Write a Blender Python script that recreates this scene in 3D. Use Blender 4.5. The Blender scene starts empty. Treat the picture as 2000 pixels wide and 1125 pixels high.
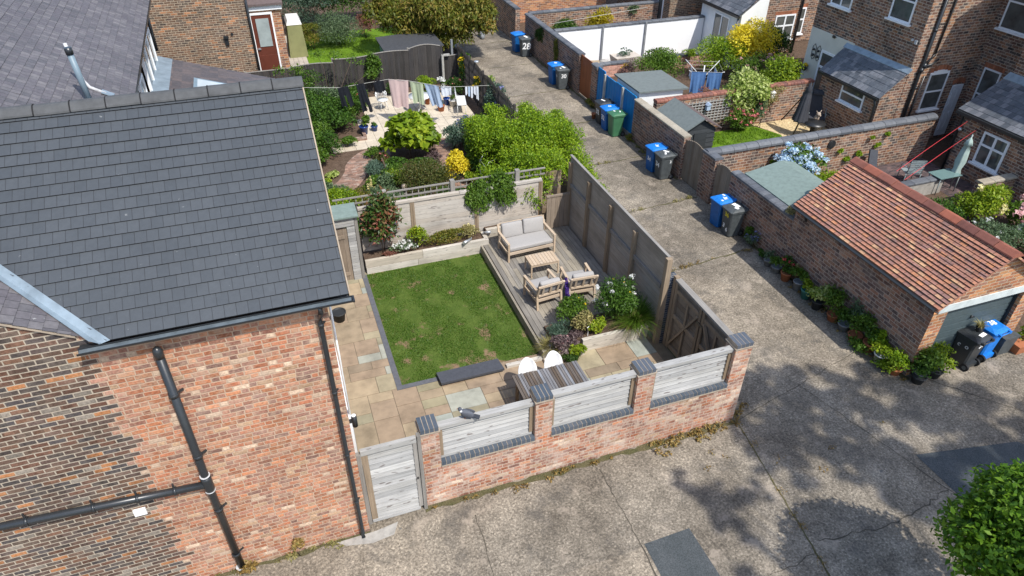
import bpy, bmesh, math, random
import numpy as np
from mathutils import Vector, Matrix

sc = bpy.context.scene
COL = sc.collection
R = random.Random(7)
rad = math.radians

# ------------------------------------------------------------------ node helpers
def nd(nt, typ, ins=None, **props):
    n = nt.nodes.new(typ)
    for k, v in props.items():
        setattr(n, k, v)
    for k, v in (ins or {}).items():
        if isinstance(v, bpy.types.NodeSocket):
            nt.links.new(v, n.inputs[k])
        else:
            n.inputs[k].default_value = v
    return n

def ma(nt, op, a, b=0.0, c=None):
    ins = {0: a, 1: b}
    if c is not None:
        ins[2] = c
    return nd(nt, 'ShaderNodeMath', ins, operation=op).outputs[0]

def c4(c):
    return (c[0], c[1], c[2], 1.0)

def mixc(nt, f, a, b, blend='MIX'):
    n = nt.nodes.new('ShaderNodeMix'); n.data_type = 'RGBA'; n.blend_type = blend
    for i, v in ((0, f), (6, a), (7, b)):
        if isinstance(v, bpy.types.NodeSocket):
            nt.links.new(v, n.inputs[i])
        else:
            n.inputs[i].default_value = c4(v) if i else v
    return n.outputs[2]

def ramp(nt, fac, stops, interp='LINEAR'):
    n = nt.nodes.new('ShaderNodeValToRGB'); cr = n.color_ramp; cr.interpolation = interp
    while len(cr.elements) < len(stops):
        cr.elements.new(0.5)
    for e, (p, c) in zip(cr.elements, stops):
        e.position = p; e.color = c4(c) if not isinstance(c, (int, float)) else (c, c, c, 1)
    nt.links.new(fac, n.inputs[0])
    return n.outputs[0]

def pos(nt):
    return nd(nt, 'ShaderNodeNewGeometry').outputs['Position']

def scaled(nt, v, s):
    return nd(nt, 'ShaderNodeVectorMath', {0: v, 1: s}, operation='MULTIPLY').outputs[0]

def noise(nt, vec, scale, detail=3.0, rough=0.55):
    return nd(nt, 'ShaderNodeTexNoise', {'Vector': vec, 'Scale': scale, 'Detail': detail, 'Roughness': rough}).outputs[0]

def sstep(nt, x, a, b, o0=0.0, o1=1.0):
    return nd(nt, 'ShaderNodeMapRange', {0: x, 1: a, 2: b, 3: o0, 4: o1}, interpolation_type='SMOOTHSTEP').outputs[0]

def newmat(name):
    m = bpy.data.materials.new(name); m.use_nodes = True
    nt = m.node_tree; nt.nodes.clear()
    return m, nt

def finish(nt, col, rough=0.8, height=None, dist=0.01, spec=0.3, metal=0.0, strength=0.6, transl=None):
    out = nt.nodes.new('ShaderNodeOutputMaterial')
    p = nt.nodes.new('ShaderNodeBsdfPrincipled')
    for k, v in (('Base Color', col), ('Roughness', rough), ('Specular IOR Level', spec), ('Metallic', metal)):
        if isinstance(v, bpy.types.NodeSocket):
            nt.links.new(v, p.inputs[k])
        else:
            p.inputs[k].default_value = c4(v) if k == 'Base Color' else v
    if height is not None:
        b = nd(nt, 'ShaderNodeBump', {'Height': height, 'Distance': dist, 'Strength': strength})
        nt.links.new(b.outputs[0], p.inputs['Normal'])
    sh = p.outputs[0]
    if transl:
        t = nd(nt, 'ShaderNodeBsdfTranslucent')
        if isinstance(col, bpy.types.NodeSocket):
            nt.links.new(col, t.inputs[0])
        else:
            t.inputs[0].default_value = c4(col)
        mx = nd(nt, 'ShaderNodeMixShader', {0: transl, 1: sh, 2: t.outputs[0]})
        sh = mx.outputs[0]
    nt.links.new(sh, out.inputs[0])

def uvxy(nt):
    uv = nd(nt, 'ShaderNodeUVMap').outputs[0]
    s = nd(nt, 'ShaderNodeSeparateXYZ', {0: uv})
    return s.outputs[0], s.outputs[1], uv

def cells(nt, w, h, gap, off=0.5, rowjit=0.0, wob=0.004, headers=False, flem=False):
    """brick-like cells in metres of UV: returns random value, second random, joint mask (1 on the unit), column, row, u"""
    u, v, uv = uvxy(nt)
    if wob:
        nz = nd(nt, 'ShaderNodeTexNoise', {'Vector': uv, 'Scale': 6.0, 'Detail': 2.0})
        sp = nd(nt, 'ShaderNodeSeparateColor', {0: nz.outputs['Color']})
        u = ma(nt, 'ADD', u, ma(nt, 'MULTIPLY', ma(nt, 'SUBTRACT', sp.outputs[0], 0.5), wob * 6))
        v = ma(nt, 'ADD', v, ma(nt, 'MULTIPLY', ma(nt, 'SUBTRACT', sp.outputs[1], 0.5), wob * 4))
    rowf = ma(nt, 'DIVIDE', v, h)
    row = ma(nt, 'FLOOR', rowf)
    fv = ma(nt, 'FRACT', rowf)
    o = ma(nt, 'MULTIPLY', ma(nt, 'FLOORED_MODULO', row, 2.0), off)
    if rowjit:
        wn = nd(nt, 'ShaderNodeTexWhiteNoise', {'W': row}, noise_dimensions='1D').outputs[0]
        o = ma(nt, 'ADD', o, ma(nt, 'MULTIPLY', wn, rowjit))
    wd = w
    if headers:
        hd = ma(nt, 'GREATER_THAN', ma(nt, 'FLOORED_MODULO', row, 4.0), 2.5)
        wd = ma(nt, 'SUBTRACT', w, ma(nt, 'MULTIPLY', hd, w * 0.5))
    if flem:
        wn = nd(nt, 'ShaderNodeTexWhiteNoise', {'W': row}, noise_dimensions='1D').outputs[0]
        cf = ma(nt, 'ADD', ma(nt, 'DIVIDE', u, 1.5 * w), ma(nt, 'ADD', o, ma(nt, 'MULTIPLY', wn, 0.3)))
        t_ = ma(nt, 'MULTIPLY', ma(nt, 'FRACT', cf), 1.5 * w)
        ish = ma(nt, 'GREATER_THAN', t_, w)
        colm = ma(nt, 'ADD', ma(nt, 'MULTIPLY', ma(nt, 'FLOOR', cf), 2.0), ish)
        wid = ma(nt, 'SUBTRACT', w, ma(nt, 'MULTIPLY', ish, w * 0.5))
        fm = ma(nt, 'SUBTRACT', t_, ma(nt, 'MULTIPLY', ish, w))
        fu = ma(nt, 'DIVIDE', fm, wid)
        du = ma(nt, 'MINIMUM', fm, ma(nt, 'SUBTRACT', wid, fm))
        d_ = ma(nt, 'MULTIPLY', ma(nt, 'MINIMUM', fv, ma(nt, 'SUBTRACT', 1.0, fv)), h)
        mask = sstep(nt, ma(nt, 'MINIMUM', du, d_), gap * 0.3, gap * 0.75)
        w1 = nd(nt, 'ShaderNodeTexWhiteNoise', {'Vector': nd(nt, 'ShaderNodeCombineXYZ', {0: colm, 1: row, 2: 0.61}).outputs[0]}, noise_dimensions='3D')
        sc_ = nd(nt, 'ShaderNodeSeparateColor', {0: w1.outputs['Color']})
        return sc_.outputs[0], sc_.outputs[1], mask, fu, fv, u, du, d_
    cf = ma(nt, 'ADD', ma(nt, 'DIVIDE', u, wd), o)
    colm = ma(nt, 'FLOOR', cf)
    fu = ma(nt, 'FRACT', cf)
    du = ma(nt, 'MULTIPLY', ma(nt, 'MINIMUM', fu, ma(nt, 'SUBTRACT', 1.0, fu)), wd)
    dv = ma(nt, 'MULTIPLY', ma(nt, 'MINIMUM', fv, ma(nt, 'SUBTRACT', 1.0, fv)), h)
    d = ma(nt, 'MINIMUM', du, dv)
    mask = sstep(nt, d, gap * 0.3, gap * 0.75)
    cv = nd(nt, 'ShaderNodeCombineXYZ', {0: colm, 1: row, 2: 0.37})
    w1 = nd(nt, 'ShaderNodeTexWhiteNoise', {'Vector': cv.outputs[0]}, noise_dimensions='3D')
    sc_ = nd(nt, 'ShaderNodeSeparateColor', {0: w1.outputs['Color']})
    # position of the unit along the wall
    uc = ma(nt, 'MULTIPLY', ma(nt, 'SUBTRACT', ma(nt, 'ADD', colm, 0.5), o), wd)
    return sc_.outputs[0], sc_.outputs[1], mask, fu, fv, uc, du, dv

def stops(cols):
    n = len(cols)
    return [(i / n, c) for i, c in enumerate(cols)]

def brick_mat(name, cols, mort, w=0.2, h=0.068, gap=0.011, stain=0.35, headers=False, second=None, white=0.0, smear=0.0, wob=0.003, mott=0.55):
    m, nt = newmat(name)
    r, r2, mask, fu, fv, uc, du, dv = cells(nt, w, h, gap, flem=headers, wob=wob)
    if second:
        rB, r2B, maskB, _a, _b, uc, _c, _d = cells(nt, w, h, gap, wob=0.003)
    c = ramp(nt, r, stops(cols), 'CONSTANT')
    P = pos(nt)
    mc = mort
    if second:
        cols2, mort2, thr = second
        cc2 = ramp(nt, rB, stops(cols2), 'CONSTANT')
        jit = ma(nt, 'MULTIPLY', ma(nt, 'SUBTRACT', r2B, 0.5), 0.16)
        sel = ma(nt, 'LESS_THAN', ma(nt, 'ADD', uc, jit), thr)
        c = mixc(nt, sel, c, cc2)
        mask = ma(nt, 'ADD', ma(nt, 'MULTIPLY', sel, maskB), ma(nt, 'MULTIPLY', ma(nt, 'SUBTRACT', 1.0, sel), mask))
        mc = mixc(nt, sel, mort, mort2)
    # tone inside a brick
    n1 = noise(nt, P, 28.0, 3)
    c = mixc(nt, mott, c, ramp(nt, n1, [(0.25, 0.5), (0.5, 0.95), (0.75, 1.4)]), 'MULTIPLY')
    c = mixc(nt, 1.0, c, ramp(nt, r2, [(0, 0.72), (1, 1.25)]), 'MULTIPLY')
    if smear:
        ns = noise(nt, P, 8.0, 6, 0.7)
        f_ = sstep(nt, ns, 0.44, 0.64, 0, smear)
        if second:
            f_ = ma(nt, 'MULTIPLY', f_, ma(nt, 'SUBTRACT', 1.0, ma(nt, 'MULTIPLY', sel, 0.8)))
        c = mixc(nt, f_, c, mc)
    c = mixc(nt, mask, mc, c)
    n2 = noise(nt, P, 1.1, 4)
    c = mixc(nt, stain, c, ramp(nt, n2, [(0.3, 0.55), (0.5, 1.0), (0.7, 1.25)]), 'MULTIPLY')
    if white:
        n3 = noise(nt, P, 2.3, 5, 0.7)
        f_ = sstep(nt, n3, 0.47, 0.68, 0.0, white)
        if second:
            f_ = ma(nt, 'MULTIPLY', f_, ma(nt, 'SUBTRACT', 1.0, ma(nt, 'MULTIPLY', sel, 0.85)))
        c = mixc(nt, f_, c, (0.53, 0.43, 0.36))
    hgt = ma(nt, 'ADD', ma(nt, 'MULTIPLY', mask, 0.8), ma(nt, 'MULTIPLY', n1, 0.4))
    finish(nt, c, 0.9, hgt, 0.008, spec=0.15)
    return m

def tile_mat(name, cols, w, h, gap=0.006, rough=0.6, spec=0.35, spots=0.0, rowgap=False, off=0.5, rowjit=0.0, moss=None, joint=(0.03, 0.03, 0.032), var=1.0):
    m, nt = newmat(name)
    r, r2, mask, fu, fv, uc, du, dv = cells(nt, w, h, gap, off=off, rowjit=rowjit, wob=0.0)
    mk = mask if rowgap else sstep(nt, du, gap * 0.3, gap * 0.8)
    P = pos(nt)
    c = ramp(nt, r, stops(cols), 'LINEAR')
    n1 = noise(nt, P, 14.0, 4, 0.6)
    c = mixc(nt, 0.5 * var, c, ramp(nt, n1, [(0.25, 0.6), (0.5, 1.0), (0.75, 1.4)]), 'MULTIPLY')
    n2 = noise(nt, P, 0.9, 3)
    c = mixc(nt, 0.35 * var, c, ramp(nt, n2, [(0.3, 0.65), (0.5, 1.0), (0.7, 1.25)]), 'MULTIPLY')
    if spots:
        n3 = noise(nt, P, 9.0, 5, 0.7)
        c = mixc(nt, sstep(nt, n3, 0.68, 0.74, 0, spots), c, (0.45, 0.45, 0.43))
    if moss:
        n4 = noise(nt, P, 5.0, 5, 0.65)
        c = mixc(nt, sstep(nt, n4, 0.56, 0.68, 0, moss[3]), c, moss[:3])
    c = mixc(nt, mk, joint, c)
    hgt = ma(nt, 'ADD', ma(nt, 'MULTIPLY', mk, 0.6), ma(nt, 'MULTIPLY', n1, 0.3))
    finish(nt, c, rough, hgt, 0.006, spec=spec)
    return m

def tint_node(nt):
    return nd(nt, 'ShaderNodeAttribute', attribute_name='tint').outputs['Fac']

def wood_mat(name, cols, horiz=True, knots=0.0, rough=0.8, grain=0.6, dirt=0.3, spec=0.2):
    m, nt = newmat(name)
    t = tint_node(nt)
    c = ramp(nt, t, [(i / max(1, len(cols) - 1), k) for i, k in enumerate(cols)])
    u, v, uv = uvxy(nt)
    off = ma(nt, 'MULTIPLY', t, 37.0)
    vec = nd(nt, 'ShaderNodeCombineXYZ', {0: u, 1: v, 2: off}).outputs[0]
    g = noise(nt, scaled(nt, vec, (1.6, 42, 1) if horiz else (42, 1.6, 1)), 1.0, 4, 0.6)
    c = mixc(nt, grain, c, ramp(nt, g, [(0.25, 0.45), (0.5, 1.0), (0.75, 1.4)]), 'MULTIPLY')
    if knots:
        k = noise(nt, scaled(nt, vec, (5, 16, 1) if horiz else (16, 5, 1)), 1.0, 1, 0.4)
        c = mixc(nt, sstep(nt, k, 0.66, 0.74, 0, knots), c, (0.14, 0.12, 0.11))
    n2 = noise(nt, pos(nt), 1.7, 4)
    c = mixc(nt, dirt, c, ramp(nt, n2, [(0.3, 0.5), (0.5, 1.0), (0.7, 1.3)]), 'MULTIPLY')
    finish(nt, c, rough, g, 0.004, spec=spec)
    return m

def tint_mat(name, cols, rough=0.8, nscale=9.0, namt=0.5, spec=0.25, hard=False, bump=0.004, stain=0.0):
    m, nt = newmat(name)
    c = ramp(nt, tint_node(nt), stops(cols) if hard else [(i / max(1, len(cols) - 1), k) for i, k in enumerate(cols)], 'CONSTANT' if hard else 'LINEAR')
    P = pos(nt)
    n = noise(nt, P, nscale, 5, 0.62)
    c = mixc(nt, namt, c, ramp(nt, n, [(0.25, 0.5), (0.5, 1.0), (0.75, 1.35)]), 'MULTIPLY')
    if stain:
        n2 = noise(nt, P, 1.6, 4, 0.6)
        c = mixc(nt, stain, c, ramp(nt, n2, [(0.3, 0.5), (0.5, 1.0), (0.7, 1.25)]), 'MULTIPLY')
    finish(nt, c, rough, n, bump, spec=spec)
    return m

def plain(name, col, rough=0.6, spec=0.4, var=0.25, nscale=7.0, metal=0.0, transl=None, bump=0.0015):
    m, nt = newmat(name)
    n = noise(nt, pos(nt), nscale, 4, 0.6)
    c = mixc(nt, var, col, ramp(nt, n, [(0.25, 0.45), (0.5, 1.0), (0.75, 1.4)]), 'MULTIPLY')
    finish(nt, c, rough, n, bump, spec=spec, metal=metal, transl=transl)
    return m

def leaf_mat(name, cols, transl=0.38, rough=0.5, spec=0.3):
    m, nt = newmat(name)
    c = ramp(nt, tint_node(nt), [(i / max(1, len(cols) - 1), k) for i, k in enumerate(cols)])
    finish(nt, c, rough, spec=spec, transl=transl)
    return m

def soil_mat(name, a, b, sc1=6.0, sc2=45.0):
    m, nt = newmat(name)
    P = pos(nt)
    n1 = noise(nt, P, sc1, 5, 0.65); n2 = noise(nt, P, sc2, 3, 0.6)
    c = ramp(nt, n1, [(0.3, a), (0.7, b)])
    c = mixc(nt, 0.7, c, ramp(nt, n2, [(0.3, 0.4), (0.5, 1.0), (0.7, 1.6)]), 'MULTIPLY')
    finish(nt, c, 0.95, n2, 0.02, spec=0.1)
    return m

def concrete_mat():
    m, nt = newmat('worn_concrete')
    P = pos(nt)
    big = noise(nt, P, 0.55, 5, 0.6)
    mid = noise(nt, P, 2.6, 5, 0.65)
    fine = noise(nt, P, 22.0, 4, 0.7)
    ag = nd(nt, 'ShaderNodeTexVoronoi', {'Vector': P, 'Scale': 38.0}, feature='F1')
    agr = nd(nt, 'ShaderNodeSeparateColor', {0: ag.outputs['Color']}).outputs[0]
    c = ramp(nt, big, [(0.3, (0.135, 0.114, 0.089)), (0.5, (0.20, 0.171, 0.134)), (0.7, (0.29, 0.25, 0.197))])
    c = mixc(nt, 0.65, c, ramp(nt, mid, [(0.28, 0.5), (0.5, 1.0), (0.72, 1.4)]), 'MULTIPLY')
    c = mixc(nt, 0.8, c, ramp(nt, fine, [(0.3, 0.38), (0.5, 1.0), (0.68, 1.65)]), 'MULTIPLY')
    c = mixc(nt, 0.55, c, ramp(nt, agr, [(0.0, 0.45), (0.45, 0.95), (0.8, 1.15), (1.0, 1.7)]), 'MULTIPLY')
    bay = nd(nt, 'ShaderNodeTexVoronoi', {'Vector': scaled(nt, P, (0.28, 0.28, 0.0)), 'Scale': 1.0}, feature='F1', distance='CHEBYCHEV')
    bayr = nd(nt, 'ShaderNodeSeparateColor', {0: bay.outputs['Color']}).outputs[0]
    c = mixc(nt, 0.5, c, ramp(nt, bayr, [(0.0, (0.72, 0.72, 0.72)), (0.5, (1.0, 0.99, 0.97)), (1.0, (1.22, 1.17, 1.10))]), 'MULTIPLY')
    grime = noise(nt, P, 0.9, 6, 0.7)
    c = mixc(nt, sstep(nt, grime, 0.52, 0.68, 0, 0.55), c, (0.085, 0.078, 0.07))
    # pale laitance left on the surface, and dark tar spots
    lait = noise(nt, P, 1.5, 7, 0.72)
    c = mixc(nt, sstep(nt, lait, 0.55, 0.66, 0, 0.5), c, (0.40, 0.335, 0.265))
    tar = noise(nt, P, 2.2, 6, 0.6)
    c = mixc(nt, sstep(nt, tar, 0.70, 0.72, 0, 0.75), c, (0.10, 0.10, 0.10))
    finish(nt, c, 0.9, ma(nt, 'ADD', fine, ma(nt, 'MULTIPLY', agr, 0.5)), 0.012, spec=0.2)
    return m

M = {}
DARKB = [(0.085, 0.055, 0.045), (0.115, 0.060, 0.042), (0.06, 0.052, 0.052), (0.13, 0.075, 0.055), (0.10, 0.07, 0.055), (0.115, 0.058, 0.04), (0.07, 0.056, 0.05), (0.14, 0.075, 0.05), (0.09, 0.06, 0.05), (0.085, 0.062, 0.055), (0.12, 0.075, 0.055), (0.075, 0.06, 0.055), (0.105, 0.065, 0.05), (0.065, 0.055, 0.055), (0.13, 0.07, 0.045), (0.095, 0.06, 0.045), (0.20, 0.17, 0.14), (0.11, 0.07, 0.055), (0.30, 0.13, 0.055), (0.09, 0.07, 0.06)]
REDB = [(0.37, 0.145, 0.085), (0.33, 0.17, 0.125), (0.42, 0.18, 0.10), (0.27, 0.13, 0.10), (0.38, 0.20, 0.14), (0.36, 0.14, 0.08), (0.25, 0.14, 0.115), (0.44, 0.20, 0.115), (0.34, 0.185, 0.145), (0.38, 0.165, 0.095), (0.30, 0.15, 0.11), (0.40, 0.165, 0.09), (0.22, 0.13, 0.11), (0.36, 0.15, 0.09), (0.43, 0.23, 0.15), (0.32, 0.135, 0.085), (0.40, 0.27, 0.18), (0.35, 0.16, 0.105), (0.54, 0.42, 0.33), (0.29, 0.14, 0.105)]
M['house_brick'] = brick_mat('house_brick', [(min(.6, a * 1.05), b * .99, d * .90) for a, b, d in REDB], (0.44, 0.31, 0.22), headers=True, white=0.14, stain=0.35, w=0.215, h=0.080, gap=0.016, smear=0.55, wob=0.006, mott=0.85,
                             second=([(a * 1.1, b * 1.1, d * 1.1) for a, b, d in DARKB], (0.37, 0.315, 0.245), -2.86))
M['garden_brick'] = brick_mat('garden_brick', [(a * 1.02, b * .97, d * .9) for a, b, d in REDB], (0.46, 0.35, 0.275), white=0.55, stain=0.4, w=0.225, h=0.084, gap=0.015, smear=0.85, wob=0.006, mott=0.9)
M['old_brick'] = brick_mat('old_brick', [(0.16, 0.075, 0.05), (0.10, 0.06, 0.05), (0.21, 0.10, 0.06), (0.07, 0.055, 0.052), (0.25, 0.12, 0.07), (0.13, 0.07, 0.055), (0.18, 0.085, 0.055), (0.30, 0.15, 0.08)], (0.42, 0.345, 0.27), stain=0.6, gap=0.017, w=0.25, h=0.098, white=0.15, smear=0.35, wob=0.006, mott=0.9)
M['alley_brick'] = brick_mat('alley_brick', [(a * 1.15, b * 1.15, d * 1.15) for a, b, d in [(0.17, 0.085, 0.06), (0.115, 0.07, 0.06), (0.21, 0.105, 0.07), (0.095, 0.064, 0.06), (0.24, 0.13, 0.085), (0.135, 0.078, 0.065)]], (0.34, 0.275, 0.22), stain=0.7, white=0.12, w=0.26, h=0.098, gap=0.017, smear=0.45, wob=0.006, mott=0.9)
M['brown_brick'] = brick_mat('brown_brick', [(0.13, 0.08, 0.055), (0.17, 0.095, 0.06), (0.10, 0.07, 0.055), (0.19, 0.105, 0.065), (0.15, 0.09, 0.06), (0.11, 0.075, 0.06), (0.14, 0.085, 0.058), (0.09, 0.066, 0.056), (0.18, 0.105, 0.07), (0.36, 0.165, 0.08), (0.12, 0.078, 0.058)], (0.40, 0.33, 0.24), stain=0.45, w=0.24, h=0.085, gap=0.016, smear=0.3, wob=0.005, mott=0.8)
M['orange_brick'] = brick_mat('orange_brick', [(0.42, 0.19, 0.09), (0.36, 0.15, 0.08), (0.46, 0.23, 0.11), (0.30, 0.14, 0.08), (0.25, 0.13, 0.09)], (0.45, 0.38, 0.28), stain=0.3, w=0.25, h=0.092, gap=0.014)
M['white_brick'] = plain('white_painted_wall', (0.80, 0.80, 0.80), 0.8, 0.15, 0.10, 3.0, bump=0.004)
M['pink_brick'] = brick_mat('pink_brick', [(0.50, 0.26, 0.20), (0.45, 0.22, 0.17)], (0.5, 0.4, 0.33), stain=0.4)
M['blue_brick'] = brick_mat('blue_brick', [(0.045, 0.055, 0.075), (0.06, 0.068, 0.085)], (0.25, 0.24, 0.22), stain=0.3)
M['arch_brick'] = brick_mat('arch_brick', [(0.34, 0.13, 0.07), (0.28, 0.11, 0.06)], (0.2, 0.11, 0.07), w=0.08, h=0.5, gap=0.008, stain=0.2)
M['roof_tile'] = tile_mat('roof_tile', [(0.054, 0.061, 0.069), (0.058, 0.065, 0.073), (0.051, 0.058, 0.066), (0.060, 0.067, 0.075)], 0.147, 0.1835, gap=0.006, rough=0.6, spec=0.35, joint=(0.032, 0.034, 0.037), var=0.4, spots=.35)
M['old_slate'] = tile_mat('old_slate', [(0.105, 0.098, 0.105), (0.135, 0.124, 0.13), (0.09, 0.086, 0.092), (0.16, 0.148, 0.15), (0.11, 0.10, 0.108)], 0.15, 0.15, gap=0.007, rough=0.6, spots=0.7, rowjit=0.7)
M['grey_slate'] = tile_mat('grey_slate', [(0.085, 0.095, 0.11), (0.12, 0.13, 0.145), (0.07, 0.078, 0.09), (0.16, 0.165, 0.18)], 0.2, 0.22, gap=0.008, rough=0.5, spots=0.5)
M['brown_tile'] = tile_mat('brown_tile', [(0.10, 0.085, 0.085), (0.125, 0.10, 0.095), (0.085, 0.075, 0.078)], 0.22, 0.25, gap=0.008, spots=0.25)
M['red_tile'] = tile_mat('red_tile', [(a * 1.02, b * 1.0, d * .95) for a, b, d in [(0.38, 0.18, 0.125), (0.25, 0.14, 0.125), (0.43, 0.20, 0.125), (0.29, 0.155, 0.13), (0.39, 0.18, 0.12), (0.22, 0.13, 0.12), (0.47, 0.21, 0.11), (0.33, 0.16, 0.125), (0.36, 0.165, 0.11), (0.26, 0.145, 0.13), (0.52, 0.31, 0.18), (0.34, 0.165, 0.125)]], 0.17, 0.092, gap=0.01, rough=0.8, spec=0.15, joint=(0.05, 0.028, 0.02), moss=(0.13, 0.085, 0.065, .45))
M['ridge'] = plain('ridge_concrete', (0.078, 0.08, 0.082), 0.75, 0.25, 0.5, 6)
M['red_ridge'] = tint_mat('red_ridge', [(0.13, 0.055, 0.045), (0.22, 0.085, 0.06), (0.36, 0.11, 0.06), (0.17, 0.08, 0.065)], nscale=6)
M['mortar'] = plain('mortar', (0.34, 0.28, 0.215), 0.95, 0.1, 0.4)
M['mortar_and_gap_shade'] = plain('dark_mortar_gap_shade', (0.025, 0.025, 0.026), 0.9, 0.1, 0.3)  # ridge joint mortar; on tile risers it paints the shade between courses
M['lead'] = plain('lead_sheet', (0.27, 0.33, 0.37), 0.45, 0.5, 0.55, 4.0, metal=0.35)
M['black_plastic'] = plain('black_plastic', (0.022, 0.025, 0.028), 0.32, 0.55, 0.2)
M['grey_pipe'] = plain('grey_pipe', (0.17, 0.23, 0.27), 0.45, 0.4, 0.2)
M['pipe_pale'] = plain('pale_pipe', (0.5, 0.5, 0.5), 0.6, 0.3, 0.5, 14)
M['white_upvc'] = plain('white_upvc', (0.78, 0.79, 0.8), 0.4, 0.4, 0.08)
M['white_paint'] = plain('white_paint', (0.82, 0.82, 0.8), 0.6, 0.3, 0.12)
M['render_cream'] = plain('cream_render', (0.62, 0.60, 0.52), 0.9, 0.1, 0.15, 2.0)
M['render_white'] = plain('white_render', (0.76, 0.77, 0.76), 0.9, 0.1, 0.12, 2.0)
M['lintel_grey'] = plain('grey_lintel', (0.50, 0.54, 0.53), 0.8, 0.2, 0.35, 5)
M['stone'] = plain('weathered_stone', (0.33, 0.31, 0.28), 0.9, 0.15, 0.6, 7)
M['stone_cap'] = tint_mat('stone_coping', [(0.30, 0.26, 0.20), (0.38, 0.34, 0.27), (0.26, 0.23, 0.19)], nscale=14)
M['blue_cap'] = tint_mat('blue_engineering_brick', [(0.055, 0.072, 0.092), (0.075, 0.09, 0.11), (0.09, 0.10, 0.118)], rough=0.5, nscale=12, namt=0.35, spec=0.4)
M['slate_cap'] = tint_mat('blue_coping', [(0.085, 0.092, 0.105), (0.115, 0.122, 0.135), (0.14, 0.147, 0.158)], rough=0.6, nscale=8, namt=0.5)
M['red_cap'] = tint_mat('red_coping', [(0.20, 0.085, 0.065), (0.28, 0.12, 0.085), (0.16, 0.08, 0.07)], nscale=9)
M['lane'] = concrete_mat()
M['asphalt'] = soil_mat('asphalt_patch', (0.062, 0.070, 0.073), (0.085, 0.092, 0.095), 2.0, 60)
M['soil'] = soil_mat('garden_soil', (0.075, 0.05, 0.035), (0.13, 0.09, 0.065))
M['moss'] = soil_mat('joint_moss', (0.07, 0.072, 0.032), (0.12, 0.098, 0.055), 4, 40)
M['crack'] = soil_mat('crack_dirt', (0.06, 0.053, 0.043), (0.10, 0.088, 0.068), 4, 40)
M['turf'] = None
M['slab'] = tint_mat('sandstone_slab', [(0.285, 0.222, 0.148), (0.26, 0.23, 0.155), (0.32, 0.272, 0.18), (0.33, 0.33, 0.275), (0.24, 0.188, 0.132), (0.34, 0.265, 0.175), (0.27, 0.235, 0.15), (0.30, 0.225, 0.155), (0.30, 0.315, 0.275), (0.285, 0.212, 0.145)], rough=0.75, nscale=3.4, namt=0.55, hard=True, stain=0.45)
M['grout'] = plain('slab_joint', (0.17, 0.14, 0.10), 0.95, 0.1, 0.4)
M['edging'] = plain('slate_edging', (0.105, 0.108, 0.12), 0.7, 0.3, 0.4, 12)
M['pale_slab'] = tint_mat('pale_paving', [(0.50, 0.43, 0.33), (0.55, 0.48, 0.38), (0.46, 0.39, 0.30)], nscale=5, namt=0.35)
M['path_brick'] = brick_mat('path_brick', [(0.27, 0.16, 0.12), (0.32, 0.20, 0.15), (0.22, 0.14, 0.11), (0.30, 0.22, 0.18)], (0.22, 0.17, 0.13), w=0.17, h=0.085, gap=0.008, stain=0.5)
M['yard_brick'] = brick_mat('yard_brick', [(0.11, 0.08, 0.08), (0.14, 0.095, 0.09), (0.09, 0.07, 0.072)], (0.1, 0.085, 0.08), w=0.18, h=0.09, gap=0.008, stain=0.5)
M['gravel'] = soil_mat('golden_gravel', (0.42, 0.32, 0.17), (0.58, 0.46, 0.28), 7, 16)
WHITEW = [(0.29, 0.285, 0.275), (0.39, 0.38, 0.365), (0.33, 0.32, 0.30), (0.44, 0.43, 0.41)]
M['board_white'] = wood_mat('weathered_board', WHITEW, True, knots=0.85, grain=0.55, dirt=0.25)
M['sleeper'] = wood_mat('sleeper_timber', [(0.44, 0.40, 0.34), (0.52, 0.48, 0.42), (0.40, 0.35, 0.28)], True, knots=0.6, grain=0.45, dirt=0.4)
M['board_buff'] = wood_mat('buff_board', [(0.38, 0.33, 0.275), (0.47, 0.42, 0.365), (0.42, 0.39, 0.35)], True, knots=0.65, grain=0.45, dirt=0.4)
M['board_brown'] = wood_mat('brown_board', [(0.17, 0.125, 0.085), (0.23, 0.17, 0.12), (0.20, 0.155, 0.115)], True, grain=0.5, dirt=0.4)
M['board_brown_v'] = wood_mat('brown_board_upright', [(0.20, 0.155, 0.115), (0.28, 0.22, 0.165), (0.23, 0.185, 0.145)], False, grain=0.55, dirt=0.35)
M['post_brown'] = wood_mat('brown_post', [(0.19, 0.135, 0.085), (0.28, 0.215, 0.15)], False, grain=0.5, dirt=0.3)
M['post_grey'] = wood_mat('grey_post', [(0.20, 0.185, 0.165), (0.28, 0.26, 0.235)], False, grain=0.5, dirt=0.3)
M['fence_grey'] = wood_mat('grey_fence_board', [(0.27, 0.235, 0.19), (0.33, 0.29, 0.245), (0.30, 0.275, 0.24)], True, grain=0.5, dirt=0.35)
M['fence_black'] = wood_mat('black_fence_board', [(0.035, 0.032, 0.03), (0.06, 0.054, 0.05), (0.045, 0.042, 0.042)], False, grain=0.6, dirt=0.4)
M['gate_grey'] = wood_mat('grey_gate_board', [(0.165, 0.13, 0.098), (0.23, 0.188, 0.145), (0.195, 0.165, 0.13)], False, grain=0.5, dirt=0.35)
M['gate_orange'] = wood_mat('orange_gate_board', [(0.23, 0.075, 0.03), (0.29, 0.10, 0.038)], False, grain=0.4, dirt=0.3, rough=0.5)
M['fence_blue'] = wood_mat('blue_fence_board', [(0.012, 0.165, 0.40), (0.017, 0.20, 0.46), (0.014, 0.18, 0.43)], False, grain=0.25, dirt=0.3, rough=0.5)
M['deck'] = wood_mat('deck_board', [(0.17, 0.155, 0.135), (0.235, 0.215, 0.185), (0.28, 0.245, 0.19), (0.20, 0.185, 0.165)], False, grain=0.6, dirt=0.45)
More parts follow.
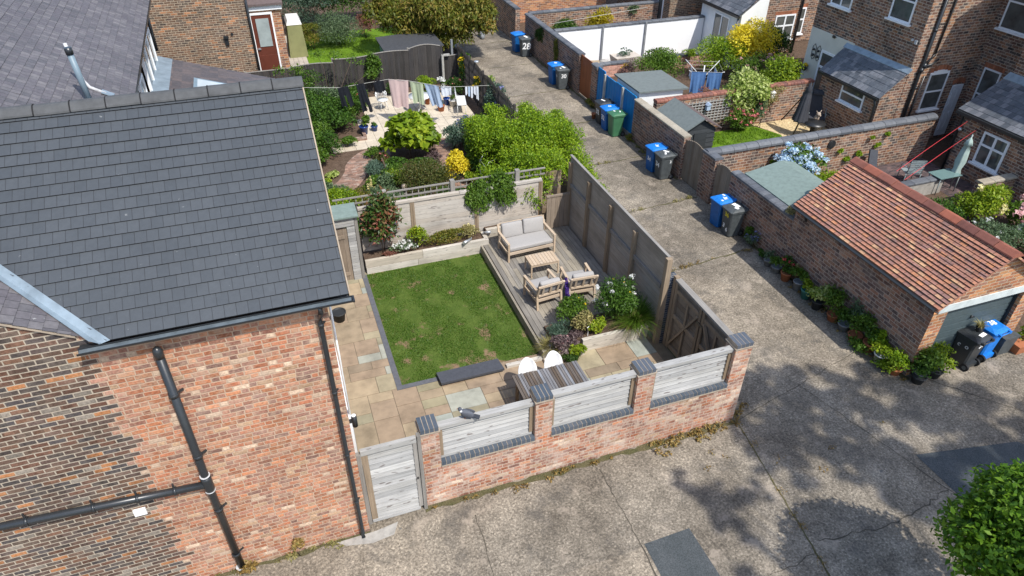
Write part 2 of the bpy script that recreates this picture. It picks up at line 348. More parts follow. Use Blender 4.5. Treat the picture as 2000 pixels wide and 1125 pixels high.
M['table_slat'] = wood_mat('old_table_slat', [(0.10, 0.075, 0.055), (0.15, 0.13, 0.115), (0.19, 0.19, 0.20), (0.09, 0.065, 0.045), (0.24, 0.25, 0.27)], False, grain=0.7, dirt=0.4)
M['teak'] = wood_mat('pale_teak', [(0.42, 0.32, 0.22), (0.50, 0.39, 0.28), (0.46, 0.37, 0.28)], True, grain=0.35, dirt=0.15, rough=0.6)
M['cushion'] = plain('grey_cushion', (0.34, 0.325, 0.31), 0.95, 0.1, 0.15, 30)
M['felt_green'] = plain('green_felt', (0.175, 0.225, 0.205), 0.95, 0.1, 0.35, 9)
M['felt_grey'] = plain('grey_felt', (0.145, 0.165, 0.16), 0.95, 0.1, 0.3, 9)
M['felt_dark'] = plain('dark_felt', (0.06, 0.062, 0.066), 0.95, 0.1, 0.4, 9)
M['felt_brown'] = plain('brown_felt', (0.13, 0.10, 0.095), 0.95, 0.1, 0.4, 9)
M['slate_top'] = plain('slate_step', (0.062, 0.066, 0.078), 0.7, 0.3, 0.35, 16)
M['shed_black'] = wood_mat('black_shed_board', [(0.032, 0.036, 0.038), (0.05, 0.055, 0.058)], True, grain=0.4, dirt=0.3)
M['shed_teal'] = wood_mat('teal_shed_board', [(0.10, 0.22, 0.22), (0.14, 0.27, 0.26)], False, grain=0.3, dirt=0.3)
M['glass'] = plain('window_glass', (0.085, 0.09, 0.085), 0.06, 0.9, 1.0, 2.2, bump=0.0)
M['glass_pale'] = plain('frosted_glass', (0.30, 0.34, 0.33), 0.15, 0.6, 0.5, 2.0, bump=0.0)
M['sky_glass'] = plain('rooflight_glass', (0.45, 0.52, 0.56), 0.1, 0.7, 0.2, 2.0, bump=0.0)
M['door_brown'] = plain('brown_door', (0.12, 0.035, 0.022), 0.35, 0.4, 0.25, 5)
M['door_grey'] = plain('grey_door', (0.60, 0.62, 0.64), 0.5, 0.3, 0.15)
M['garage_green'] = plain('green_garage_door', (0.06, 0.082, 0.088), 0.5, 0.4, 0.2)
M['bin_grey'] = plain('grey_bin', (0.066, 0.074, 0.077), 0.5, 0.35, 0.6, 9)
M['bin_black'] = plain('black_bin', (0.028, 0.031, 0.033), 0.4, 0.45, 0.25, 5)
M['bin_blue'] = plain('blue_bin', (0.008, 0.095, 0.30), 0.48, 0.35, 0.5, 9)
M['bin_blue_lid'] = plain('blue_bin_lid', (0.012, 0.17, 0.56), 0.45, 0.35, 0.4, 9)
M['bin_green'] = plain('green_bin', (0.05, 0.15, 0.075), 0.42, 0.4, 0.2, 5)
M['yellow_paint'] = plain('yellow_paint', (0.65, 0.55, 0.03), 0.6, 0.2, 0.2)
M['rubber'] = plain('rubber', (0.014, 0.014, 0.015), 0.7, 0.3, 0.2)
M['terracotta'] = plain('terracotta', (0.36, 0.135, 0.065), 0.85, 0.15, 0.35, 9)
M['blue_glaze'] = plain('blue_glaze', (0.012, 0.045, 0.20), 0.2, 0.6, 0.2)
M['pot_grey'] = plain('grey_pot', (0.20, 0.21, 0.22), 0.7, 0.2, 0.35)
M['pot_white'] = plain('white_pot', (0.62, 0.60, 0.56), 0.7, 0.2, 0.25)
M['pot_teal'] = plain('teal_pot', (0.04, 0.17, 0.15), 0.4, 0.4, 0.2)
M['pot_black'] = plain('black_pot', (0.03, 0.032, 0.034), 0.6, 0.3, 0.3)
M['black_metal'] = plain('black_metal', (0.02, 0.021, 0.023), 0.4, 0.5, 0.2)
M['white_metal'] = plain('white_metal', (0.68, 0.69, 0.68), 0.4, 0.4, 0.15)
M['silver'] = plain('silver_metal', (0.5, 0.52, 0.54), 0.3, 0.5, 0.2, metal=0.6)
M['concrete_post'] = plain('concrete_post', (0.36, 0.35, 0.32), 0.9, 0.15, 0.4, 9)
M['cloth_black'] = plain('black_cloth', (0.015, 0.017, 0.022), 0.95, 0.1, 0.3, 12)
M['cloth_pink'] = plain('pink_cloth', (0.60, 0.46, 0.44), 0.95, 0.05, 0.08, 6, transl=0.25)
M['cloth_green'] = plain('green_cloth', (0.46, 0.52, 0.36), 0.95, 0.05, 0.08, 6, transl=0.25)
M['cloth_blue'] = plain('pale_blue_cloth', (0.46, 0.57, 0.72), 0.95, 0.05, 0.08, 6, transl=0.25)
M['cloth_white'] = plain('white_cloth', (0.74, 0.77, 0.82), 0.95, 0.05, 0.08, 6, transl=0.25)
M['cloth_denim'] = plain('denim_cloth', (0.10, 0.20, 0.40), 0.95, 0.05, 0.25, 9)
M['tarp'] = plain('olive_tarpaulin', (0.22, 0.22, 0.10), 0.7, 0.2, 0.3, 3)
M['parasol_green'] = plain('sage_parasol', (0.40, 0.50, 0.46), 0.9, 0.1, 0.2, 6, transl=0.15)
M['parasol_black'] = plain('black_parasol', (0.045, 0.047, 0.055), 0.7, 0.2, 0.3, 6)
M['red_line'] = plain('red_line', (0.55, 0.05, 0.06), 0.5, 0.3, 0.05)
M['line'] = plain('washing_line', (0.45, 0.44, 0.40), 0.7, 0.2, 0.1)
M['bark'] = plain('bark', (0.10, 0.075, 0.055), 0.95, 0.1, 0.5, 14, bump=0.02)
M['twig'] = plain('pale_twig', (0.28, 0.22, 0.15), 0.95, 0.1, 0.4, 14)
M['cardboard'] = plain('buff_board_sheet', (0.42, 0.33, 0.23), 0.9, 0.1, 0.25)
M['glass_table'] = plain('green_glass_top', (0.14, 0.22, 0.21), 0.1, 0.6, 0.15, 3, bump=0)
M['metal_sage'] = plain('sage_metal', (0.24, 0.28, 0.28), 0.5, 0.4, 0.15)
M['pigeon'] = tint_mat('pigeon_feathers', [(0.03, 0.033, 0.04), (0.085, 0.09, 0.105), (0.12, 0.13, 0.15), (0.7, 0.7, 0.7)], nscale=40, namt=0.3)
M['bust'] = plain('old_stone_bust', (0.38, 0.31, 0.25), 0.9, 0.1, 0.4, 20)

LV = {}
LV['privet'] = leaf_mat('leaf_privet', [(0.06, 0.125, 0.005), (0.14, 0.25, 0.008), (0.25, 0.37, 0.014), (0.38, 0.48, 0.035)])
LV['lime'] = leaf_mat('leaf_lime', [(0.07, 0.13, 0.008), (0.20, 0.30, 0.015), (0.38, 0.44, 0.03)])
LV['green'] = leaf_mat('leaf_green', [(0.025, 0.065, 0.008), (0.055, 0.125, 0.014), (0.105, 0.205, 0.024)])
LV['mid'] = leaf_mat('leaf_mid', [(0.04, 0.09, 0.009), (0.085, 0.165, 0.016), (0.155, 0.255, 0.028)])
LV['dark'] = leaf_mat('leaf_dark', [(0.018, 0.045, 0.008), (0.038, 0.085, 0.014), (0.07, 0.135, 0.022)])
LV['greygreen'] = leaf_mat('leaf_greygreen', [(0.06, 0.10, 0.05), (0.12, 0.18, 0.085), (0.19, 0.26, 0.13)])
LV['blueg'] = leaf_mat('leaf_bluegreen', [(0.04, 0.08, 0.05), (0.09, 0.15, 0.10), (0.17, 0.24, 0.17)])
LV['bronze'] = leaf_mat('leaf_bronze', [(0.045, 0.07, 0.01), (0.13, 0.16, 0.02), (0.22, 0.20, 0.03), (0.34, 0.21, 0.06)])
LV['brownred'] = leaf_mat('leaf_brownred', [(0.04, 0.065, 0.014), (0.09, 0.115, 0.022), (0.16, 0.11, 0.035)])
LV['photinia'] = leaf_mat('leaf_photinia', [(0.025, 0.06, 0.014), (0.06, 0.12, 0.025), (0.09, 0.15, 0.035), (0.30, 0.085, 0.06), (0.42, 0.24, 0.15)], rough=0.35)
LV['yellow'] = leaf_mat('leaf_yellow', [(0.45, 0.34, 0.01), (0.72, 0.56, 0.015), (0.82, 0.70, 0.06)])
LV['gold'] = leaf_mat('leaf_gold', [(0.20, 0.20, 0.01), (0.45, 0.36, 0.015), (0.60, 0.48, 0.04)])
LV['varieg'] = leaf_mat('leaf_variegated', [(0.08, 0.15, 0.015), (0.22, 0.32, 0.04), (0.48, 0.55, 0.17), (0.60, 0.64, 0.30)])
LV['red'] = leaf_mat('leaf_acer', [(0.16, 0.07, 0.05), (0.26, 0.11, 0.08), (0.32, 0.16, 0.11)])
LV['straw'] = leaf_mat('leaf_straw', [(0.16, 0.16, 0.04), (0.30, 0.27, 0.10), (0.44, 0.36, 0.16)])
LV['purpleleaf'] = leaf_mat('leaf_purple', [(0.08, 0.05, 0.06), (0.16, 0.11, 0.11), (0.25, 0.20, 0.18)])
LV['dry'] = leaf_mat('leaf_dry', [(0.09, 0.08, 0.025), (0.18, 0.105, 0.03), (0.30, 0.20, 0.06), (0.11, 0.12, 0.03)], transl=0.1)
LV['tree'] = leaf_mat('leaf_tree', [(0.03, 0.085, 0.006), (0.075, 0.175, 0.010), (0.15, 0.28, 0.018), (0.22, 0.36, 0.03)])
LV['f_white'] = leaf_mat('petal_white', [(0.75, 0.75, 0.72), (0.85, 0.85, 0.82)])
LV['f_blue'] = leaf_mat('petal_blue', [(0.24, 0.45, 0.70), (0.46, 0.64, 0.80), (0.66, 0.78, 0.84), (0.76, 0.84, 0.86)])
LV['f_pink'] = leaf_mat('petal_pink', [(0.55, 0.10, 0.14), (0.70, 0.20, 0.22), (0.75, 0.35, 0.28)])
LV['f_palepink'] = leaf_mat('petal_palepink', [(0.65, 0.33, 0.34), (0.75, 0.50, 0.48)])
LV['f_purple'] = leaf_mat('petal_purple', [(0.07, 0.03, 0.24), (0.13, 0.05, 0.38)])
LV['f_lav'] = leaf_mat('petal_lavender', [(0.16, 0.17, 0.38), (0.26, 0.27, 0.5)])
LV['f_yellow'] = leaf_mat('petal_yellow', [(0.75, 0.50, 0.01), (0.85, 0.65, 0.03)])
LV['f_cream'] = leaf_mat('petal_cream', [(0.75, 0.65, 0.25), (0.82, 0.76, 0.45)])
LV['f_red'] = leaf_mat('petal_red', [(0.6, 0.04, 0.06), (0.72, 0.12, 0.14)])
LV['lawn'] = leaf_mat('grass_blade', [(0.038, 0.092, 0.008), (0.056, 0.128, 0.011), (0.082, 0.162, 0.017), (0.17, 0.18, 0.06)], transl=0.25)
LV['lawn_bright'] = leaf_mat('grass_blade_bright', [(0.09, 0.18, 0.01), (0.14, 0.25, 0.014), (0.18, 0.29, 0.025)], transl=0.25)

def turf_mat(name, a, b, brown, amt):
    m, nt = newmat(name)
    P = pos(nt)
    n1 = noise(nt, P, 3.2, 5, 0.65); n2 = noise(nt, P, 40, 3); n3 = noise(nt, P, 1.5, 5, 0.62)
    c = ramp(nt, n1, [(0.3, a), (0.7, b)])
    c = mixc(nt, 0.6, c, ramp(nt, n2, [(0.3, 0.5), (0.5, 1.0), (0.7, 1.4)]), 'MULTIPLY')
    c = mixc(nt, sstep(nt, n3, 0.56, 0.66, 0, amt), c, brown)
    finish(nt, c, 0.9, n2, 0.02, spec=0.1)
    return m
M['turf'] = turf_mat('patchy_turf', (0.055, 0.092, 0.016), (0.085, 0.122, 0.024), (0.22, 0.145, 0.09), 1.0)
M['turf_bright'] = turf_mat('bright_turf', (0.09, 0.17, 0.012), (0.13, 0.22, 0.018), (0.17, 0.20, 0.04), 0.3)

# ------------------------------------------------------------------ mesh helpers
class MB:
    def __init__(s):
        s.v = []; s.f = []; s.uv = {}; s.mi = []; s.tt = []; s.m = 0; s.t = 0.5; s.sm = []; s.smooth = False
    def face(s, pts, uv=None):
        b = len(s.v); s.v.extend([tuple(p) for p in pts]); s.f.append(tuple(range(b, b + len(pts))))
        if uv:
            s.uv[len(s.f) - 1] = uv
        s.mi.append(s.m); s.tt.append(s.t); s.sm.append(s.smooth)
        return s
    def idx(s, verts, faces):
        b = len(s.v); s.v.extend([tuple(p) for p in verts])
        for f in faces:
            s.f.append(tuple(i + b for i in f)); s.mi.append(s.m); s.tt.append(s.t); s.sm.append(s.smooth)
        return s
    def box(s, x0, x1, y0, y1, z0, z1):
        v = [(x0, y0, z0), (x1, y0, z0), (x1, y1, z0), (x0, y1, z0), (x0, y0, z1), (x1, y0, z1), (x1, y1, z1), (x0, y1, z1)]
        return s.idx(v, [(0, 3, 2, 1), (4, 5, 6, 7), (0, 1, 5, 4), (1, 2, 6, 5), (2, 3, 7, 6), (3, 0, 4, 7)])
    def bar(s, a, b, w, h, up=(0, 0, 1)):
        a = Vector(a); b = Vector(b); d = (b - a).normalized(); up = Vector(up)
        if abs(d.dot(up)) > 0.98:
            up = Vector((0, 1, 0))
        sd = d.cross(up).normalized(); u = sd.cross(d)
        sd = sd * (w / 2); u = u * (h / 2)
        v = [a - sd - u, a + sd - u, a + sd + u, a - sd + u, b - sd - u, b + sd - u, b + sd + u, b - sd + u]
        return s.idx(v, [(0, 3, 2, 1), (4, 5, 6, 7), (0, 1, 5, 4), (1, 2, 6, 5), (2, 3, 7, 6), (3, 0, 4, 7)][:1] + [(4, 5, 6, 7), (0, 1, 5, 4), (1, 2, 6, 5), (2, 3, 7, 6), (3, 0, 4, 7)])
    def hexa(s, b4, t4):
        return s.idx(list(b4) + list(t4), [(0, 3, 2, 1), (4, 5, 6, 7), (0, 1, 5, 4), (1, 2, 6, 5), (2, 3, 7, 6), (3, 0, 4, 7)])
    def prism(s, pts, z0, z1):
        n = len(pts)
        v = [(p[0], p[1], z0) for p in pts] + [(p[0], p[1], z1) for p in pts]
        return s.idx(v, [tuple(reversed(range(n))), tuple(range(n, 2 * n))] + [(i, (i + 1) % n, n + (i + 1) % n, n + i) for i in range(n)])
    def extx(s, prof, x0, x1, caps=True):   # closed profile of (y, z), extruded along x
        n = len(prof)
        v = [(x0, p[0], p[1]) for p in prof] + [(x1, p[0], p[1]) for p in prof]
        fs = [(i, n + i, n + (i + 1) % n, (i + 1) % n) for i in range(n)]
        if caps:
            fs += [tuple(range(n)), tuple(reversed(range(n, 2 * n)))]
        return s.idx(v, fs)
    def exty(s, prof, y0, y1):              # closed profile of (x, z), extruded along y
        n = len(prof)
        v = [(p[0], y0, p[1]) for p in prof] + [(p[0], y1, p[1]) for p in prof]
        return s.idx(v, [(i, (i + 1) % n, n + (i + 1) % n, n + i) for i in range(n)] + [tuple(reversed(range(n))), tuple(range(n, 2 * n))])
    def tube(s, pts, r, seg=8, r1=None):
        pts = [Vector(p) for p in pts]; n = len(pts); rings = []
        b = len(s.v)
        for i, p in enumerate(pts):
            d = (pts[min(i + 1, n - 1)] - pts[max(i - 1, 0)]).normalized()
            ref = Vector((0, 0, 1)) if abs(d.z) < 0.9 else Vector((1, 0, 0))
            a = d.cross(ref).normalized(); c = a.cross(d)
            rr = r if r1 is None else r + (r1 - r) * i / max(1, n - 1)
            for k in range(seg):
                th = 2 * math.pi * k / seg
                s.v.append(tuple(p + a * (rr * math.cos(th)) + c * (rr * math.sin(th))))
        fs = []
        for i in range(n - 1):
            for k in range(seg):
                k2 = (k + 1) % seg
                fs.append((b + i * seg + k, b + (i + 1) * seg + k, b + (i + 1) * seg + k2, b + i * seg + k2))
        fs.append(tuple(b + k for k in range(seg))); fs.append(tuple(b + (n - 1) * seg + k for k in reversed(range(seg))))
        for f in fs:
            s.f.append(f); s.mi.append(s.m); s.tt.append(s.t); s.sm.append(len(f) == 4)
        return s
    def lathe(s, prof, c=(0, 0, 0), seg=16):  # profile of (r, z)
        b = len(s.v); n = len(prof)
        for (r, z) in prof:
            for k in range(seg):
                th = 2 * math.pi * k / seg
                s.v.append((c[0] + r * math.cos(th), c[1] + r * math.sin(th), c[2] + z))
        for i in range(n - 1):
            for k in range(seg):
                k2 = (k + 1) % seg
                s.f.append((b + i * seg + k, b + i * seg + k2, b + (i + 1) * seg + k2, b + (i + 1) * seg + k)); s.mi.append(s.m); s.tt.append(s.t); s.sm.append(True)
        s.f.append(tuple(b + k for k in reversed(range(seg)))); s.mi.append(s.m); s.tt.append(s.t); s.sm.append(False)
        s.f.append(tuple(b + (n - 1) * seg + k for k in range(seg))); s.mi.append(s.m); s.tt.append(s.t); s.sm.append(False)
        return s
    def ball(s, c, rx, ry=None, rz=None, seg=10, rings=7):
        ry = ry or rx; rz = rz or rx
        prof = [(max(1e-4, math.sin(math.pi * i / rings)), -math.cos(math.pi * i / rings)) for i in range(rings + 1)]
        b = len(s.v)
        s.lathe(prof, (0, 0, 0), seg)
        for i in range(b, len(s.v)):
            p = s.v[i]; s.v[i] = (c[0] + p[0] * rx, c[1] + p[1] * ry, c[2] + p[2] * rz)
        return s
    def rbox(s, c, size, r=0.04, rot=None, puff=0.0):   # cushion: rounded and slightly puffed box
        bm = bmesh.new(); bmesh.ops.create_cube(bm, size=1.0)
        for v in bm.verts:
            v.co = Vector((v.co.x * size[0], v.co.y * size[1], v.co.z * size[2]))
        bmesh.ops.bevel(bm, geom=list(bm.edges), offset=r, segments=3, affect='EDGES', profile=0.5)
        if puff:
            bmesh.ops.subdivide_edges(bm, edges=[e for e in bm.edges if e.calc_length() > 0.15], cuts=3, use_grid_fill=True)
            for v in bm.verts:
                u = 1 - min(1, abs(v.co.x) / (size[0] / 2)) ** 2; w = 1 - min(1, abs(v.co.y) / (size[1] / 2)) ** 2; q = 1 - min(1, abs(v.co.z) / (size[2] / 2)) ** 2
                k = sorted((size[0], size[1], size[2]))[0]
                if k == size[2]:
                    v.co.z *= 1 + puff * u * w
                elif k == size[1]:
                    v.co.y *= 1 + puff * u * q
        mt = Matrix.Translation(Vector(c)) @ (rot.to_4x4() if rot else Matrix.Identity(4))
        bm.verts.index_update()
        b = len(s.v); s.v.extend([tuple(mt @ v.co) for v in bm.verts])
        for f in bm.faces:
            s.f.append(tuple(v.index + b for v in f.verts)); s.mi.append(s.m); s.tt.append(s.t); s.sm.append(True)
        bm.free()
        return s
    def xform(s, mat, start=0):
        for i in range(start, len(s.v)):
            s.v[i] = tuple(mat @ Vector(s.v[i]))
        return s
    def mesh(s, name, mats, org=(0, 0, 0)):
        me = bpy.data.meshes.new(name)
        ox, oy, oz = org
        me.from_pydata([(x - ox, y - oy, z - oz) for x, y, z in s.v], [], s.f)
        for m in (mats if isinstance(mats, (list, tuple)) else [mats]):
            me.materials.append(m)
        me.polygons.foreach_set('material_index', s.mi)
        me.polygons.foreach_set('use_smooth', s.sm)
        uvl = me.uv_layers.new(name='UVMap')
        at = me.attributes.new('tint', 'FLOAT', 'FACE'); at.data.foreach_set('value', s.tt)
        flat = []
        Z = Vector((0, 0, 1))
        for i, f in enumerate(s.f):
            if i in s.uv:
                for q in s.uv[i]:
                    flat.extend(q)
                continue
            P = [Vector(s.v[k]) for k in f]
            n = Vector((0, 0, 0))
            for a in range(len(P)):
                p, q = P[a], P[(a + 1) % len(P)]
                n += Vector(((p.y - q.y) * (p.z + q.z), (p.z - q.z) * (p.x + q.x), (p.x - q.x) * (p.y + q.y)))
            if n.length < 1e-12:
                n = Vector((0, 0, 1))
            n.normalize()
            if abs(n.z) > 0.95:
                t = Vector((1, 0, 0)); w = Vector((0, 1, 0))
            else:
                t = Z.cross(n).normalized(); w = n.cross(t)
            for p in P:
                flat.extend((p.dot(t), p.dot(w)))
        uvl.data.foreach_set('uv', flat)
        me.update()
        return me
    def build(s, name, mats, root=None, org=None):
        o = org if org is not None else (tuple(root.location) if root is not None else (0, 0, 0))
        ob = bpy.data.objects.new(name, s.mesh(name, mats, o)); COL.objects.link(ob)
        if root is not None:
            ob.parent = root
        return ob

def sub(mb, name, mats, parent, base=(0, 0, 0)):
    """a sub-part: parent already sits at its thing's origin, base is that origin in the world"""
    ob = bpy.data.objects.new(name, mb.mesh(name, mats, base)); COL.objects.link(ob); ob.parent = parent
    return ob

def tag(o, label, cat, group=None):
    o['label'] = label; o['category'] = cat
    if group:
        o['group'] = group
    return o

def thing(name, label, cat, loc=(0, 0, 0), rz=0.0, group=None):
    o = bpy.data.objects.new(name, None); o.empty_display_size = 0.2; COL.objects.link(o)
    o.location = loc; o.rotation_euler = (0, 0, rz)
    return tag(o, label, cat, group)

def single(name, label, cat, mb, mats, loc, group=None):
    """a thing that is one mesh; geometry given in world coordinates, origin moved to loc"""
    ob = bpy.data.objects.new(name, mb.mesh(name, mats, loc)); COL.objects.link(ob); ob.location = loc
    return tag(ob, label, cat, group)

def struct(name, mb, mats, kind='structure', cat=None, label=None):
    ob = bpy.data.objects.new(name, mb.mesh(name, mats)); COL.objects.link(ob); ob['kind'] = kind
    if label: ob['label'] = label
    if cat: ob['category'] = cat
    return ob

def copy_tree(o, parent=None):
    c = o.copy(); COL.objects.link(c)
    if parent is not None:
        c.parent = parent
    for ch in list(o.children):
        copy_tree(ch, c)
    return c

# ------------------------------------------------------------------ leaves
def np_mesh(name, V, F, tint, mat, smooth=False):
    me = bpy.data.meshes.new(name)
    nv, nf, k = len(V), len(F), F.shape[1]
    me.vertices.add(nv); me.vertices.foreach_set('co', V.astype(np.float32).ravel())
    me.loops.add(nf * k); me.loops.foreach_set('vertex_index', F.astype(np.int32).ravel())
    me.polygons.add(nf); me.polygons.foreach_set('loop_start', (np.arange(nf) * k).astype(np.int32))
    try:
        me.polygons.foreach_set('loop_total', np.full(nf, k, np.int32))
    except Exception:
        pass
    me.materials.append(mat)
    at = me.attributes.new('tint', 'FLOAT', 'FACE'); at.data.foreach_set('value', np.clip(tint, 0, 1).astype(np.float32))
    me.update(calc_edges=True)
    return me

def leaf_arrays(blobs, n, size, rng, shell=0.55, droop=0.0, width=0.5, spread=0.25, bias=0.0):
    """n leaves spread over the given blobs [(cx,cy,cz,rx,ry,rz)]"""
    B = np.array(blobs, float)
    wgt = (B[:, 3] * B[:, 4] + B[:, 3] * B[:, 5] + B[:, 4] * B[:, 5]); wgt /= wgt.sum()
    bi = rng.choice(len(B), n, p=wgt)
    d = rng.normal(size=(n, 3)); d /= np.linalg.norm(d, axis=1)[:, None]
    low = d[:, 2] < -0.35
    d[low, 2] *= -1
    r = shell + (1 - shell) * rng.random(n) ** 0.6
    r *= 1 + spread * (rng.random(n) - 0.4)
    C = B[bi, :3] + d * r[:, None] * B[bi, 3:]
    C[:, 2] = np.maximum(C[:, 2], 0.02)
    out = d / np.maximum(1e-6, B[bi, 3:]); out /= np.linalg.norm(out, axis=1)[:, None]
    ax = out * 0.7 + rng.normal(size=(n, 3)) * 0.7; ax[:, 2] -= droop
    ax /= np.linalg.norm(ax, axis=1)[:, None]
    nn = out * 0.8 + np.array([0, 0, 0.7]) + rng.normal(size=(n, 3)) * 0.45
    sd = np.cross(ax, nn); sd /= np.maximum(1e-6, np.linalg.norm(sd, axis=1))[:, None]
    nrm = np.cross(sd, ax)
    L = size * (0.6 + 0.8 * rng.random(n)); W = L * width
    base = C - ax * (L * 0.5)[:, None]; tip = C + ax * (L * 0.5)[:, None] - nrm * (L * 0.12)[:, None]
    mid = C + nrm * (L * 0.10)[:, None]
    lf = mid + sd * (W * 0.5)[:, None]; rt = mid - sd * (W * 0.5)[:, None]
    V = np.stack([base, rt, tip, lf], 1).reshape(-1, 3)
    F = np.arange(n * 4).reshape(n, 4)
    bt = rng.random(len(B))
    tint = 0.28 * bt[bi] + 0.72 * rng.random(n) + bias
    return V, F, tint

def clump(c, r, k, rng, sz=(0.36, 0.6), flat=0.0):
    """k sub-blobs filling the ellipsoid centre c, radii r"""
    out = []
    for i in range(k):
        d = rng.normal(size=3); d /= np.linalg.norm(d)
        rr = rng.random() ** 0.45 * 0.66
        s = sz[0] + (sz[1] - sz[0]) * rng.random()
        out.append((c[0] + d[0] * rr * r[0], c[1] + d[1] * rr * r[1], c[2] + d[2] * rr * r[2], r[0] * s, r[1] * s, r[2] * s * (1 - flat)))
    return out

SEED = [11]
def rngn():
    SEED[0] += 1
    return np.random.default_rng(SEED[0])

def foliage(name, root, blobs, n, size, mat, base, **kw):
    rng = rngn()
    V, F, t = leaf_arrays(blobs, n, size, rng, **kw)
    me = np_mesh(name, V - np.array(base), F, t, mat)
    o = bpy.data.objects.new(name, me); COL.objects.link(o); o.parent = root
    return o

def stems(root, base, blobs, k, r, mat, name='stem'):
    rng = rngn(); mb = MB()
    for i in range(k):
        b = blobs[rng.integers(len(blobs))]
        a = Vector((base[0] + rng.normal() * 0.04, base[1] + rng.normal() * 0.04, base[2]))
        e = Vector((b[0], b[1], b[2] + 0.2 * b[5]))
        m = (a + e) / 2 + Vector((rng.normal() * 0.06, rng.normal() * 0.06, 0.05))
        mb.tube([a, m, e], r, 5, r * 0.4)
    return mb.build(name, mat, root, org=base)

def flowers(root, base, blobs, n, rad_, mat, petals=14, top=0.2, spread=1.02, name='flowers', psize=None):
    """n round flower heads on the outside of the blobs, each made of petals"""
    rng = rngn(); hb = []
    B = np.array(blobs)
    rad_ *= 1.15
    for i in range(n):
        b = B[rng.integers(len(B))]
        d = rng.normal(size=3); d /= np.linalg.norm(d); d[2] = abs(d[2]) * 0.8 + top; d /= np.linalg.norm(d)
        p = b[:3] + d * b[3:] * spread
        q = rad_ * (0.75 + 0.5 * rng.random())
        hb.append((p[0], p[1], p[2], q, q, q * 0.8))
    if n <= 24:
        for q in hb: foliage('flower', root, [q], petals, psize or rad_ * 0.9, mat, base, shell=0.5, width=0.8)
        return
    return foliage(name, root, hb, n * petals, psize or rad_ * 0.9, mat, base, shell=0.5, width=0.8)

def plant(name, label, cat, base, r, h, n, size, mat, k=7, group=None, fl=None, stem=3, sr=0.012, off=(0, 0), stemmat=None, part='foliage', **kw):
    """bush of radii r=(rx,ry) and height h standing on base"""
    root = thing(name, label, cat, base, 0, group)
    rng = rngn(); n = int(n * 2.1); r = (r[0] * 1.14, r[1] * 1.14); h *= 1.06; size *= 1.08; k = int(k * 1.5)
    c = (base[0] + off[0], base[1] + off[1], base[2] + h * 0.52)
    bl = clump(c, (r[0], r[1], h * 0.5), k, rng)
    foliage(part, root, bl, n, size, mat, base, **kw)
    if stem:
        stems(root, base, bl, stem, sr, stemmat or M['bark'])
    for f in (fl or []):
        flowers(root, base, bl, *f)
    return root, bl

def grass_tuft(name, label, base, n, L, mat, group=None, spread=0.06, arch=0.7, root=None, part='blades', width=0.012, cat='ornamental grass'):
    rt = root or thing(name, label, cat, base, 0, group)
    rng = rngn(); V = []; F = []; T = []
    for i in range(n):
        a = rng.random() * 6.283; rr = spread * rng.random() ** 0.5; l = L * (0.6 + 0.5 * rng.random()); ar = arch * (0.3 + 0.9 * rng.random())
        p0 = np.array([base[0] + rr * math.cos(a), base[1] + rr * math.sin(a), base[2]])
        out = np.array([math.cos(a), math.sin(a), 0]); sd = np.array([-math.sin(a), math.cos(a), 0]) * width * 0.5
        pts = [p0 + out * (l * ar * t * t) + np.array([0, 0, l * (t - 0.55 * ar * t * t)]) for t in (0, 0.4, 0.75, 1.0)]
        b = len(V)
        for j, p in enumerate(pts):
            w = (1, 0.9, 0.6, 0.08)[j]
            V += [p - sd * w, p + sd * w]
        tt = rng.random()
        for j in range(3):
            F.append((b + 2 * j, b + 2 * j + 1, b + 2 * j + 3, b + 2 * j + 2)); T.append(tt)
    me = np_mesh(part, np.array(V) - np.array(base), np.array(F), np.array(T), mat)
    o = bpy.data.objects.new(part, me); COL.objects.link(o); o.parent = rt
    return rt

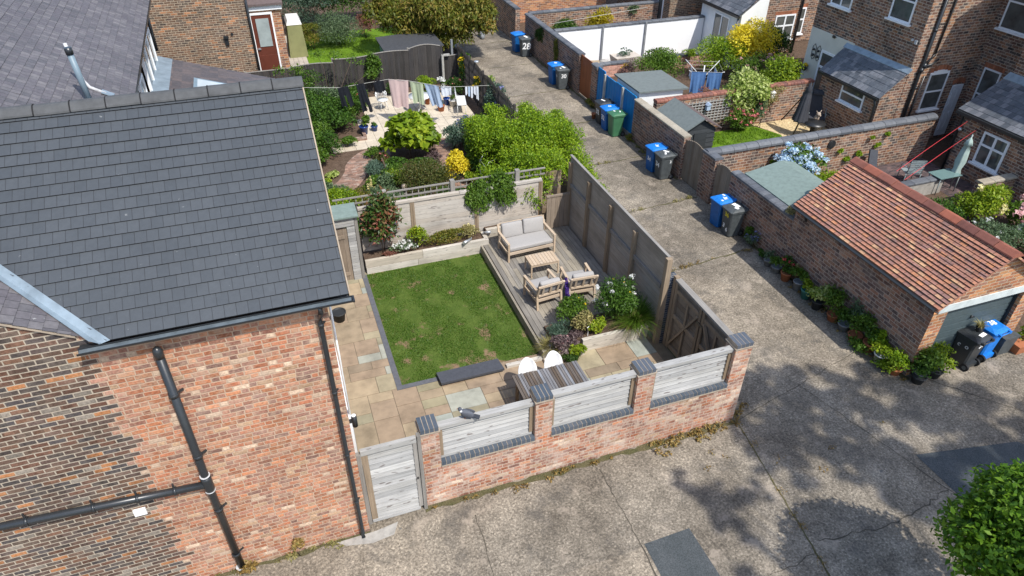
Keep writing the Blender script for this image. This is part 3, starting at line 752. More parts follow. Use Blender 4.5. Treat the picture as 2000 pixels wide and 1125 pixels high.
def scatter_blades(name, poly, n, hgt, mat, z, label, cat='grass'):
    """grass blades over a polygon (stuff)"""
    rng = rngn(); P = np.array(poly); lo = P.min(0); hi = P.max(0)
    q = lo + (hi - lo) * rng.random((n * 2, 2))
    ins = np.zeros(len(q), bool)
    j = len(P) - 1
    for i in range(len(P)):
        a, b = P[i], P[j]
        c = ((a[1] > q[:, 1]) != (b[1] > q[:, 1])) & (q[:, 0] < (b[0] - a[0]) * (q[:, 1] - a[1]) / (b[1] - a[1] + 1e-12) + a[0])
        ins ^= c; j = i
    q = q[ins][:n]; m = len(q)
    a = rng.random(m) * 6.283; l = hgt * (0.5 + 0.9 * rng.random(m)); w = 0.009 + 0.006 * rng.random(m)
    # thin out in worn patches
    g_ = np.random.default_rng(5); f = sum(np.sin(q @ (g_.normal(size=2) * k_) + g_.random() * 6.28) for k_ in (1.6, 2.2, 2.8, 3.6, 4.6, 6, 8)) * 0.42
    f_ = np.sin(q[:, 0] * 3.1 + 1.3 * np.sin(q[:, 1] * 2.3)) * np.sin(q[:, 1] * 2.7 + 1.1 * np.sin(q[:, 0] * 1.9)) + 0.6 * np.sin(q[:, 0] * 7 + q[:, 1] * 5)
    keep = rng.random(m) > np.clip((f - 0.0) * 1.0, 0, 0.96)
    q, a, l, w, f = q[keep], a[keep], l[keep], w[keep], f[keep]; m = len(q)
    s = np.stack([np.cos(a), np.sin(a), np.zeros(m)], 1) * w[:, None]
    b0 = np.stack([q[:, 0], q[:, 1], np.full(m, z)], 1)
    ln = rng.normal(size=(m, 2)) * 0.5
    tp = b0 + np.stack([ln[:, 0] * l, ln[:, 1] * l, l], 1)
    V = np.stack([b0 - s, b0 + s, tp], 1).reshape(-1, 3); F = np.arange(m * 3).reshape(m, 3)
    me = np_mesh(name, V, F, 0.15 + 0.5 * rng.random(m) + 0.18 * f, mat)
    o = bpy.data.objects.new(name, me); COL.objects.link(o); o['kind'] = 'stuff'; o['label'] = label; o['category'] = cat
    return o

def litter(name, pts, n, size, mat, label, spread=0.12, zmax=0.05, cat='weeds'):
    rng = rngn(); V = []; T = []
    seg = [(np.array(pts[i]), np.array(pts[i + 1])) for i in range(len(pts) - 1)]
    L = np.array([np.linalg.norm(b - a) for a, b in seg]); L /= L.sum()
    blobs = []
    for i in range(max(8, n // 22)):
        a, b = seg[rng.choice(len(seg), p=L)]
        p = a + (b - a) * rng.random(); s = 0.03 + 0.07 * rng.random()
        blobs.append((p[0] + rng.normal() * spread * 0.5, p[1] + rng.normal() * spread * 0.5, 0.02, s * 1.5, s, zmax * (0.5 + rng.random())))
    V, F, t = leaf_arrays(blobs, n, size, rng, shell=0.2)
    o = bpy.data.objects.new(name, np_mesh(name, V, F, t, mat)); COL.objects.link(o)
    o['kind'] = 'stuff'; o['label'] = label; o['category'] = cat
    return o

def text_mesh(s, size, ext=0.002):
    cu = bpy.data.curves.new('t', 'FONT'); cu.body = s; cu.size = size; cu.extrude = ext; cu.align_x = 'CENTER'; cu.align_y = 'CENTER'; cu.offset = size * 0.02
    ob = bpy.data.objects.new('t', cu)
    COL.objects.link(ob)
    dg = bpy.context.evaluated_depsgraph_get()
    me = bpy.data.meshes.new_from_object(ob.evaluated_get(dg))
    COL.objects.unlink(ob); bpy.data.objects.remove(ob)
    return me

def tiled(mb, O, U, S, rows, rh, xr, lift=0.018, jit=0.003, rng=R, riser=0):
    """overlapping courses on a roof plane: O origin at the eaves, U along, S up the slope; xr(s)->(u0,u1)"""
    O = Vector(O); U = Vector(U).normalized(); S = Vector(S).normalized(); N = U.cross(S).normalized()
    if N.z < 0:
        N = -N
    for i in range(rows):
        s0 = i * rh; s1 = s0 + rh * 1.04
        a0, b0 = xr(s0); a1, b1 = xr(s1)
        if b0 - a0 < 0.05:
            continue
        l0 = lift + rng.uniform(-jit, jit); l1 = 0.003
        n = max(1, int((b0 - a0) / 0.6))
        hs = [l0 + rng.uniform(-jit, jit) for _ in range(n + 1)]
        for k in range(n):
            f0, f1 = k / n, (k + 1) / n
            p0 = a0 + (b0 - a0) * f0; p1 = a0 + (b0 - a0) * f1; q0 = a1 + (b1 - a1) * f0; q1 = a1 + (b1 - a1) * f1
            A = O + U * p0 + S * s0 + N * hs[k]; B = O + U * p1 + S * s0 + N * hs[k + 1]
            C = O + U * q1 + S * s1 + N * l1; D = O + U * q0 + S * s1 + N * l1
            A0 = O + U * p0 + S * s0 - N * 0.004; B0 = O + U * p1 + S * s0 - N * 0.004
            vv0, vv1 = i * rh + 0.01 * rh, (i + 0.99) * rh
            mb.face([A, B, C, D], [(p0, vv0), (p1, vv0), (q1, vv1), (q0, vv1)])
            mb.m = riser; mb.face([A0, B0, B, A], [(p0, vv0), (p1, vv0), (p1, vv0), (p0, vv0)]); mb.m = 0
    return mb

# ------------------------------------------------------------------ camera, sun, sky
pit, yaw, rol = rad(36.265), rad(19.77), rad(0.45)
fw = Vector((math.sin(yaw) * math.cos(pit), math.cos(yaw) * math.cos(pit), -math.sin(pit)))
rt = Vector((math.cos(yaw), -math.sin(yaw), 0)); up = rt.cross(fw)
r2 = rt * math.cos(rol) + up * math.sin(rol); u2 = up * math.cos(rol) - rt * math.sin(rol)
cam = bpy.data.cameras.new('camera'); camo = bpy.data.objects.new('camera', cam); COL.objects.link(camo)
mw = Matrix.Identity(4)
for i, a in enumerate((r2, u2, -fw)):
    mw[0][i], mw[1][i], mw[2][i] = a
mw[0][3], mw[1][3], mw[2][3] = -0.0612, -7.9413, 11.0
camo.matrix_world = mw
cam.lens = 1357.04 / 2000 * 36; cam.sensor_width = 36; cam.clip_end = 500; cam.clip_start = 0.1
sc.camera = camo
SUN = Vector((0.24, -0.66, 1.0)).normalized()
sl = bpy.data.lights.new('sun', 'SUN'); sl.energy = 3.3; sl.angle = rad(0.55); sl.color = (1.0, 0.97, 0.91)
so = bpy.data.objects.new('sun', sl); COL.objects.link(so); so.rotation_euler = (-SUN).to_track_quat('-Z', 'Y').to_euler(); so.location = (5, -10, 30)
w = bpy.data.worlds.new('World'); sc.world = w; w.use_nodes = True
wt = w.node_tree; wt.nodes.clear()
sky = wt.nodes.new('ShaderNodeTexSky'); sky.sky_type = 'NISHITA'; sky.sun_disc = False
sky.sun_elevation = math.asin(SUN.z); sky.sun_rotation = math.atan2(SUN.x, SUN.y); sky.air_density = 1.0; sky.dust_density = 1.2
bg = wt.nodes.new('ShaderNodeBackground'); bg.inputs[1].default_value = 0.15
wo = wt.nodes.new('ShaderNodeOutputWorld')
wt.links.new(sky.outputs[0], bg.inputs[0]); wt.links.new(bg.outputs[0], wo.inputs[0])
sc.view_settings.view_transform = 'Standard'; sc.view_settings.look = 'None'; sc.view_settings.exposure = 0.68; sc.view_settings.gamma = 1

# ------------------------------------------------------------------ the setting
def sheet(name, polys, z, mat):
    mb = MB()
    for p in polys:
        mb.face([(x, y, z) for x, y in p])
    return struct(name, mb, mat)

sheet('ground', [[(-150, -150), (150, -150), (150, 200), (-150, 200)]], -0.03, M['soil'])
sheet('lane', [[(-60, -60), (60, -60), (60, 0.3), (-60, 0.3)], [(7.72, 0.3), (12.6, 0.3), (12.6, 9.0), (7.72, 9.0)], [(9.25, 9.0), (12.6, 9.0), (12.6, 70), (9.25, 70)]], 0.0, M['lane'])
# joints and cracks of the concrete bays
def strip(mb, pts, w, z=0.005):
    L = []; Rr = []
    for i, p in enumerate(pts):
        a = Vector(pts[max(0, i - 1)]); b = Vector(pts[min(len(pts) - 1, i + 1)])
        d = (b - a).normalized(); n = Vector((-d.y, d.x)); ww = w * R.uniform(0.3, 1.0) / 2
        L.append((p[0] + n.x * ww, p[1] + n.y * ww, z)); Rr.append((p[0] - n.x * ww, p[1] - n.y * ww, z))
    for i in range(len(pts) - 1):
        mb.face([Rr[i], Rr[i + 1], L[i + 1], L[i]])
def wig(a, b, n, amp):
    a = Vector(a); b = Vector(b); d = (b - a).normalized(); nn = Vector((-d.y, d.x))
    return [tuple(a + (b - a) * (i / n) + nn * (R.uniform(-amp, amp) if 0 < i < n else 0)) for i in range(n + 1)]
mb = MB()
strip(mb, wig((7.93, 0.05), (7.36, -3.6), 26, 0.012), 0.045)
strip(mb, wig((7.36, -3.6), (7.0, -6.5), 14, 0.012), 0.04)
for a, b in (((9.0, 5.42), (12.4, 5.74)), ((9.0, 8.75), (12.4, 8.92)), ((9.4, 12.1), (12.4, 12.25)), ((9.3, 15.6), (12.4, 15.8)), ((9.3, 19.2), (12.4, 19.3)), ((9.3, 22.9), (12.4, 23.0)), ((9.3, 26.6), (12.4, 26.7))):
    strip(mb, wig(a, b, 22, 0.03), 0.055)
struct('lane_joint', mb, M['moss'])
mb = MB()
strip(mb, wig((7.95, 0.1), (12.1, 1.12), 26, 0.02), 0.025)
strip(mb, wig((4.62, -0.1), (4.6, -1.86), 18, 0.02), 0.022); strip(mb, wig((4.6, -1.86), (4.5, -3.4), 10, 0.02), 0.03)
strip(mb, wig((7.66, -2.86), (9.3, -3.02), 12, 0.05) + wig((9.3, -3.02), (10.75, -2.78), 12, 0.05)[1:], 0.03)
strip(mb, wig((9.9, 0.6), (10.9, -3.3), 18, 0.02), 0.022)
strip(mb, wig((11.9, 0.9), (14.2, -2.0), 18, 0.02), 0.03)
strip(mb, wig((2.0, -0.3), (1.9, -2.4), 12, 0.03), 0.018)
strip(mb, wig((5.9, -3.2), (7.4, -3.05), 10, 0.04), 0.018)
struct('lane_crack', mb, M['crack'])
sheet('asphalt_patch', [[(4.66, -1.88), (5.59, -1.86), (5.60, -3.2), (4.62, -3.2)], [(10.83, -1.88), (13.1, -2.30), (13.6, -3.2), (10.85, -3.5)]], 0.006, M['asphalt'])
# neighbouring garden floors
sheet('garden_soil', [[(-4, 8.6), (8.6, 8.6), (9.2, 12.0), (9.2, 60), (-4, 60)], [(12.6, 4.7), (23.2, 4.7), (23.2, 40), (12.6, 40)], [(12.6, 2.0), (21.6, 2.0), (21.6, 4.7), (12.6, 4.7)]], 0.008, M['soil'])
mb = MB(); mb.box(9.08, 9.26, 12.0, 40, -0.05, 0.13); struct('kerb', mb, M['stone'])

# patio of mixed sandstone slabs
mb = MB(); cell = 0.27; nx = int(7.55 / cell); ny = int(7.9 / cell)
used = [[False] * ny for _ in range(nx)]
PR = random.Random(21)
for i in range(nx):
    for j in range(ny):
        if used[i][j]:
            continue
        opts = [(3, 2), (2, 3), (2, 2), (3, 3), (1, 2), (2, 1), (3, 1), (2, 2), (3, 2)]
        PR.shuffle(opts)
        for (a, b) in opts + [(1, 1)]:
            if i + a <= nx and j + b <= ny and all(not used[i + p][j + q] for p in range(a) for q in range(b)):
                for p in range(a):
                    for q in range(b):
                        used[i + p][j + q] = True
                mb.t = PR.choice([0.05, 0.05, 0.15, 0.25, 0.25, 0.35, 0.45, 0.55, 0.55, 0.65, 0.75, 0.75, 0.85, 0.95, 0.95])
                x0, y0 = 0.11 + i * cell, 0.42 + j * cell
                mb.box(x0 + .006, x0 + a * cell - .006, y0 + .006, y0 + b * cell - .006, 0.0, 0.03 + PR.uniform(0, .002))
                break
struct('patio', mb, M['slab'])
sheet('patio_bedding', [[(0.1, 0.4), (7.7, 0.4), (7.7, 8.7), (0.1, 8.7)]], 0.019, M['grout'])
mb = MB(); mb.box(1.44, 4.72, 3.46, 8.0, 0.0, 0.038); struct('lawn', mb, M['turf'])
scatter_blades('lawn_grass', [(1.45, 3.44), (4.71, 3.44), (4.71, 7.98), (1.45, 7.98)], 34000, 0.026, LV['lawn'], 0.036, 'short patchy lawn grass of the small walled garden')
mb = MB(); mb.box(1.31, 1.435, 3.33, 8.0, 0.0, 0.044); mb.box(1.436, 2.6, 3.33, 3.455, 0.0, 0.044); struct('lawn_edging', mb, M['edging'])

# ------------------------------------------------------------------ window / door builder for house walls
def frame_bars(mb, face, c, a0, a1, z0, z1, ft, vs, hs, proud, back=0.03):
    def bar(p, q, r, s):
        if face == 'W':
            mb.box(c - proud, c + back, p, q, r, s)
        elif face == 'S':
            mb.box(p, q, c - proud, c + back, r, s)
        else:
            mb.box(c - back, c + proud, p, q, r, s)
    bar(a0, a0 + ft, z0, z1); bar(a1 - ft, a1, z0, z1)
    bar(a0 + ft, a1 - ft, z1 - ft, z1); bar(a0 + ft, a1 - ft, z0, z0 + ft)
    for v in vs:
        x = a0 + (a1 - a0) * v; bar(x - ft * .55, x + ft * .55, z0 + ft, z1 - ft)
    xs = [a0 + ft] + [a0 + (a1 - a0) * v for v in vs] + [a1 - ft]
    for h in hs:
        z = z0 + (z1 - z0) * h
        for i in range(len(xs) - 1):
            l = xs[i] + (ft * .55 if i else 0); r = xs[i + 1] - (ft * .55 if i < len(xs) - 2 else 0)
            bar(l, r, z - ft * .5, z + ft * .5)

def window(root, face, c, a0, a1, z0, z1, vs=(), hs=(), ft=0.055, sill=True, name='window', frame='white_upvc', pane='glass', arch=False, lintel=None, proud=0.035):
    base = tuple(root.location)
    mb = MB(); frame_bars(mb, face, c, a0, a1, z0, z1, ft, vs, hs, proud)
    if arch:
        k = 6; am = (a0 + a1) / 2; hw = (a1 - a0) / 2
        for i in range(k):
            u0 = a0 + (a1 - a0) * i / k; u1 = a0 + (a1 - a0) * (i + 1) / k; um = (u0 + u1) / 2
            zt = z1 + arch * (1 - ((um - am) / hw) ** 2)
            if face == 'W':
                mb.box(c - proud + .002, c + .03, u0, u1, z1, zt)
            else:
                mb.box(u0, u1, c - proud + .002, c + .03, z1, zt)
    f = mb.build(name, M[frame], root)
    mp = MB()
    if face == 'W':
        mp.box(c - .012, c + .02, a0 + ft * .5, a1 - ft * .5, z0 + ft * .5, z1 - ft * .5)
    elif face == 'S':
        mp.box(a0 + ft * .5, a1 - ft * .5, c - .012, c + .02, z0 + ft * .5, z1 - ft * .5)
    else:
        mp.box(c - .02, c + .012, a0 + ft * .5, a1 - ft * .5, z0 + ft * .5, z1 - ft * .5)
    sub(mp, 'pane', M[pane], f, base)
    if sill:
        ms = MB()
        if face == 'W':
            ms.box(c - .11, c + .02, a0 - .07, a1 + .07, z0 - .06, z0 - .003)
        elif face == 'S':
            ms.box(a0 - .07, a1 + .07, c - .11, c + .02, z0 - .06, z0 - .003)
        else:
            ms.box(c - .02, c + .11, a0 - .07, a1 + .07, z0 - .06, z0 - .003)
        sub(ms, 'sill', M[frame], f, base)
    if lintel:
        ml = MB(); zt = z1 + (arch or 0) + .002
        k = 6
        for i in range(k):
            u0 = a0 - .06 + (a1 - a0 + .12) * i / k; u1 = a0 - .06 + (a1 - a0 + .12) * (i + 1) / k; um = (u0 + u1) / 2
            zz = zt - (arch or 0) * ((um - (a0 + a1) / 2) / ((a1 - a0) / 2 + .06)) ** 2
            if face == 'W':
                ml.box(c - .006, c + .02, u0, u1, zz, zz + .17)
            else:
                ml.box(u0, u1, c - .006, c + .02, zz, zz + .17)
        ml.build('lintel', M['arch_brick'], root)
    return f

# ------------------------------------------------------------------ the near brick house
EZ, EY, SL = 5.34, -0.12, 0.5886          # eaves of the extension roof
RY, RZ = 3.04, 7.20                        # its ridge
def old_z(x): return 5.46 + 0.572 * (-2.87 - x)
def ext_z(y): return EZ + SL * (y - EY)
def valley_x(y): return -2.87 - (ext_z(y) - 5.46) / 0.572
house = thing('brick_house', 'red brick extension joined to an older dark brick gable, grey tiled roof above', 'house', (-2.8, 0.0, 0.0))
mb = MB()
mb.face([(-9, 0, -0.02), (0.10, 0, -0.02), (0.10, 0, 5.36), (-2.70, 0, 5.36), (-2.87, 0, 5.44), (-9, 0, old_z(-9) - 0.02)])
mb.face([(0.10, 0, -0.02), (0.10, 5.9, -0.02), (0.10, 5.9, 5.36), (0.10, 3.0, 7.12), (0.10, 0, 5.36)])
mb.face([(0.10, 5.9, -0.02), (-3.1, 5.9, -0.02), (-3.1, 5.9, 5.36), (0.10, 5.9, 5.36)])
mb.build('wall', M['house_brick'], house)
mb = MB()
mb.face([(-3.12, 5.9, 0), (-3.36, 17.2, 0), (-3.36, 17.2, 5.4), (-3.12, 5.9, 5.4)])
mb.face([(-3.36, 17.2, 0), (-9, 17.2, 0), (-9, 17.2, 8.8), (-3.36, 17.2, 5.5)])
mb.build('wall', M['old_brick'], house)
# newer tiled roof, front slope with real courses, plain back slope
cs = math.sqrt(1 + SL * SL); mb = MB()
def xr(s):
    y = EY + s / cs
    return (max(-6.2, valley_x(min(y, RY)) + 0.09), 0.40)
tiled(mb, (0, EY, EZ + 0.02), (1, 0, 0), (0, 1, SL), 20, 0.1840, xr, lift=0.022, jit=.002, riser=1)
mb.face([(0.40, RY, RZ), (-6.2, RY, RZ), (-6.2, 6.2, 5.34), (0.40, 6.2, 5.34)])
mb.face([(0.41, EY, EZ - .05), (0.41, RY, RZ - .03), (0.41, RY, RZ + .04), (0.41, EY, EZ + .045)])
mb.face([(0.41, EY, EZ - .05), (0.09, EY + .1, EZ - .05), (0.09, RY, RZ - .06), (0.41, RY, RZ - .03)])
mb.build('roof', [M['roof_tile'], M['mortar_and_gap_shade']], house)  # near-black risers paint in the shadow line under each course
mb = MB(); L = 0.457
x = 0.43; i = 0
while x > -6.2:
    x0 = x - L; dz = R.uniform(-.006, .006)
    mb.m = 0
    pr = [(-.14, -.07), (-.132, -.045), (-.07, .02), (-.03, .04), (.03, .04), (.07, .02), (.132, -.045), (.14, -.07)]
    mb.extx([(RY + a, RZ + .055 + b + dz) for a, b in pr], x0 + .012, x)
    mb.m = 1
    mb.extx([(RY + a * 1.02, RZ + .055 + b + .006) for a, b in pr], x0 - .006, x0 + .012)
    x = x0
mb.build('ridge', [M['ridge'], M['mortar_and_gap_shade']], house)
mb = MB(); x = -6.0
mb.m = 0
for k in range(22):
    x = -2.9 + k * .15
mb.face([(0.405, EY, EZ + .03), (0.425, EY, EZ + .03), (0.425, RY, RZ + .045), (0.405, RY, RZ + .045)])
mb.build('verge', M['mortar'], house)
# old slate roof running down to the valley, and on past the ridge
OS = Vector((-1, 0, 0.572)).normalized(); mb = MB()
tiled(mb, (-2.80, -0.05, old_z(-2.80)), (0, 1, 0), OS, 46, 0.15, lambda s: (0.0, 6.6), lift=0.012, jit=0.004)
ang = math.atan2(-0.26, 11.2)
tiled(mb, (-2.80, 6.55, old_z(-2.80)), (math.sin(ang), math.cos(ang), 0), OS, 46, 0.15, lambda s: (0.0, 11.0), lift=0.012, jit=0.004)
mb.build('roof', M['old_slate'], house)
mb = MB()
mb.bar((-2.83, 6.0, 5.36), (-3.08, 17.3, 5.36), .09, .08)
g = mb.build('fascia', M['black_plastic'], house)
mb = MB()
for i in range(14):
    a = -2.9 - i * .35; b = a - .35
    mb.hexa([(a, -.035, old_z(a) - .05), (a, .0, old_z(a) - .05), (b, .0, old_z(b) - .05), (b, -.035, old_z(b) - .05)],
            [(a, -.035, old_z(a) - .012), (a, .0, old_z(a) - .012), (b, .0, old_z(b) - .012), (b, -.035, old_z(b) - .012)])
mb.build('verge', M['mortar'], house)
# lead valley
mb = MB(); N1 = Vector((-0.572 * -1, 0, 1)).normalized()
for i in range(4):
    y0, y1 = -.14 + i * .82, -.14 + (i + 1) * .82 + .03
    k = .003 * (3 - i)
    xa, xb = valley_x(y0), valley_x(y1); za, zb = ext_z(y0) + .012 + k, ext_z(y1) + .012 + k
    for e in (0, 1):
        f = lambda x, y: old_z(x) + .03 + k
    mb.face([(xa - .11, y0, old_z(xa - .11) + .024 + k), (xa, y0, za), (xb, y1, zb), (xb - .11, y1, old_z(xb - .11) + .024 + k)])
    mb.face([(xa, y0, za), (xa + .12, y0, za + .032), (xb + .12, y1, zb + .032), (xb, y1, zb)])
    mb.box(xa - .02, xa + .012, y0, y0 + .03, za, za + .012)
mb.build('lead_valley', M['lead'], house)
# gutter and pipes
mb = MB(); pr = []
for k in range(9):
    th = math.pi + math.pi * k / 8; pr.append((-.185 + .062 * math.cos(th), 5.335 + .06 * math.sin(th)))
for k in range(9):
    th = 2 * math.pi - math.pi * k / 8; pr.append((-.185 + .052 * math.cos(th), 5.335 + .05 * math.sin(th)))
mb.extx(pr, -2.90, 0.44)
mb.extx([(-.185 + .066 * math.cos(t_ * .785), 5.33 + .06 * min(0.1, math.sin(t_ * .785))) for t_ in range(8)], .44, .465)
gut = mb.build('gutter', M['black_plastic'], house)
mb = MB(); mb.box(-2.88, .42, -.222, -.150, 5.318, 5.326); sub(mb, 'gutter_sky_reflection', plain('painted_sky_reflection', (0.11, 0.13, 0.14), 0.3, 0.5, 0.6, 8), gut, (-2.8, 0, 0))  # added grey strip, its colour standing in for sky reflected in the gutter
mb = MB(); mb.box(-2.9, .40, -.118, -.02, 5.22, 5.30); mb.build('fascia', M['black_plastic'], house)
def bracket(mb, c, r): mb.lathe([(r * 1.18, -.03), (r * 1.18, .03)], c, 12)
mb = MB()
mb.tube([(0.0, -.19, 5.30), (0.0, -.185, 5.19), (-.02, -.075, 5.06), (-.03, -.07, 4.95), (-.03, -.07, .1), (-.03, -.12, .03)], .036, 10)
for z in (4.9, 3.6, 2.2, 1.0): bracket(mb, (-.03, -.07, z), .036); mb.bar((-.03, -.07, z), (.03, 0, z), .03, .02)
mb.build('downpipe', M['black_plastic'], house)
mb = MB(); sx = -2.08
mb.tube([(sx, -.09, .10), (sx - .02, -.09, 2.3), (sx + .0, -.09, 5.02)], .058, 14)
for z in (5.02,): mb.lathe([(.062, -.1), (.066, 0), (.05, .05), (.02, .075), (.001, .08)], (sx, -.09, z), 14)
for z in (4.25, 3.0, 1.75, .55): bracket(mb, (sx - .01, -.09, z), .058); mb.bar((sx, -.09, z), (sx + .11, -.01, z), .025, .025)
mb.lathe([(.07, -.14), (.078, -.1), (.078, .12), (.07, .16)], (sx - .02, -.09, 2.37), 14)
mb.lathe([(.075, 0), (.075, .12)], (sx, -.09, .05), 14)
sp = mb.build('soil_pipe', M['black_plastic'], house)
mb = MB(); mb.m = 0
mb.tube([(-2.09, -.10, 2.37), (-3.4, -.10, 2.47), (-9, -.10, 2.90)], .058, 14)
for x in (-2.55, -3.05, -3.62, -4.45):
    z = 2.37 + (-2.09 - x) * .077
    mb.tube([(x - .02, -.10, z), (x + .02, -.10, z)], .069, 12); mb.box(x - .012, x + .012, -.11, -.085, z + .05, z + .16)
sub(mb, 'branch_pipe', M['black_plastic'], sp, (-2.8, 0, 0))
for z in (2.56, 2.22, .17):
    mb = MB(); mb.lathe([(.064 + .012, -.008), (.064 + .012, .008)], (sx - .02, -.09, z), 14); sub(mb, 'collar', M['pipe_pale'], sp, (-2.8, 0, 0))
mb = MB(); mb.box(-3.22, -3.05, -.035, .0, 1.99, 2.12); mb.box(-3.2, -3.07, -.042, -.034, 2.02, 2.035); mb.build('vent_cover', M['white_paint'], house)
mb = MB(); mb.box(.10, .15, .28, .33, 2.52, 2.57); mb.tube([(.19, .30, 2.42), (.19, .30, 2.66)], .045, 12); mb.build('wall_lamp', M['black_metal'], house)
mb = MB(); mb.tube([(.19, .30, 2.661), (.19, .30, 2.668)], .036, 12); mb.build('lamp_lens', M['white_paint'], house)
window(house, 'E', .10, .75, 3.3, .1, 2.2, vs=(.5,), sill=False, name='patio_door', ft=.06, proud=.06)
mb = MB(); mb.tube([(.15, .62, 5.0), (.15, .62, 3.6), (.15, .80, 3.2), (.15, .80, .1)], .02, 6); mb.build('waste_pipe', M['white_paint'], house)
# flue pipes standing on the old slates
def on_old(x, y): return Vector((x, y, old_z(x)))
mb = MB(); a = on_old(-3.45, 7.25)
mb.tube([a, a + Vector((-.05, .02, .95))], .058, 12)
f = mb.build('flue_pipe', M['grey_pipe'], house)
mb = MB(); mb.tube([a + Vector((-.05, .02, .951)), a + Vector((-.055, .022, 1.08))], .07, 12); sub(mb, 'flue_cap', M['black_plastic'], f, (-2.8, 0, 0))
mb = MB(); mb.hexa(*[[(a.x + dx, a.y + dy, old_z(a.x + dx) + h) for dx, dy in ((-.05, -.16), (.22, -.16), (.22, .16), (-.05, .16))] for h in (.012, .032)])
sub(mb, 'lead_flashing', M['lead'], f, (-2.8, 0, 0))
mb = MB(); a = on_old(-3.28, 8.0)
mb.tube([a, a + Vector((-.25, 0, .16)), a + Vector((-.33, .02, .30)), a + Vector((-.42, .05, 1.05))], .035, 8)
f = mb.build('vent_pipe', M['pipe_pale'], house)
mb = MB(); mb.hexa(*[[(a.x + dx, a.y + dy, old_z(a.x + dx) + h) for dx, dy in ((-.06, -.1), (.14, -.1), (.14, .1), (-.06, .1))] for h in (.012, .03)])
sub(mb, 'lead_flashing', M['lead'], f, (-2.8, 0, 0))
# windows in the wall under the old eaves
window(house, 'E', -3.16, 12.9, 15.6, 3.9, 5.0, vs=(.33, .66), proud=.05)
window(house, 'E', -3.16, 11.2, 12.0, 4.2, 4.8, proud=.05, sill=False)
window(house, 'E', -3.16, 8.5, 11.5, 3.4, 4.1, vs=(.5,), proud=.05)
mb = MB(); mb.tube([(-3.2, 16.7, 5.3), (-3.2, 16.6, 4.0)], .05, 8); mb.build('downpipe', M['black_plastic'], house)
# lean-to behind the ridge with rooflight
mb = MB(); O = (0.15, 10.0, 2.93); LS = Vector((-3.15, 0, 1.02)).normalized()
tiled(mb, O, (0, 1, 0), LS, 13, .25, lambda s: (0, 6.0), lift=.014)
mb.face([(0.15, 16.0, 2.9), (-3.0, 16.0, 3.92), (-3.0, 16.0, 0), (0.15, 16.0, 0)])
mb.face([(0.13, 10, 0), (0.13, 16, 0), (0.13, 16, 2.93), (0.13, 10, 2.93)])
lr = mb.build('roof', M['brown_tile'], house)
mb = MB(); mb.face([(-2.75, 10, 3.885), (-2.75, 16.0, 3.885), (-3.15, 16.0, 4.02), (-3.15, 10, 4.02)]); sub(mb, 'lead_flashing', M['lead'], lr, (-2.8, 0, 0))
mb = MB()
def lz(x): return 2.93 + (0.15 - x) * 1.02 / 3.15
mb.hexa([(-2.15, 12.2, lz(-2.15)), (-1.1, 12.2, lz(-1.1)), (-1.1, 14.5, lz(-1.1)), (-2.15, 14.5, lz(-2.15))], [(-2.15, 12.2, lz(-2.15) + .06), (-1.1, 12.2, lz(-1.1) + .06), (-1.1, 14.5, lz(-1.1) + .06), (-2.15, 14.5, lz(-2.15) + .06)])
rl = mb.build('rooflight', M['grey_pipe'], house)
mb = MB(); mb.hexa([(-2.05, 12.3, lz(-2.05) + .05), (-1.2, 12.3, lz(-1.2) + .05), (-1.2, 14.4, lz(-1.2) + .05), (-2.05, 14.4, lz(-2.05) + .05)], [(-2.05, 12.3, lz(-2.05) + .07), (-1.2, 12.3, lz(-1.2) + .07), (-1.2, 14.4, lz(-1.2) + .07), (-2.05, 14.4, lz(-2.05) + .07)])
sub(mb, 'pane', M['sky_glass'], rl, (-2.8, 0, 0))

# brown brick house beyond, with porch
bh = thing('brick_house', 'brown brick house wall behind the tiled roofs, dark door in a small porch', 'house', (-1.5, 22.5, 0))
mb = MB(); mb.box(-9, -.38, 22.5, 32, 0, 7.2); mb.build('wall', M['brown_brick'], bh)
mb = MB(); mb.face([(-9.2, 22.3, 7.2), (-.2, 22.3, 7.2), (-.2, 27, 9.6), (-9.2, 27, 9.6)]); mb.face([(-9.2, 32, 7.2), (-.2, 32, 7.2), (-.2, 27, 9.6), (-9.2, 27, 9.6)]); mb.build('roof', M['old_slate'], bh)
mb = MB(); mb.box(-.36, .92, 22.7, 25.2, 0, 3.46); pw = mb.build('porch_wall', M['orange_brick'], bh)
mb = MB(); mb.hexa([(-.37, 22.5, 3.66), (1.05, 22.5, 3.66), (1.05, 25.4, 4.2), (-.37, 25.4, 4.2)], [(-.37, 22.5, 3.74), (1.05, 22.5, 3.74), (1.05, 25.4, 4.28), (-.37, 25.4, 4.28)]); mb.build('porch_roof', M['felt_brown'], bh)
mb = MB(); mb.box(-.36, 1.0, 22.6, 22.69, 3.47, 3.655); mb.build('fascia', M['white_paint'], bh)
mb = MB(); mb.box(-.30, -.25, 22.64, 22.72, .9, 3.38); mb.box(.52, .58, 22.64, 22.72, .9, 3.38); mb.box(-.25, .52, 22.64, 22.72, 3.3, 3.38); df = mb.build('door_frame', M['white_paint'], bh)
mb = MB(); mb.box(-.25, .52, 22.66, 22.73, .9, 3.3); mb.box(-.2, .47, 22.645, 22.665, 1.05, 1.7); dr = mb.build('door', M['door_brown'], bh)
mb = MB(); mb.box(-.10, .40, 22.64, 22.662, 2.05, 3.15); sub(mb, 'pane', M['glass_pale'], dr, (-1.5, 22.5, 0))
mb = MB(); mb.box(-.21, -.1, 22.60, 22.66, 1.95, 2.0); sub(mb, 'handle', M['silver'], dr, (-1.5, 22.5, 0))
mb = MB(); mb.tube([(-.30, 22.42, 5.5), (-.34, 22.42, 0)], .045, 8); mb.build('downpipe', M['black_plastic'], bh)
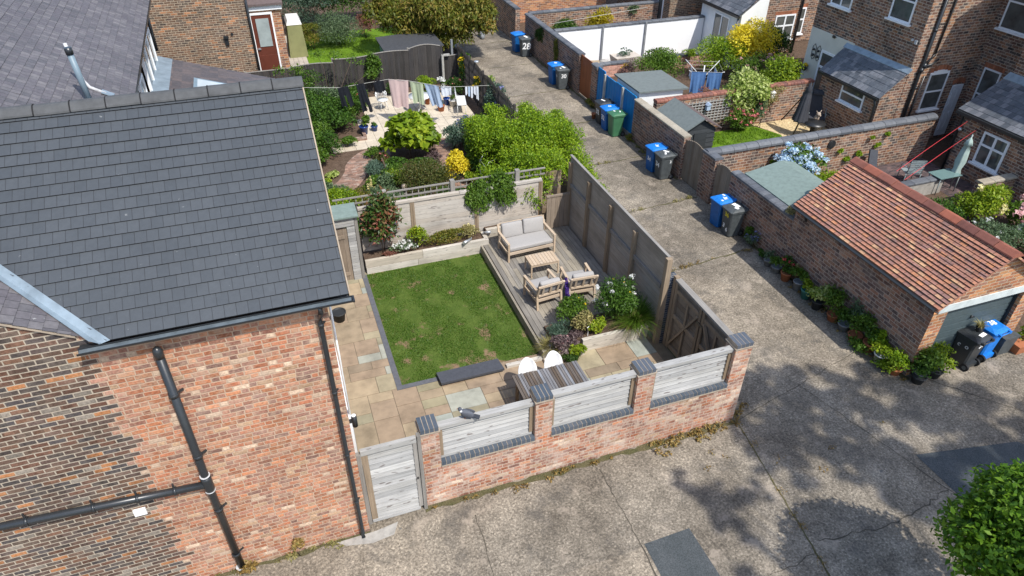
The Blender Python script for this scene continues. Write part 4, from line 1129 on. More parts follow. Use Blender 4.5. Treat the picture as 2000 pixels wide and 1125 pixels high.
mb = MB(); mb.box(-1.42, -1.24, 22.38, 22.5, 2.55, 2.66); mb.box(-1.40, -1.26, 22.42, 22.5, 2.3, 2.55); mb.tube([(-1.08, 22.46, 2.7), (-1.08, 22.5, 2.7)], .05, 8); mb.build('boiler_vent', M['black_plastic'], bh)
# ------------------------------------------------------------------ front boundary wall with timber panels
gw = thing('garden_wall', 'low red brick wall with blue brick caps and grey timber panels between its piers', 'garden wall', (4.5, 0.3, 0))
GB = (4.5, 0.3, 0)
piers = [(1.21, 1.54, 1.93), (3.33, 3.66, 2.00), (5.38, 5.74, 2.01), (7.50, 7.88, 2.06)]
mb = MB(); mb.box(1.54, 7.50, .18, .40, 0, 1.02); mb.build('wall', M['garden_brick'], gw)
for (a, b, z) in piers:
    mb = MB(); mb.box(a, b, .177, .50, 0, z); p = mb.build('pier', M['garden_brick'], gw)
    mb = MB(); mb.m = 0; mb.box(a - .022, b + .022, .152, .52, z, z + .025)
    mb.m = 1; n = 4; w_ = (b - a) / n
    for k in range(n):
        mb.t = R.random(); x0 = a + k * w_
        mb.box(x0 + .006, x0 + w_ - .006, .165, .50, z + .025, z + .115)
    mb.m = 2; mb.box(a + .003, b - .003, .169, .496, z + .025, z + .112)
    sub(mb, 'cap', [M['mortar'], M['blue_cap'], M['mortar']], p, GB)
for i in range(3):
    a, b = piers[i][1], piers[i + 1][0]; z0 = (1.03, 1.045, 1.06)[i]
    mb = MB(); mb.m = 0; mb.box(a, b, .15, .26, z0 - .02, z0 + .01); mb.box(a, b, .159, .254, z0 + .01, z0 + .099)
    mb.m = 1; n = int((b - a) / .088); w_ = (b - a) / n
    for k in range(n):
        mb.t = R.random(); mb.box(a + k * w_ + .005, a + (k + 1) * w_ - .005, .155, .258, z0 + .008, z0 + .103 + R.uniform(-.003, .003))
    mb.build('sill', [M['mortar'], M['blue_cap']], gw)
    zt = piers[i][2] + .05
    mb = MB(); n = 7; h = (zt - .09 - z0 - .16) / n
    for k in range(n):
        mb.t = R.random(); zz = z0 + .16 + k * h
        mb.hexa([(a + .07, .275, zz), (b - .07, .275, zz), (b - .07, .31, zz), (a + .07, .31, zz)], [(a + .07, .300, zz + h - .012), (b - .07, .300, zz + h - .012), (b - .07, .31, zz + h - .012), (a + .07, .31, zz + h - .012)])
    mb.t = 0; mb.box(a + .071, b - .071, .311, .325, z0 + .16, zt - .09)
    pn = mb.build('timber_panel', M['board_white'], gw)
    mb = MB(); mb.t = .7; mb.box(a + .01, b - .01, .225, .36, zt - .085, zt - .01); sub(mb, 'rail', M['board_white'], pn, GB)
    mb = MB(); mb.t = .5; mb.box(a + .02, b - .02, .262, .34, z0 + .10, z0 + .16)
    sub(mb, 'rail', M['board_white'], pn, GB)
    mb = MB(); mb.t = .6; mb.box(a + .005, a + .072, .255, .335, z0 + .17, zt - .086); sub(mb, 'post', M['post_brown'], pn, GB); mb = MB(); mb.t = .4; mb.box(b - .085, b - .005, .255, .335, z0 + .17, zt - .086)
    sub(mb, 'post', M['post_brown'], pn, GB)

# pedestrian gate beside the house
gt = thing('garden_gate', 'weathered timber gate of grey horizontal boards between house corner and first brick pier', 'gate', (0.65, 0.16, 0))
mb = MB(); n = 13; h = 1.72 / n
for k in range(n):
    mb.t = R.random(); zz = .10 + k * h
    mb.hexa([(.29, .155, zz), (1.06, .155, zz), (1.06, .19, zz), (.29, .19, zz)], [(.29, .178, zz + h - .012), (1.06, .178, zz + h - .012), (1.06, .19, zz + h - .012), (.29, .19, zz + h - .012)])
mb.build('board_panel', M['board_white'], gt)
mb = MB(); mb.t = .7; mb.box(.18, 1.13, .135, .21, 1.84, 1.95); mb.build('rail', M['board_white'], gt); mb = MB(); mb.t = .3; mb.box(.19, 1.08, .14, .20, .02, .098); mb.build('rail', M['board_white'], gt)
mb = MB(); mb.t = .8; mb.box(.185, .288, .145, .20, .10, 1.838); mb.build('stile', M['post_brown'], gt)
mb = MB(); mb.t = .9; mb.box(1.062, 1.135, .145, .20, .10, 1.838); mb.build('stile', M['post_grey'], gt)
mb = MB(); mb.t = .3; mb.box(.105, .178, .125, .215, 0, 1.88); mb.build('post', M['post_grey'], gt)
mb = MB(); mb.t = .1; mb.box(1.142, 1.205, .115, .22, 0, 1.99); mb.build('post', M['post_grey'], gt)
mb = MB(); mb.tube([(1.09, .12, .92), (1.09, .145, .92)], .018, 8); mb.build('latch', M['black_metal'], gt)

# boarded drive gate on the lane side, braced on the inside
dg = thing('drive_gate', 'brown double drive gate with crossed braces beside the last brick pier', 'gate', (7.75, 1.6, 0))
gx = 7.74
mb = MB(); n = 12
for k in range(n):
    mb.t = R.random(); mb.box(gx, gx + .03, .52, 2.72, .06 + k * .155, .06 + (k + 1) * .155 - .006)
mb.build('board_panel', M['gate_grey'], dg)
def brc(a, b, w=.085, t=.5):
    mb.t = t; mb.bar((gx - .03, a[0], a[1]), (gx - .03, b[0], b[1]), .05, w, up=(1, 0, 0) if False else (0, 0, 1))
for (y0, y1) in ((.54, 1.60), (1.64, 2.71)):
    mb = MB()
    for z in (.14, 1.02, 1.72):
        mb.t = R.random(); mb.box(gx - .055, gx - .002, y0 + .08, y1 - .08, z - .05, z + .05)
    for y in (y0 + .04, y1 - .04):
        mb.t = R.random(); mb.box(gx - .062, gx - .002, y - .042, y + .042, .05, 1.93)
    mb.t = R.random(); mb.box(gx - .05, gx - .002, (y0 + y1) / 2 - .03, (y0 + y1) / 2 + .03, .2, 1.66)
    a, b = ((y1 - .1, .2), (y0 + .1, 1.66)) if y0 > 1 else ((y0 + .1, .2), (y1 - .1, 1.66))
    mb.bar((gx - .05, a[0], a[1]), (gx - .05, b[0], b[1]), .07, .05, up=(0, 1, 0))
    mb.build('brace_frame', M['post_brown'], dg)
mb = MB(); mb.t = .6; mb.box(gx - .07, gx + .07, .50, 2.74, 1.93, 1.985); mb.build('rail', M['post_grey'], dg)
mb = MB(); mb.t = .8; mb.box(gx - .06, gx + .05, 2.74, 2.84, 0, 2.02); mb.build('post', M['post_brown'], dg)
mb = MB(); mb.box(gx - .075, gx - .056, 1.5, 1.74, 1.50, 1.56); mb.build('bolt', M['black_metal'], dg)
mb = MB(); mb.box(7.60, 7.86, 2.86, 3.12, 0, 1.9)
single('brick_pier', 'slim dark blue brick pier between the tall fence end and the drive gate', 'pier', mb, M['blue_brick'], (7.7, 2.95, 0))

# tall boarded fence along the alley
fe = thing('tall_fence', 'tall grey timber fence with inner posts running along the alley beside the decking', 'fence', (7.54, 5.6, 0))
mb = MB(); n = 16
for k in range(n):
    mb.t = R.random(); zz = .12 + k * .145
    if k < 10:
        mb.box(7.55, 7.575, 2.98, 8.42, zz, zz + .140)
    else:
        mb.box(7.556, 7.574, 2.98, 8.42, zz, zz + .143)
mb.build('board_panel', M['fence_grey'], fe)
mb = MB(); mb.t = .7; mb.box(7.53, 7.60, 2.96, 8.44, 2.442, 2.475); mb.build('rail', M['post_grey'], fe); mb = MB(); mb.t = .3; mb.box(7.50, 7.549, 3.06, 8.4, 1.55, 1.66); mb.build('rail', M['post_grey'], fe)
for y in (4.42, 5.72, 7.05, 8.30):
    mb = MB(); mb.t = R.random(); mb.box(7.46, 7.549, y - .05, y + .05, .05, 2.3); mb.build('post', M['post_brown'], fe)
mb = MB(); mb.t = .9; mb.box(7.47, 7.60, 2.86, 2.975, 0, 2.46); mb.build('post', M['post_brown'], fe)

# decking
dk = thing('decking', 'grey weathered timber deck between the lawn and the tall fence', 'decking', (6.1, 5.8, 0))
mb = MB(); n = 21; w_ = (7.50 - 4.80) / n
for k in range(n):
    x0 = 4.80 + k * w_; cut = R.uniform(4.6, 6.8)
    mb.t = R.random(); mb.box(x0 + .004, x0 + w_ - .004, 3.30, cut - .002, .24, .28); mb.t = R.random(); mb.box(x0 + .004, x0 + w_ - .004, cut + .002, 8.5, .24, .28)
mb.build('boards', M['deck'], dk)
mb = MB(); mb.t = .6; mb.box(4.72, 4.775, 3.18, 8.0, 0, .285); mb.t = .2; mb.box(4.78, 5.1, 3.2, 3.285, 0, .27); mb.build('fascia', M['deck'], dk)
mb = MB(); mb.box(4.78, 7.5, 3.3, 8.5, .05, .225); mb.build('frame', M['post_brown'], dk)

# raised sleeper planters
pl = thing('raised_planter', 'long whitewashed sleeper planter below the back fence beside the lawn', 'planter', (3.2, 8.2, 0))
mb = MB()
for z0, cuts in ((0.0, (1.47, 2.9, 4.97)), (.225, (1.46, 3.05, 4.97))):
    for i in range(len(cuts) - 1):
        mb.t = R.random(); mb.box(cuts[i], cuts[i + 1] - .008, 8.01 + (.006 if z0 else 0), 8.12, z0, z0 + .218)
mb.t = .2; mb.box(4.86, 4.97, 8.12, 8.50, .225, .44)
mb.build('sleepers', M['sleeper'], pl)
mb = MB(); mb.box(1.47, 4.86, 8.12, 8.52, 0, .39); mb.build('soil', M['soil'], pl)
pl2 = thing('raised_planter', 'short sleeper planter on the decking behind the sofa', 'planter', (5.9, 8.4, .28))
mb = MB()
for z0 in (.285, .445):
    mb.t = R.random(); mb.box(4.98, 6.78, 8.27, 8.38, z0, z0 + .153)
mb.build('sleepers', M['sleeper'], pl2)
mb = MB(); mb.box(4.98, 6.78, 8.38, 8.52, .28, .56); mb.build('soil', M['soil'], pl2)
pl3 = thing('raised_planter', 'timber planter full of flowers between the decking and the patio', 'planter', (6.3, 3.4, 0))
mb = MB()
for z0 in (0.0, .19):
    mb.t = R.random(); mb.box(5.72, 7.44, 3.17 + (.004 if z0 else 0), 3.27, z0, z0 + .185)
    mb.t = R.random(); mb.box(5.06, 5.72, 3.05 + (.004 if z0 else 0), 3.15, z0, z0 + .10)
mb.build('sleepers', M['sleeper'], pl3)
mb = MB(); mb.box(5.06, 7.44, 3.28, 4.0, .2, .36); mb.build('soil', M['soil'], pl3)
mb = MB(); mb.t = .5; mb.box(3.84, 4.72, 3.20, 3.30, 0, .10); mb.t = .8; mb.box(4.72, 5.06, 3.06, 3.17, 0, .11)
single('timber_edging', 'low pale timber edging between the lawn corner and the patio', 'edging', mb, M['sleeper'], (4.4, 3.2, 0))

# back fence of buff boards with trellis rail
bf = thing('back_fence', 'buff timber fence with brown battens and slim trellis rail beyond the long planter', 'fence', (4.2, 8.6, 0))
mb = MB()
for a, b in ((1.5, 2.9), (3.02, 4.72), (4.84, 6.75)):
    n = 9
    for k in range(n):
        mb.t = R.random(); mb.box(a, b, 8.56, 8.60, .42 + k * .145, .42 + (k + 1) * .145 - .005)
mb.build('board_panel', M['board_buff'], bf)
mb = MB(); mb.t = .3; mb.box(1.5, 4.3, 8.53, 8.64, 1.73, 1.80); mb.t = .8; mb.box(4.31, 6.75, 8.53, 8.64, 1.73, 1.80); mb.build('coping_rail', M['board_buff'], bf)
for x in (2.96, 4.78, 6.72):
    mb = MB(); mb.t = R.random(); mb.box(x - .06, x - .003, 8.54, 8.60, .4, 1.73); mb.t = R.random(); mb.box(x + .003, x + .06, 8.54, 8.60, .4, 1.73); mb.build('batten', M['post_brown'], bf)
for x in (2.26, 4.15, 6.05):
    mb = MB(); mb.t = .9; mb.box(x - .06, x + .06, 8.66, 8.78, 0, 2.12); mb.build('post', M['post_grey'], bf)
mb = MB()
for z in (1.86, 2.04):
    for a, b in ((.9, 2.2), (2.32, 4.09), (4.21, 5.99), (6.1, 6.9)):
        mb.t = R.random(); mb.box(a, b, 8.70, 8.74, z - .018, z + .018)
x = 1.0
while x < 6.8:
    mb.t = R.random(); mb.box(x - .012, x + .012, 8.742, 8.76, 1.6, 2.02); x += .17
mb.build('trellis', M['post_grey'], bf)
mb = MB(); mb.m = 0
for k in range(5):
    mb.t = R.random(); mb.box(6.80 + k * .135, 6.80 + (k + 1) * .135 - .006, 8.22, 8.25, .30, 1.34)
mb.t = .9; mb.box(6.78, 7.5, 8.20, 8.27, 1.342, 1.39)
single('small_gate', 'low brown boarded gate closing the corner of the decking', 'gate', mb, M['board_brown_v'], (7.1, 8.23, .28))
mb = MB()
for k in range(8):
    mb.t = R.random(); mb.box(6.7, 7.5, 8.9, 8.93, .2 + k * .2, .2 + (k + 1) * .2 - .01)
single('brown_fence', 'dark red brown boarded fence behind the low corner gate', 'fence', mb, M['post_brown'], (7.1, 8.9, 0))

# side gate by the house, with its felted cover
sg = thing('side_gate', 'narrow plank door under a green felted cover at the end of the side path', 'gate', (.9, 7.9, 0))
mb = MB()
for k in range(5):
    mb.t = R.random(); mb.box(.52 + k * .115, .52 + (k + 1) * .115 - .005, 7.90, 7.93, .03, 1.66)
mb.build('door', M['board_brown_v'], sg)
mb = MB(); mb.t = .5; mb.box(.60, 1.02, 7.875, 7.897, .2, .3); mb.box(.60, 1.02, 7.875, 7.897, 1.35, 1.45); mb.build('ledge', M['board_brown_v'], sg)
mb = MB()
for k in range(18):
    mb.t = R.random(); mb.box(1.10, 1.30, 7.86 + .004 * (k % 2), 7.95, .02 + k * .094, .02 + (k + 1) * .094 - .008)
for k in range(3):
    mb.t = R.random(); mb.box(.50, 1.30, 7.84 - .004 * k, 7.90, 1.72 + k * .09, 1.72 + (k + 1) * .09 - .008)
mb.build('cladding', M['board_white'], sg)
mb = MB(); mb.t = .3; mb.box(1.31, 1.39, 7.85, 7.97, 0, 1.98); mb.build('post', M['post_grey'], sg)
mb = MB(); mb.hexa([(.2, 7.76, 1.99), (1.42, 7.76, 1.99), (1.42, 8.38, 2.05), (.2, 8.38, 2.05)], [(.2, 7.76, 2.03), (1.42, 7.76, 2.03), (1.42, 8.38, 2.09), (.2, 8.38, 2.09)]); mb.build('cover', M['felt_green'], sg)

# low slate step and the dining set
st = thing('step', 'long dark slate step lying at the front edge of the lawn', 'step', (3.0, 3.15, 0))
mb = MB(); mb.hexa([(2.26, 3.10, .10), (3.74, 3.10, .10), (3.70, 3.47, .10), (2.24, 3.47, .10)], [(2.26, 3.10, .16), (3.74, 3.10, .16), (3.70, 3.47, .16), (2.24, 3.47, .16)]); mb.build('tread', M['slate_top'], st)
mb = MB(); mb.box(2.4, 3.6, 3.18, 3.42, .03, .099); mb.build('base', M['black_plastic'], st)
dt = thing('dining_table', 'weathered slatted wooden table on the patio behind the brick wall', 'table', (4.35, 1.86, .03))
mb = MB(); n = 24; w_ = 1.50 / n
for k in range(n):
    mb.t = R.random(); x0 = 3.60 + k * w_; e = R.uniform(-.012, .012)
    mb.box(x0 + .005, x0 + w_ - .005, 1.50 + e, 2.22 + e, .735, .76)
mb.build('table_top', M['table_slat'], dt)
mb = MB()
for y in (1.58, 2.14): mb.box(3.66, 5.04, y - .02, y + .02, .66, .733)
mb.build('apron', M['post_brown'], dt)
for x in (3.70, 5.0):
    for y in (1.58, 2.14):
        mb = MB(); mb.box(x - .03, x + .03, y - .028, y + .028, .03, .658); mb.build('leg', M['post_brown'], dt)
def shell_chair(loc, label):
    c = thing('dining_chair', label, 'chair', loc, 0, 'white moulded dining chairs'); c.scale = (1.0, 1.0, 1.06)
    mb = MB(); G = []
    nu, nv = 10, 12
    for j in range(nv + 1):
        t = j / nv; row = []
        for i in range(nu + 1):
            s = (i / nu - .5) * 2
            if t < .5:
                y = -.20 + .40 * (t / .5); z = .42 - .02 * math.sin(math.pi * t / .5) + .05 * s * s * (t / .5); hw = .20 + .02 * math.sin(math.pi * t)
            else:
                q = (t - .5) / .5; y = .20 + .07 * q; z = .43 + .42 * q; hw = .22 * (1 - .42 * q ** 3); y -= .09 * s * s * (1 - .4 * q); z += .05 * s * s * (1 - q) - .05 * s * s * q * q
            row.append((s * hw, y, z))
        G.append(row)
    V = [p for r in G for p in r] + [(p[0], p[1] + .012, p[2] - .010) for r in G for p in r]; k0 = (nu + 1) * (nv + 1); F = []
    for j in range(nv):
        for i in range(nu):
            a = j * (nu + 1) + i; F.append((a, a + 1, a + nu + 2, a + nu + 1)); F.append((k0 + a, k0 + a + nu + 1, k0 + a + nu + 2, k0 + a + 1))
    edge = [i for i in range(nu + 1)] + [j * (nu + 1) + nu for j in range(1, nv + 1)] + [nv * (nu + 1) + i for i in range(nu - 1, -1, -1)] + [j * (nu + 1) for j in range(nv - 1, 0, -1)]
    for a, b in zip(edge, edge[1:] + edge[:1]): F.append((a, k0 + a, k0 + b, b))
    mb.smooth = True; mb.idx(V, F); mb.build('shell', M['white_upvc'], c, org=(0, 0, 0))
    for sx in (-1, 1):
        for sy in (-1, 1):
            m2 = MB(); m2.tube([(sx * .10, sy * .10, .41), (sx * .21, sy * .21, 0)], .014, 6); m2.build('leg', M['teak'], c, org=(0, 0, 0))
    return c
shell_chair((4.02, 2.22, .03), 'white moulded dining chair, nearer the house, at the slatted table')
shell_chair((4.63, 2.24, .03), 'white moulded dining chair, nearer the flower planter, at the slatted table')

# ------------------------------------------------------------------ lounge set on the deck
def lounge(name, label, cat, wd, loc, rz, seats, group=None):
    o = thing(name, label, cat, loc, rz, group); Z = (0, 0, 0); hw = wd / 2; d = .36
    for sx in (-1, 1):
        x = sx * (hw - .025)
        mb = MB(); mb.t = R.random(); mb.bar((x, -d, 0), (x, -d, .56), .05, .05, up=(0, 1, 0)); mb.build('leg', M['teak'], o, org=Z)
        mb = MB(); mb.t = R.random(); mb.bar((x, d + .02, 0), (x, d - .03, .40), .05, .05, up=(0, 1, 0)); mb.bar((x, d - .03, .40), (x, d + .10, .76), .05, .05, up=(0, 1, 0)); mb.build('leg', M['teak'], o, org=Z)
        mb = MB(); mb.t = R.random(); mb.bar((x, -d - .03, .575), (x, d + .04, .565), .065, .03); mb.bar((x, -d, .25), (x, d, .25), .03, .06); mb.build('arm', M['teak'], o, org=Z)
    mb = MB()
    for y in (-d + .01, d - .04): mb.t = R.random(); mb.bar((-hw + .05, y, .25), (hw - .05, y, .25), .035, .075)
    for k in range(5): mb.t = R.random(); y = -d + .1 + k * .13; mb.box(-hw + .05, hw - .05, y - .03, y + .03, .28, .298)
    mb.build('seat_frame', M['teak'], o, org=Z)
    mb = MB(); mb.t = .6; mb.bar((-hw + .05, d + .095, .74), (hw - .05, d + .095, .74), .035, .055); mb.bar((-hw + .05, d + .005, .42), (hw - .05, d + .005, .42), .035, .05)
    ns = 3 * seats
    for k in range(ns):
        x = -hw + .05 + (wd - .1) * (k + .5) / ns; mb.t = R.random()
        if seats > 1 or k == 1 or True: mb.bar((x, d + .01, .44), (x, d + .09, .72), .055, .018, up=(0, 1, 0))
    mb.build('back_frame', M['teak'], o, org=Z)
    mb = MB(); mb.rbox((0, -.02, .36), (wd - .12, .66, .125), .035, puff=.12); mb.build('seat_cushion', M['cushion'], o, org=Z)
    cw = (wd - .14) / seats
    for k in range(seats):
        x = -hw + .07 + cw * (k + .5)
        mb = MB(); mb.rbox((x, d - .07 + (.02 if seats > 1 else 0), .60), (cw - .02, .14, .42), .045, Matrix.Rotation(rad(-17), 3, 'X') @ Matrix.Rotation(rad(R.uniform(-3, 3)), 3, 'Y'), puff=.35); mb.build('back_cushion', M['cushion'], o, org=Z)
    return o
lounge('garden_sofa', 'two seat teak garden sofa with grey cushions at the back of the decking', 'sofa', 1.42, (5.86, 7.36, .28), rad(3), 2)
lounge('armchair', 'teak armchair with grey cushions on the decking, nearer the lawn', 'armchair', .72, (5.46, 5.12, .28), rad(186), 1, 'teak armchairs')
lounge('armchair', 'teak armchair with grey cushions on the decking, nearer the tall fence', 'armchair', .72, (6.42, 5.12, .28), rad(176), 1, 'teak armchairs')
ct = thing('coffee_table', 'low teak coffee table between the sofa and the armchairs', 'table', (5.9, 6.3, .28))
mb = MB(); n = 9; w_ = .80 / n
for k in range(n):
    mb.t = R.random(); mb.box(5.50 + k * w_ + .004, 5.50 + (k + 1) * w_ - .004, 6.05, 6.55, .665, .69)
mb.build('table_top', M['teak'], ct)
mb = MB(); mb.t = .4
for y in (6.06, 6.52): mb.box(5.53, 6.27, y, y + .02, .61, .663)
for x in (5.51, 6.27): mb.box(x, x + .02, 6.085, 6.515, .61, .663)
mb.build('apron', M['teak'], ct)
for x in (5.50, 6.26):
    for y in (6.05, 6.51):
        mb = MB(); mb.t = R.random(); mb.box(x + .001, x + .039, y + .001, y + .039, .28, .664); mb.build('leg', M['teak'], ct)

# pigeon on the panel rail
pg = thing('pigeon', 'grey wood pigeon perched on the timber rail of the front wall', 'bird', (2.07, .29, 1.975), rad(150)); pg.scale = (1.1, 1.1, 1.15)
mb = MB(); mb.t = .45; mb.smooth = True
mb.ball((0, 0, .085), .105, .062, .062, 14, 10)
for i in range(len(mb.v)):
    x, y, z = mb.v[i]
    if x < 0: mb.v[i] = (x * 1.25, y * (1 + x * 3.2), z + .22 * x * x * 0 - .12 * (-x))
    else: mb.v[i] = (x, y, z + .30 * x)
mb.t = .3; mb.ball((.105, 0, .155), .034, .031, .036, 10, 8); mb.t = .5; mb.tube([(.06, 0, .105), (.1, 0, .145)], .04, 10, .03)
mb.t = .95; mb.ball((.078, .02, .13), .03, .022, .022, 8, 6); mb.ball((.078, -.02, .13), .03, .022, .022, 8, 6)
mb.build('body', M['pigeon'], pg, org=(0, 0, 0))
mb = MB(); mb.t = .05; mb.hexa([(-.10, -.03, .055), (-.10, .03, .055), (-.215, .045, .03), (-.215, -.045, .03)], [(-.10, -.03, .075), (-.10, .03, .075), (-.215, .045, .042), (-.215, -.045, .042)]); mb.build('tail', M['pigeon'], pg, org=(0, 0, 0))
mb = MB(); mb.t = .25
for s in (-1, 1):
    b = len(mb.v); mb.ball((-.03, s * .055, .09), .105, .016, .045, 10, 6)
mb.build('wings', M['pigeon'], pg, org=(0, 0, 0))
mb = MB(); mb.tube([(.136, 0, .155), (.162, 0, .148)], .008, 6, .002); mb.build('beak', M['terracotta'], pg, org=(0, 0, 0))
mb = MB()
for s in (-1, 1): mb.tube([(.01, s * .025, .04), (.012, s * .025, .0), (.04, s * .027, .002)], .006, 5)
mb.build('legs', M['terracotta'], pg, org=(0, 0, 0))
def pot(name, label, loc, r, h, mat, plantfn=None, cat='pot', group=None, soil=True, square=False):
    o = thing(name, label, cat, loc, 0, group); x, y, z = loc
    mb = MB()
    mb.lathe([(r * .72, 0), (r * .95, h * .86), (r * 1.06, h * .87), (r * 1.06, h), (r * .92, h), (r * .90, h * .86)], (x, y, z), 4 if square else 16)
    mb.build('pot', mat, o)
    mb = MB(); mb.lathe([(.01, h * .84), (r * .89, h * .85)], (x, y, z), 12); mb.build('soil', M['soil'], o)
    return o
pot('plant_pot', 'dark pot of bare soil on the path beside the house door', (.47, 6.25, .03), .17, .27, M['pot_black'])
# ------------------------------------------------------------------ alley walls, gates, fence
def coping(mb, a, b, w, z0, h, step, rnd=False, axis='y', gap=.006):
    """separate coping units along y (or x) between a and b, centred on w=(c, halfwidth)"""
    c, hw = w; n = max(1, int(round(abs(b - a) / step))); s = (b - a) / n
    for k in range(n):
        p, q = a + k * s + gap, a + (k + 1) * s - gap
        if p > q: p, q = q, p
        mb.t = R.random(); dz = R.uniform(-.004, .004)
        if rnd:
            pr = [(c - hw, z0 + dz), (c + hw, z0 + dz), (c + hw, z0 + h * .45 + dz), (c + hw * .55, z0 + h * .9 + dz), (c, z0 + h + dz), (c - hw * .55, z0 + h * .9 + dz), (c - hw, z0 + h * .45 + dz)]
        else:
            pr = [(c - hw, z0 + dz), (c + hw, z0 + dz), (c + hw, z0 + h * .7 + dz), (c + hw * .7, z0 + h + dz), (c - hw * .7, z0 + h + dz), (c - hw, z0 + h * .7 + dz)]
        if axis == 'y':
            mb.exty(pr, p, q)
        else:
            mb.extx(pr, p, q)
def wall_y(name, label, x, y0, y1, z, mat, cap, capmat, th=.24, step=.24, rnd=False, caph=.09, over=.03):
    o = thing(name, label, 'wall', (x + th / 2, (y0 + y1) / 2, 0))
    mb = MB(); mb.box(x, x + th, y0, y1, -.02, z); mb.build('wall', mat, o)
    if cap:
        mb = MB(); mb.m = 1; mb.box(x - over + .012, x + th + over - .012, y0, y1, z, z + caph * .4); mb.m = 0
        coping(mb, y0 - .01, y1 + .01, (x + th / 2, th / 2 + over), z - .002, caph, step, rnd); mb.build('coping', [capmat, M['mortar']], o)
    return o
def wall_x(name, label, y, x0, x1, z, mat, cap, capmat, th=.24, step=.3, rnd=False, caph=.09, over=.03):
    o = thing(name, label, 'wall', ((x0 + x1) / 2, y + th / 2, 0))
    mb = MB(); mb.box(x0, x1, y, y + th, -.02, z); mb.build('wall', mat, o)
    if cap:
        mb = MB(); mb.m = 1; mb.box(x0, x1, y - over + .02, y + th + over - .02, z, z + caph * .4); mb.m = 0
        coping(mb, x0 - .01, x1 + .01, (y + th / 2, th / 2 + over), z - .002, caph, step, rnd, axis='x'); mb.build('coping', [capmat, M['mortar']], o)
    return o
AX = 12.47
wall_y('alley_wall', 'dark brick alley wall with grey coping beside the red tiled garage', AX, 4.62, 7.55, 1.50, M['alley_brick'], True, M['slate_cap'], step=.235)
wall_y('alley_wall', 'short brick pier with grey coping between the two arched plank gates', AX, 8.42, 9.12, 1.52, M['alley_brick'], True, M['slate_cap'], step=.3)
wall_y('alley_wall', 'dark brick alley wall with sandy stone coping in front of the black shed', AX, 10.25, 13.75, 1.50, M['alley_brick'], True, M['stone_cap'], step=.52, caph=.06)
wall_y('alley_wall', 'long mossy brick alley wall with blue coping running away past the white wall', AX, 18.75, 25.3, 1.62, M['alley_brick'], True, M['slate_cap'], step=.26)
wall_y('alley_wall', 'narrow brick pier between the orange door and the blue fence', AX, 17.0, 17.5, 1.62, M['alley_brick'], True, M['slate_cap'], step=.4)
wall_y('alley_wall', 'far brick alley wall beyond the last bins at the top of the lane', AX - .15, 26.3, 29.5, 1.62, M['old_brick'], True, M['slate_cap'], step=.3)
def arch_gate(name, label, y0, y1, z0, z1, mat, arch=.14):
    o = thing(name, label, 'gate', (AX + .1, (y0 + y1) / 2, 0)); mb = MB(); n = 9; s = (y1 - y0) / n
    for k in range(n):
        u = (k + .5) / n; za = z0 + (z1 - z0) * (1 - u) + arch * math.sin(math.pi * u); mb.t = R.random()
        mb.box(AX + .08, AX + .11, y0 + k * s + .002, y0 + (k + 1) * s - .002, .05, za)
    mb.build('board_panel', mat, o)
    mb = MB()
    for z in (.3, .9, 1.35): mb.t = .3; mb.box(AX + .112, AX + .16, y0 + .02, y1 - .02, z, z + .1)
    mb.build('ledge', mat, o)
    return o
arch_gate('plank_gate', 'arched brown plank gate between brick pier and stone coped wall', 9.13, 10.24, 1.42, 1.46, M['gate_grey'], .12)
arch_gate('plank_gate', 'arched brown plank gate beside the slate grey coped wall near the bins numbered 36', 7.56, 8.41, 1.38, 1.42, M['gate_grey'], .12)
arch_gate('plank_gate', 'orange brown plank gate beside the blue fence', 17.52, 18.73, 1.66, 1.66, M['gate_orange'], 0)
blf = thing('blue_fence', 'bright blue boarded fence with grey concrete posts along the alley', 'fence', (AX + .1, 15.4, 0))
mb = MB(); y = 13.78; k = 0
while y < 16.95:
    mb.t = R.random(); top = 1.62 - .03 * (y > 15.3) + (.10 if y > 16.3 else 0)
    mb.box(AX + .05 + .008 * (k % 2), AX + .09, y, y + .105, .14, top); y += .108; k += 1
mb.build('board_panel', M['fence_blue'], blf)
mb = MB(); mb.box(AX + .04, AX + .10, 13.77, 16.98, 0, .138); mb.build('gravel_board', M['concrete_post'], blf)
for y in (14.75, 16.28):
    mb = MB(); mb.box(AX - .02, AX + .048, y - .05, y + .05, 0, 1.62); mb.build('post', M['concrete_post'], blf)
wall_x('garden_wall', 'white painted garden wall with grey coping and two grey posts', 22.0, AX + .24, 20.55, 1.66, M['white_brick'], True, M['slate_cap'], step=.36)
mb = MB(); mb.box(15.05, 15.14, 21.92, 21.99, 0, 1.7); single('post', 'grey post standing against the white wall, nearer the alley', 'post', mb, M['pot_grey'], (15.1, 21.95, 0), 'posts against the white wall')
mb = MB(); mb.box(17.3, 17.39, 21.92, 21.99, 0, 1.74); single('post', 'grey post standing against the white wall, nearer the houses', 'post', mb, M['pot_grey'], (17.35, 21.95, 0), 'posts against the white wall')
wall_x('garden_wall', 'weathered brick garden wall with rounded slate coping beside the lawn and gravel', 8.85, AX + .02, 21.7, 1.50, M['old_brick'], True, M['slate_cap'], th=.26, step=.47, rnd=True, caph=.15, over=.05)
wall_x('garden_wall', 'old brick garden wall with red coping under the variegated shrub', 13.4, 13.2, 20.18, 1.42, M['old_brick'], True, M['red_cap'], step=.16, caph=.1)
wall_x('garden_wall', 'brick garden wall with dark coping beyond the yellow shrub', 25.3, AX + .24, 19.9, 1.62, M['old_brick'], True, M['slate_cap'], step=.36)
wall_x('garden_wall', 'low pink brick wall with dark coping in front of the white wall', 20.1, 14.1, 15.6, .56, M['pink_brick'], True, M['slate_cap'], step=.3)
wall_x('garden_wall', 'low pink brick wall with dark coping beside the round green shrub', 20.1, 17.6, 20.5, .56, M['pink_brick'], True, M['slate_cap'], step=.3)
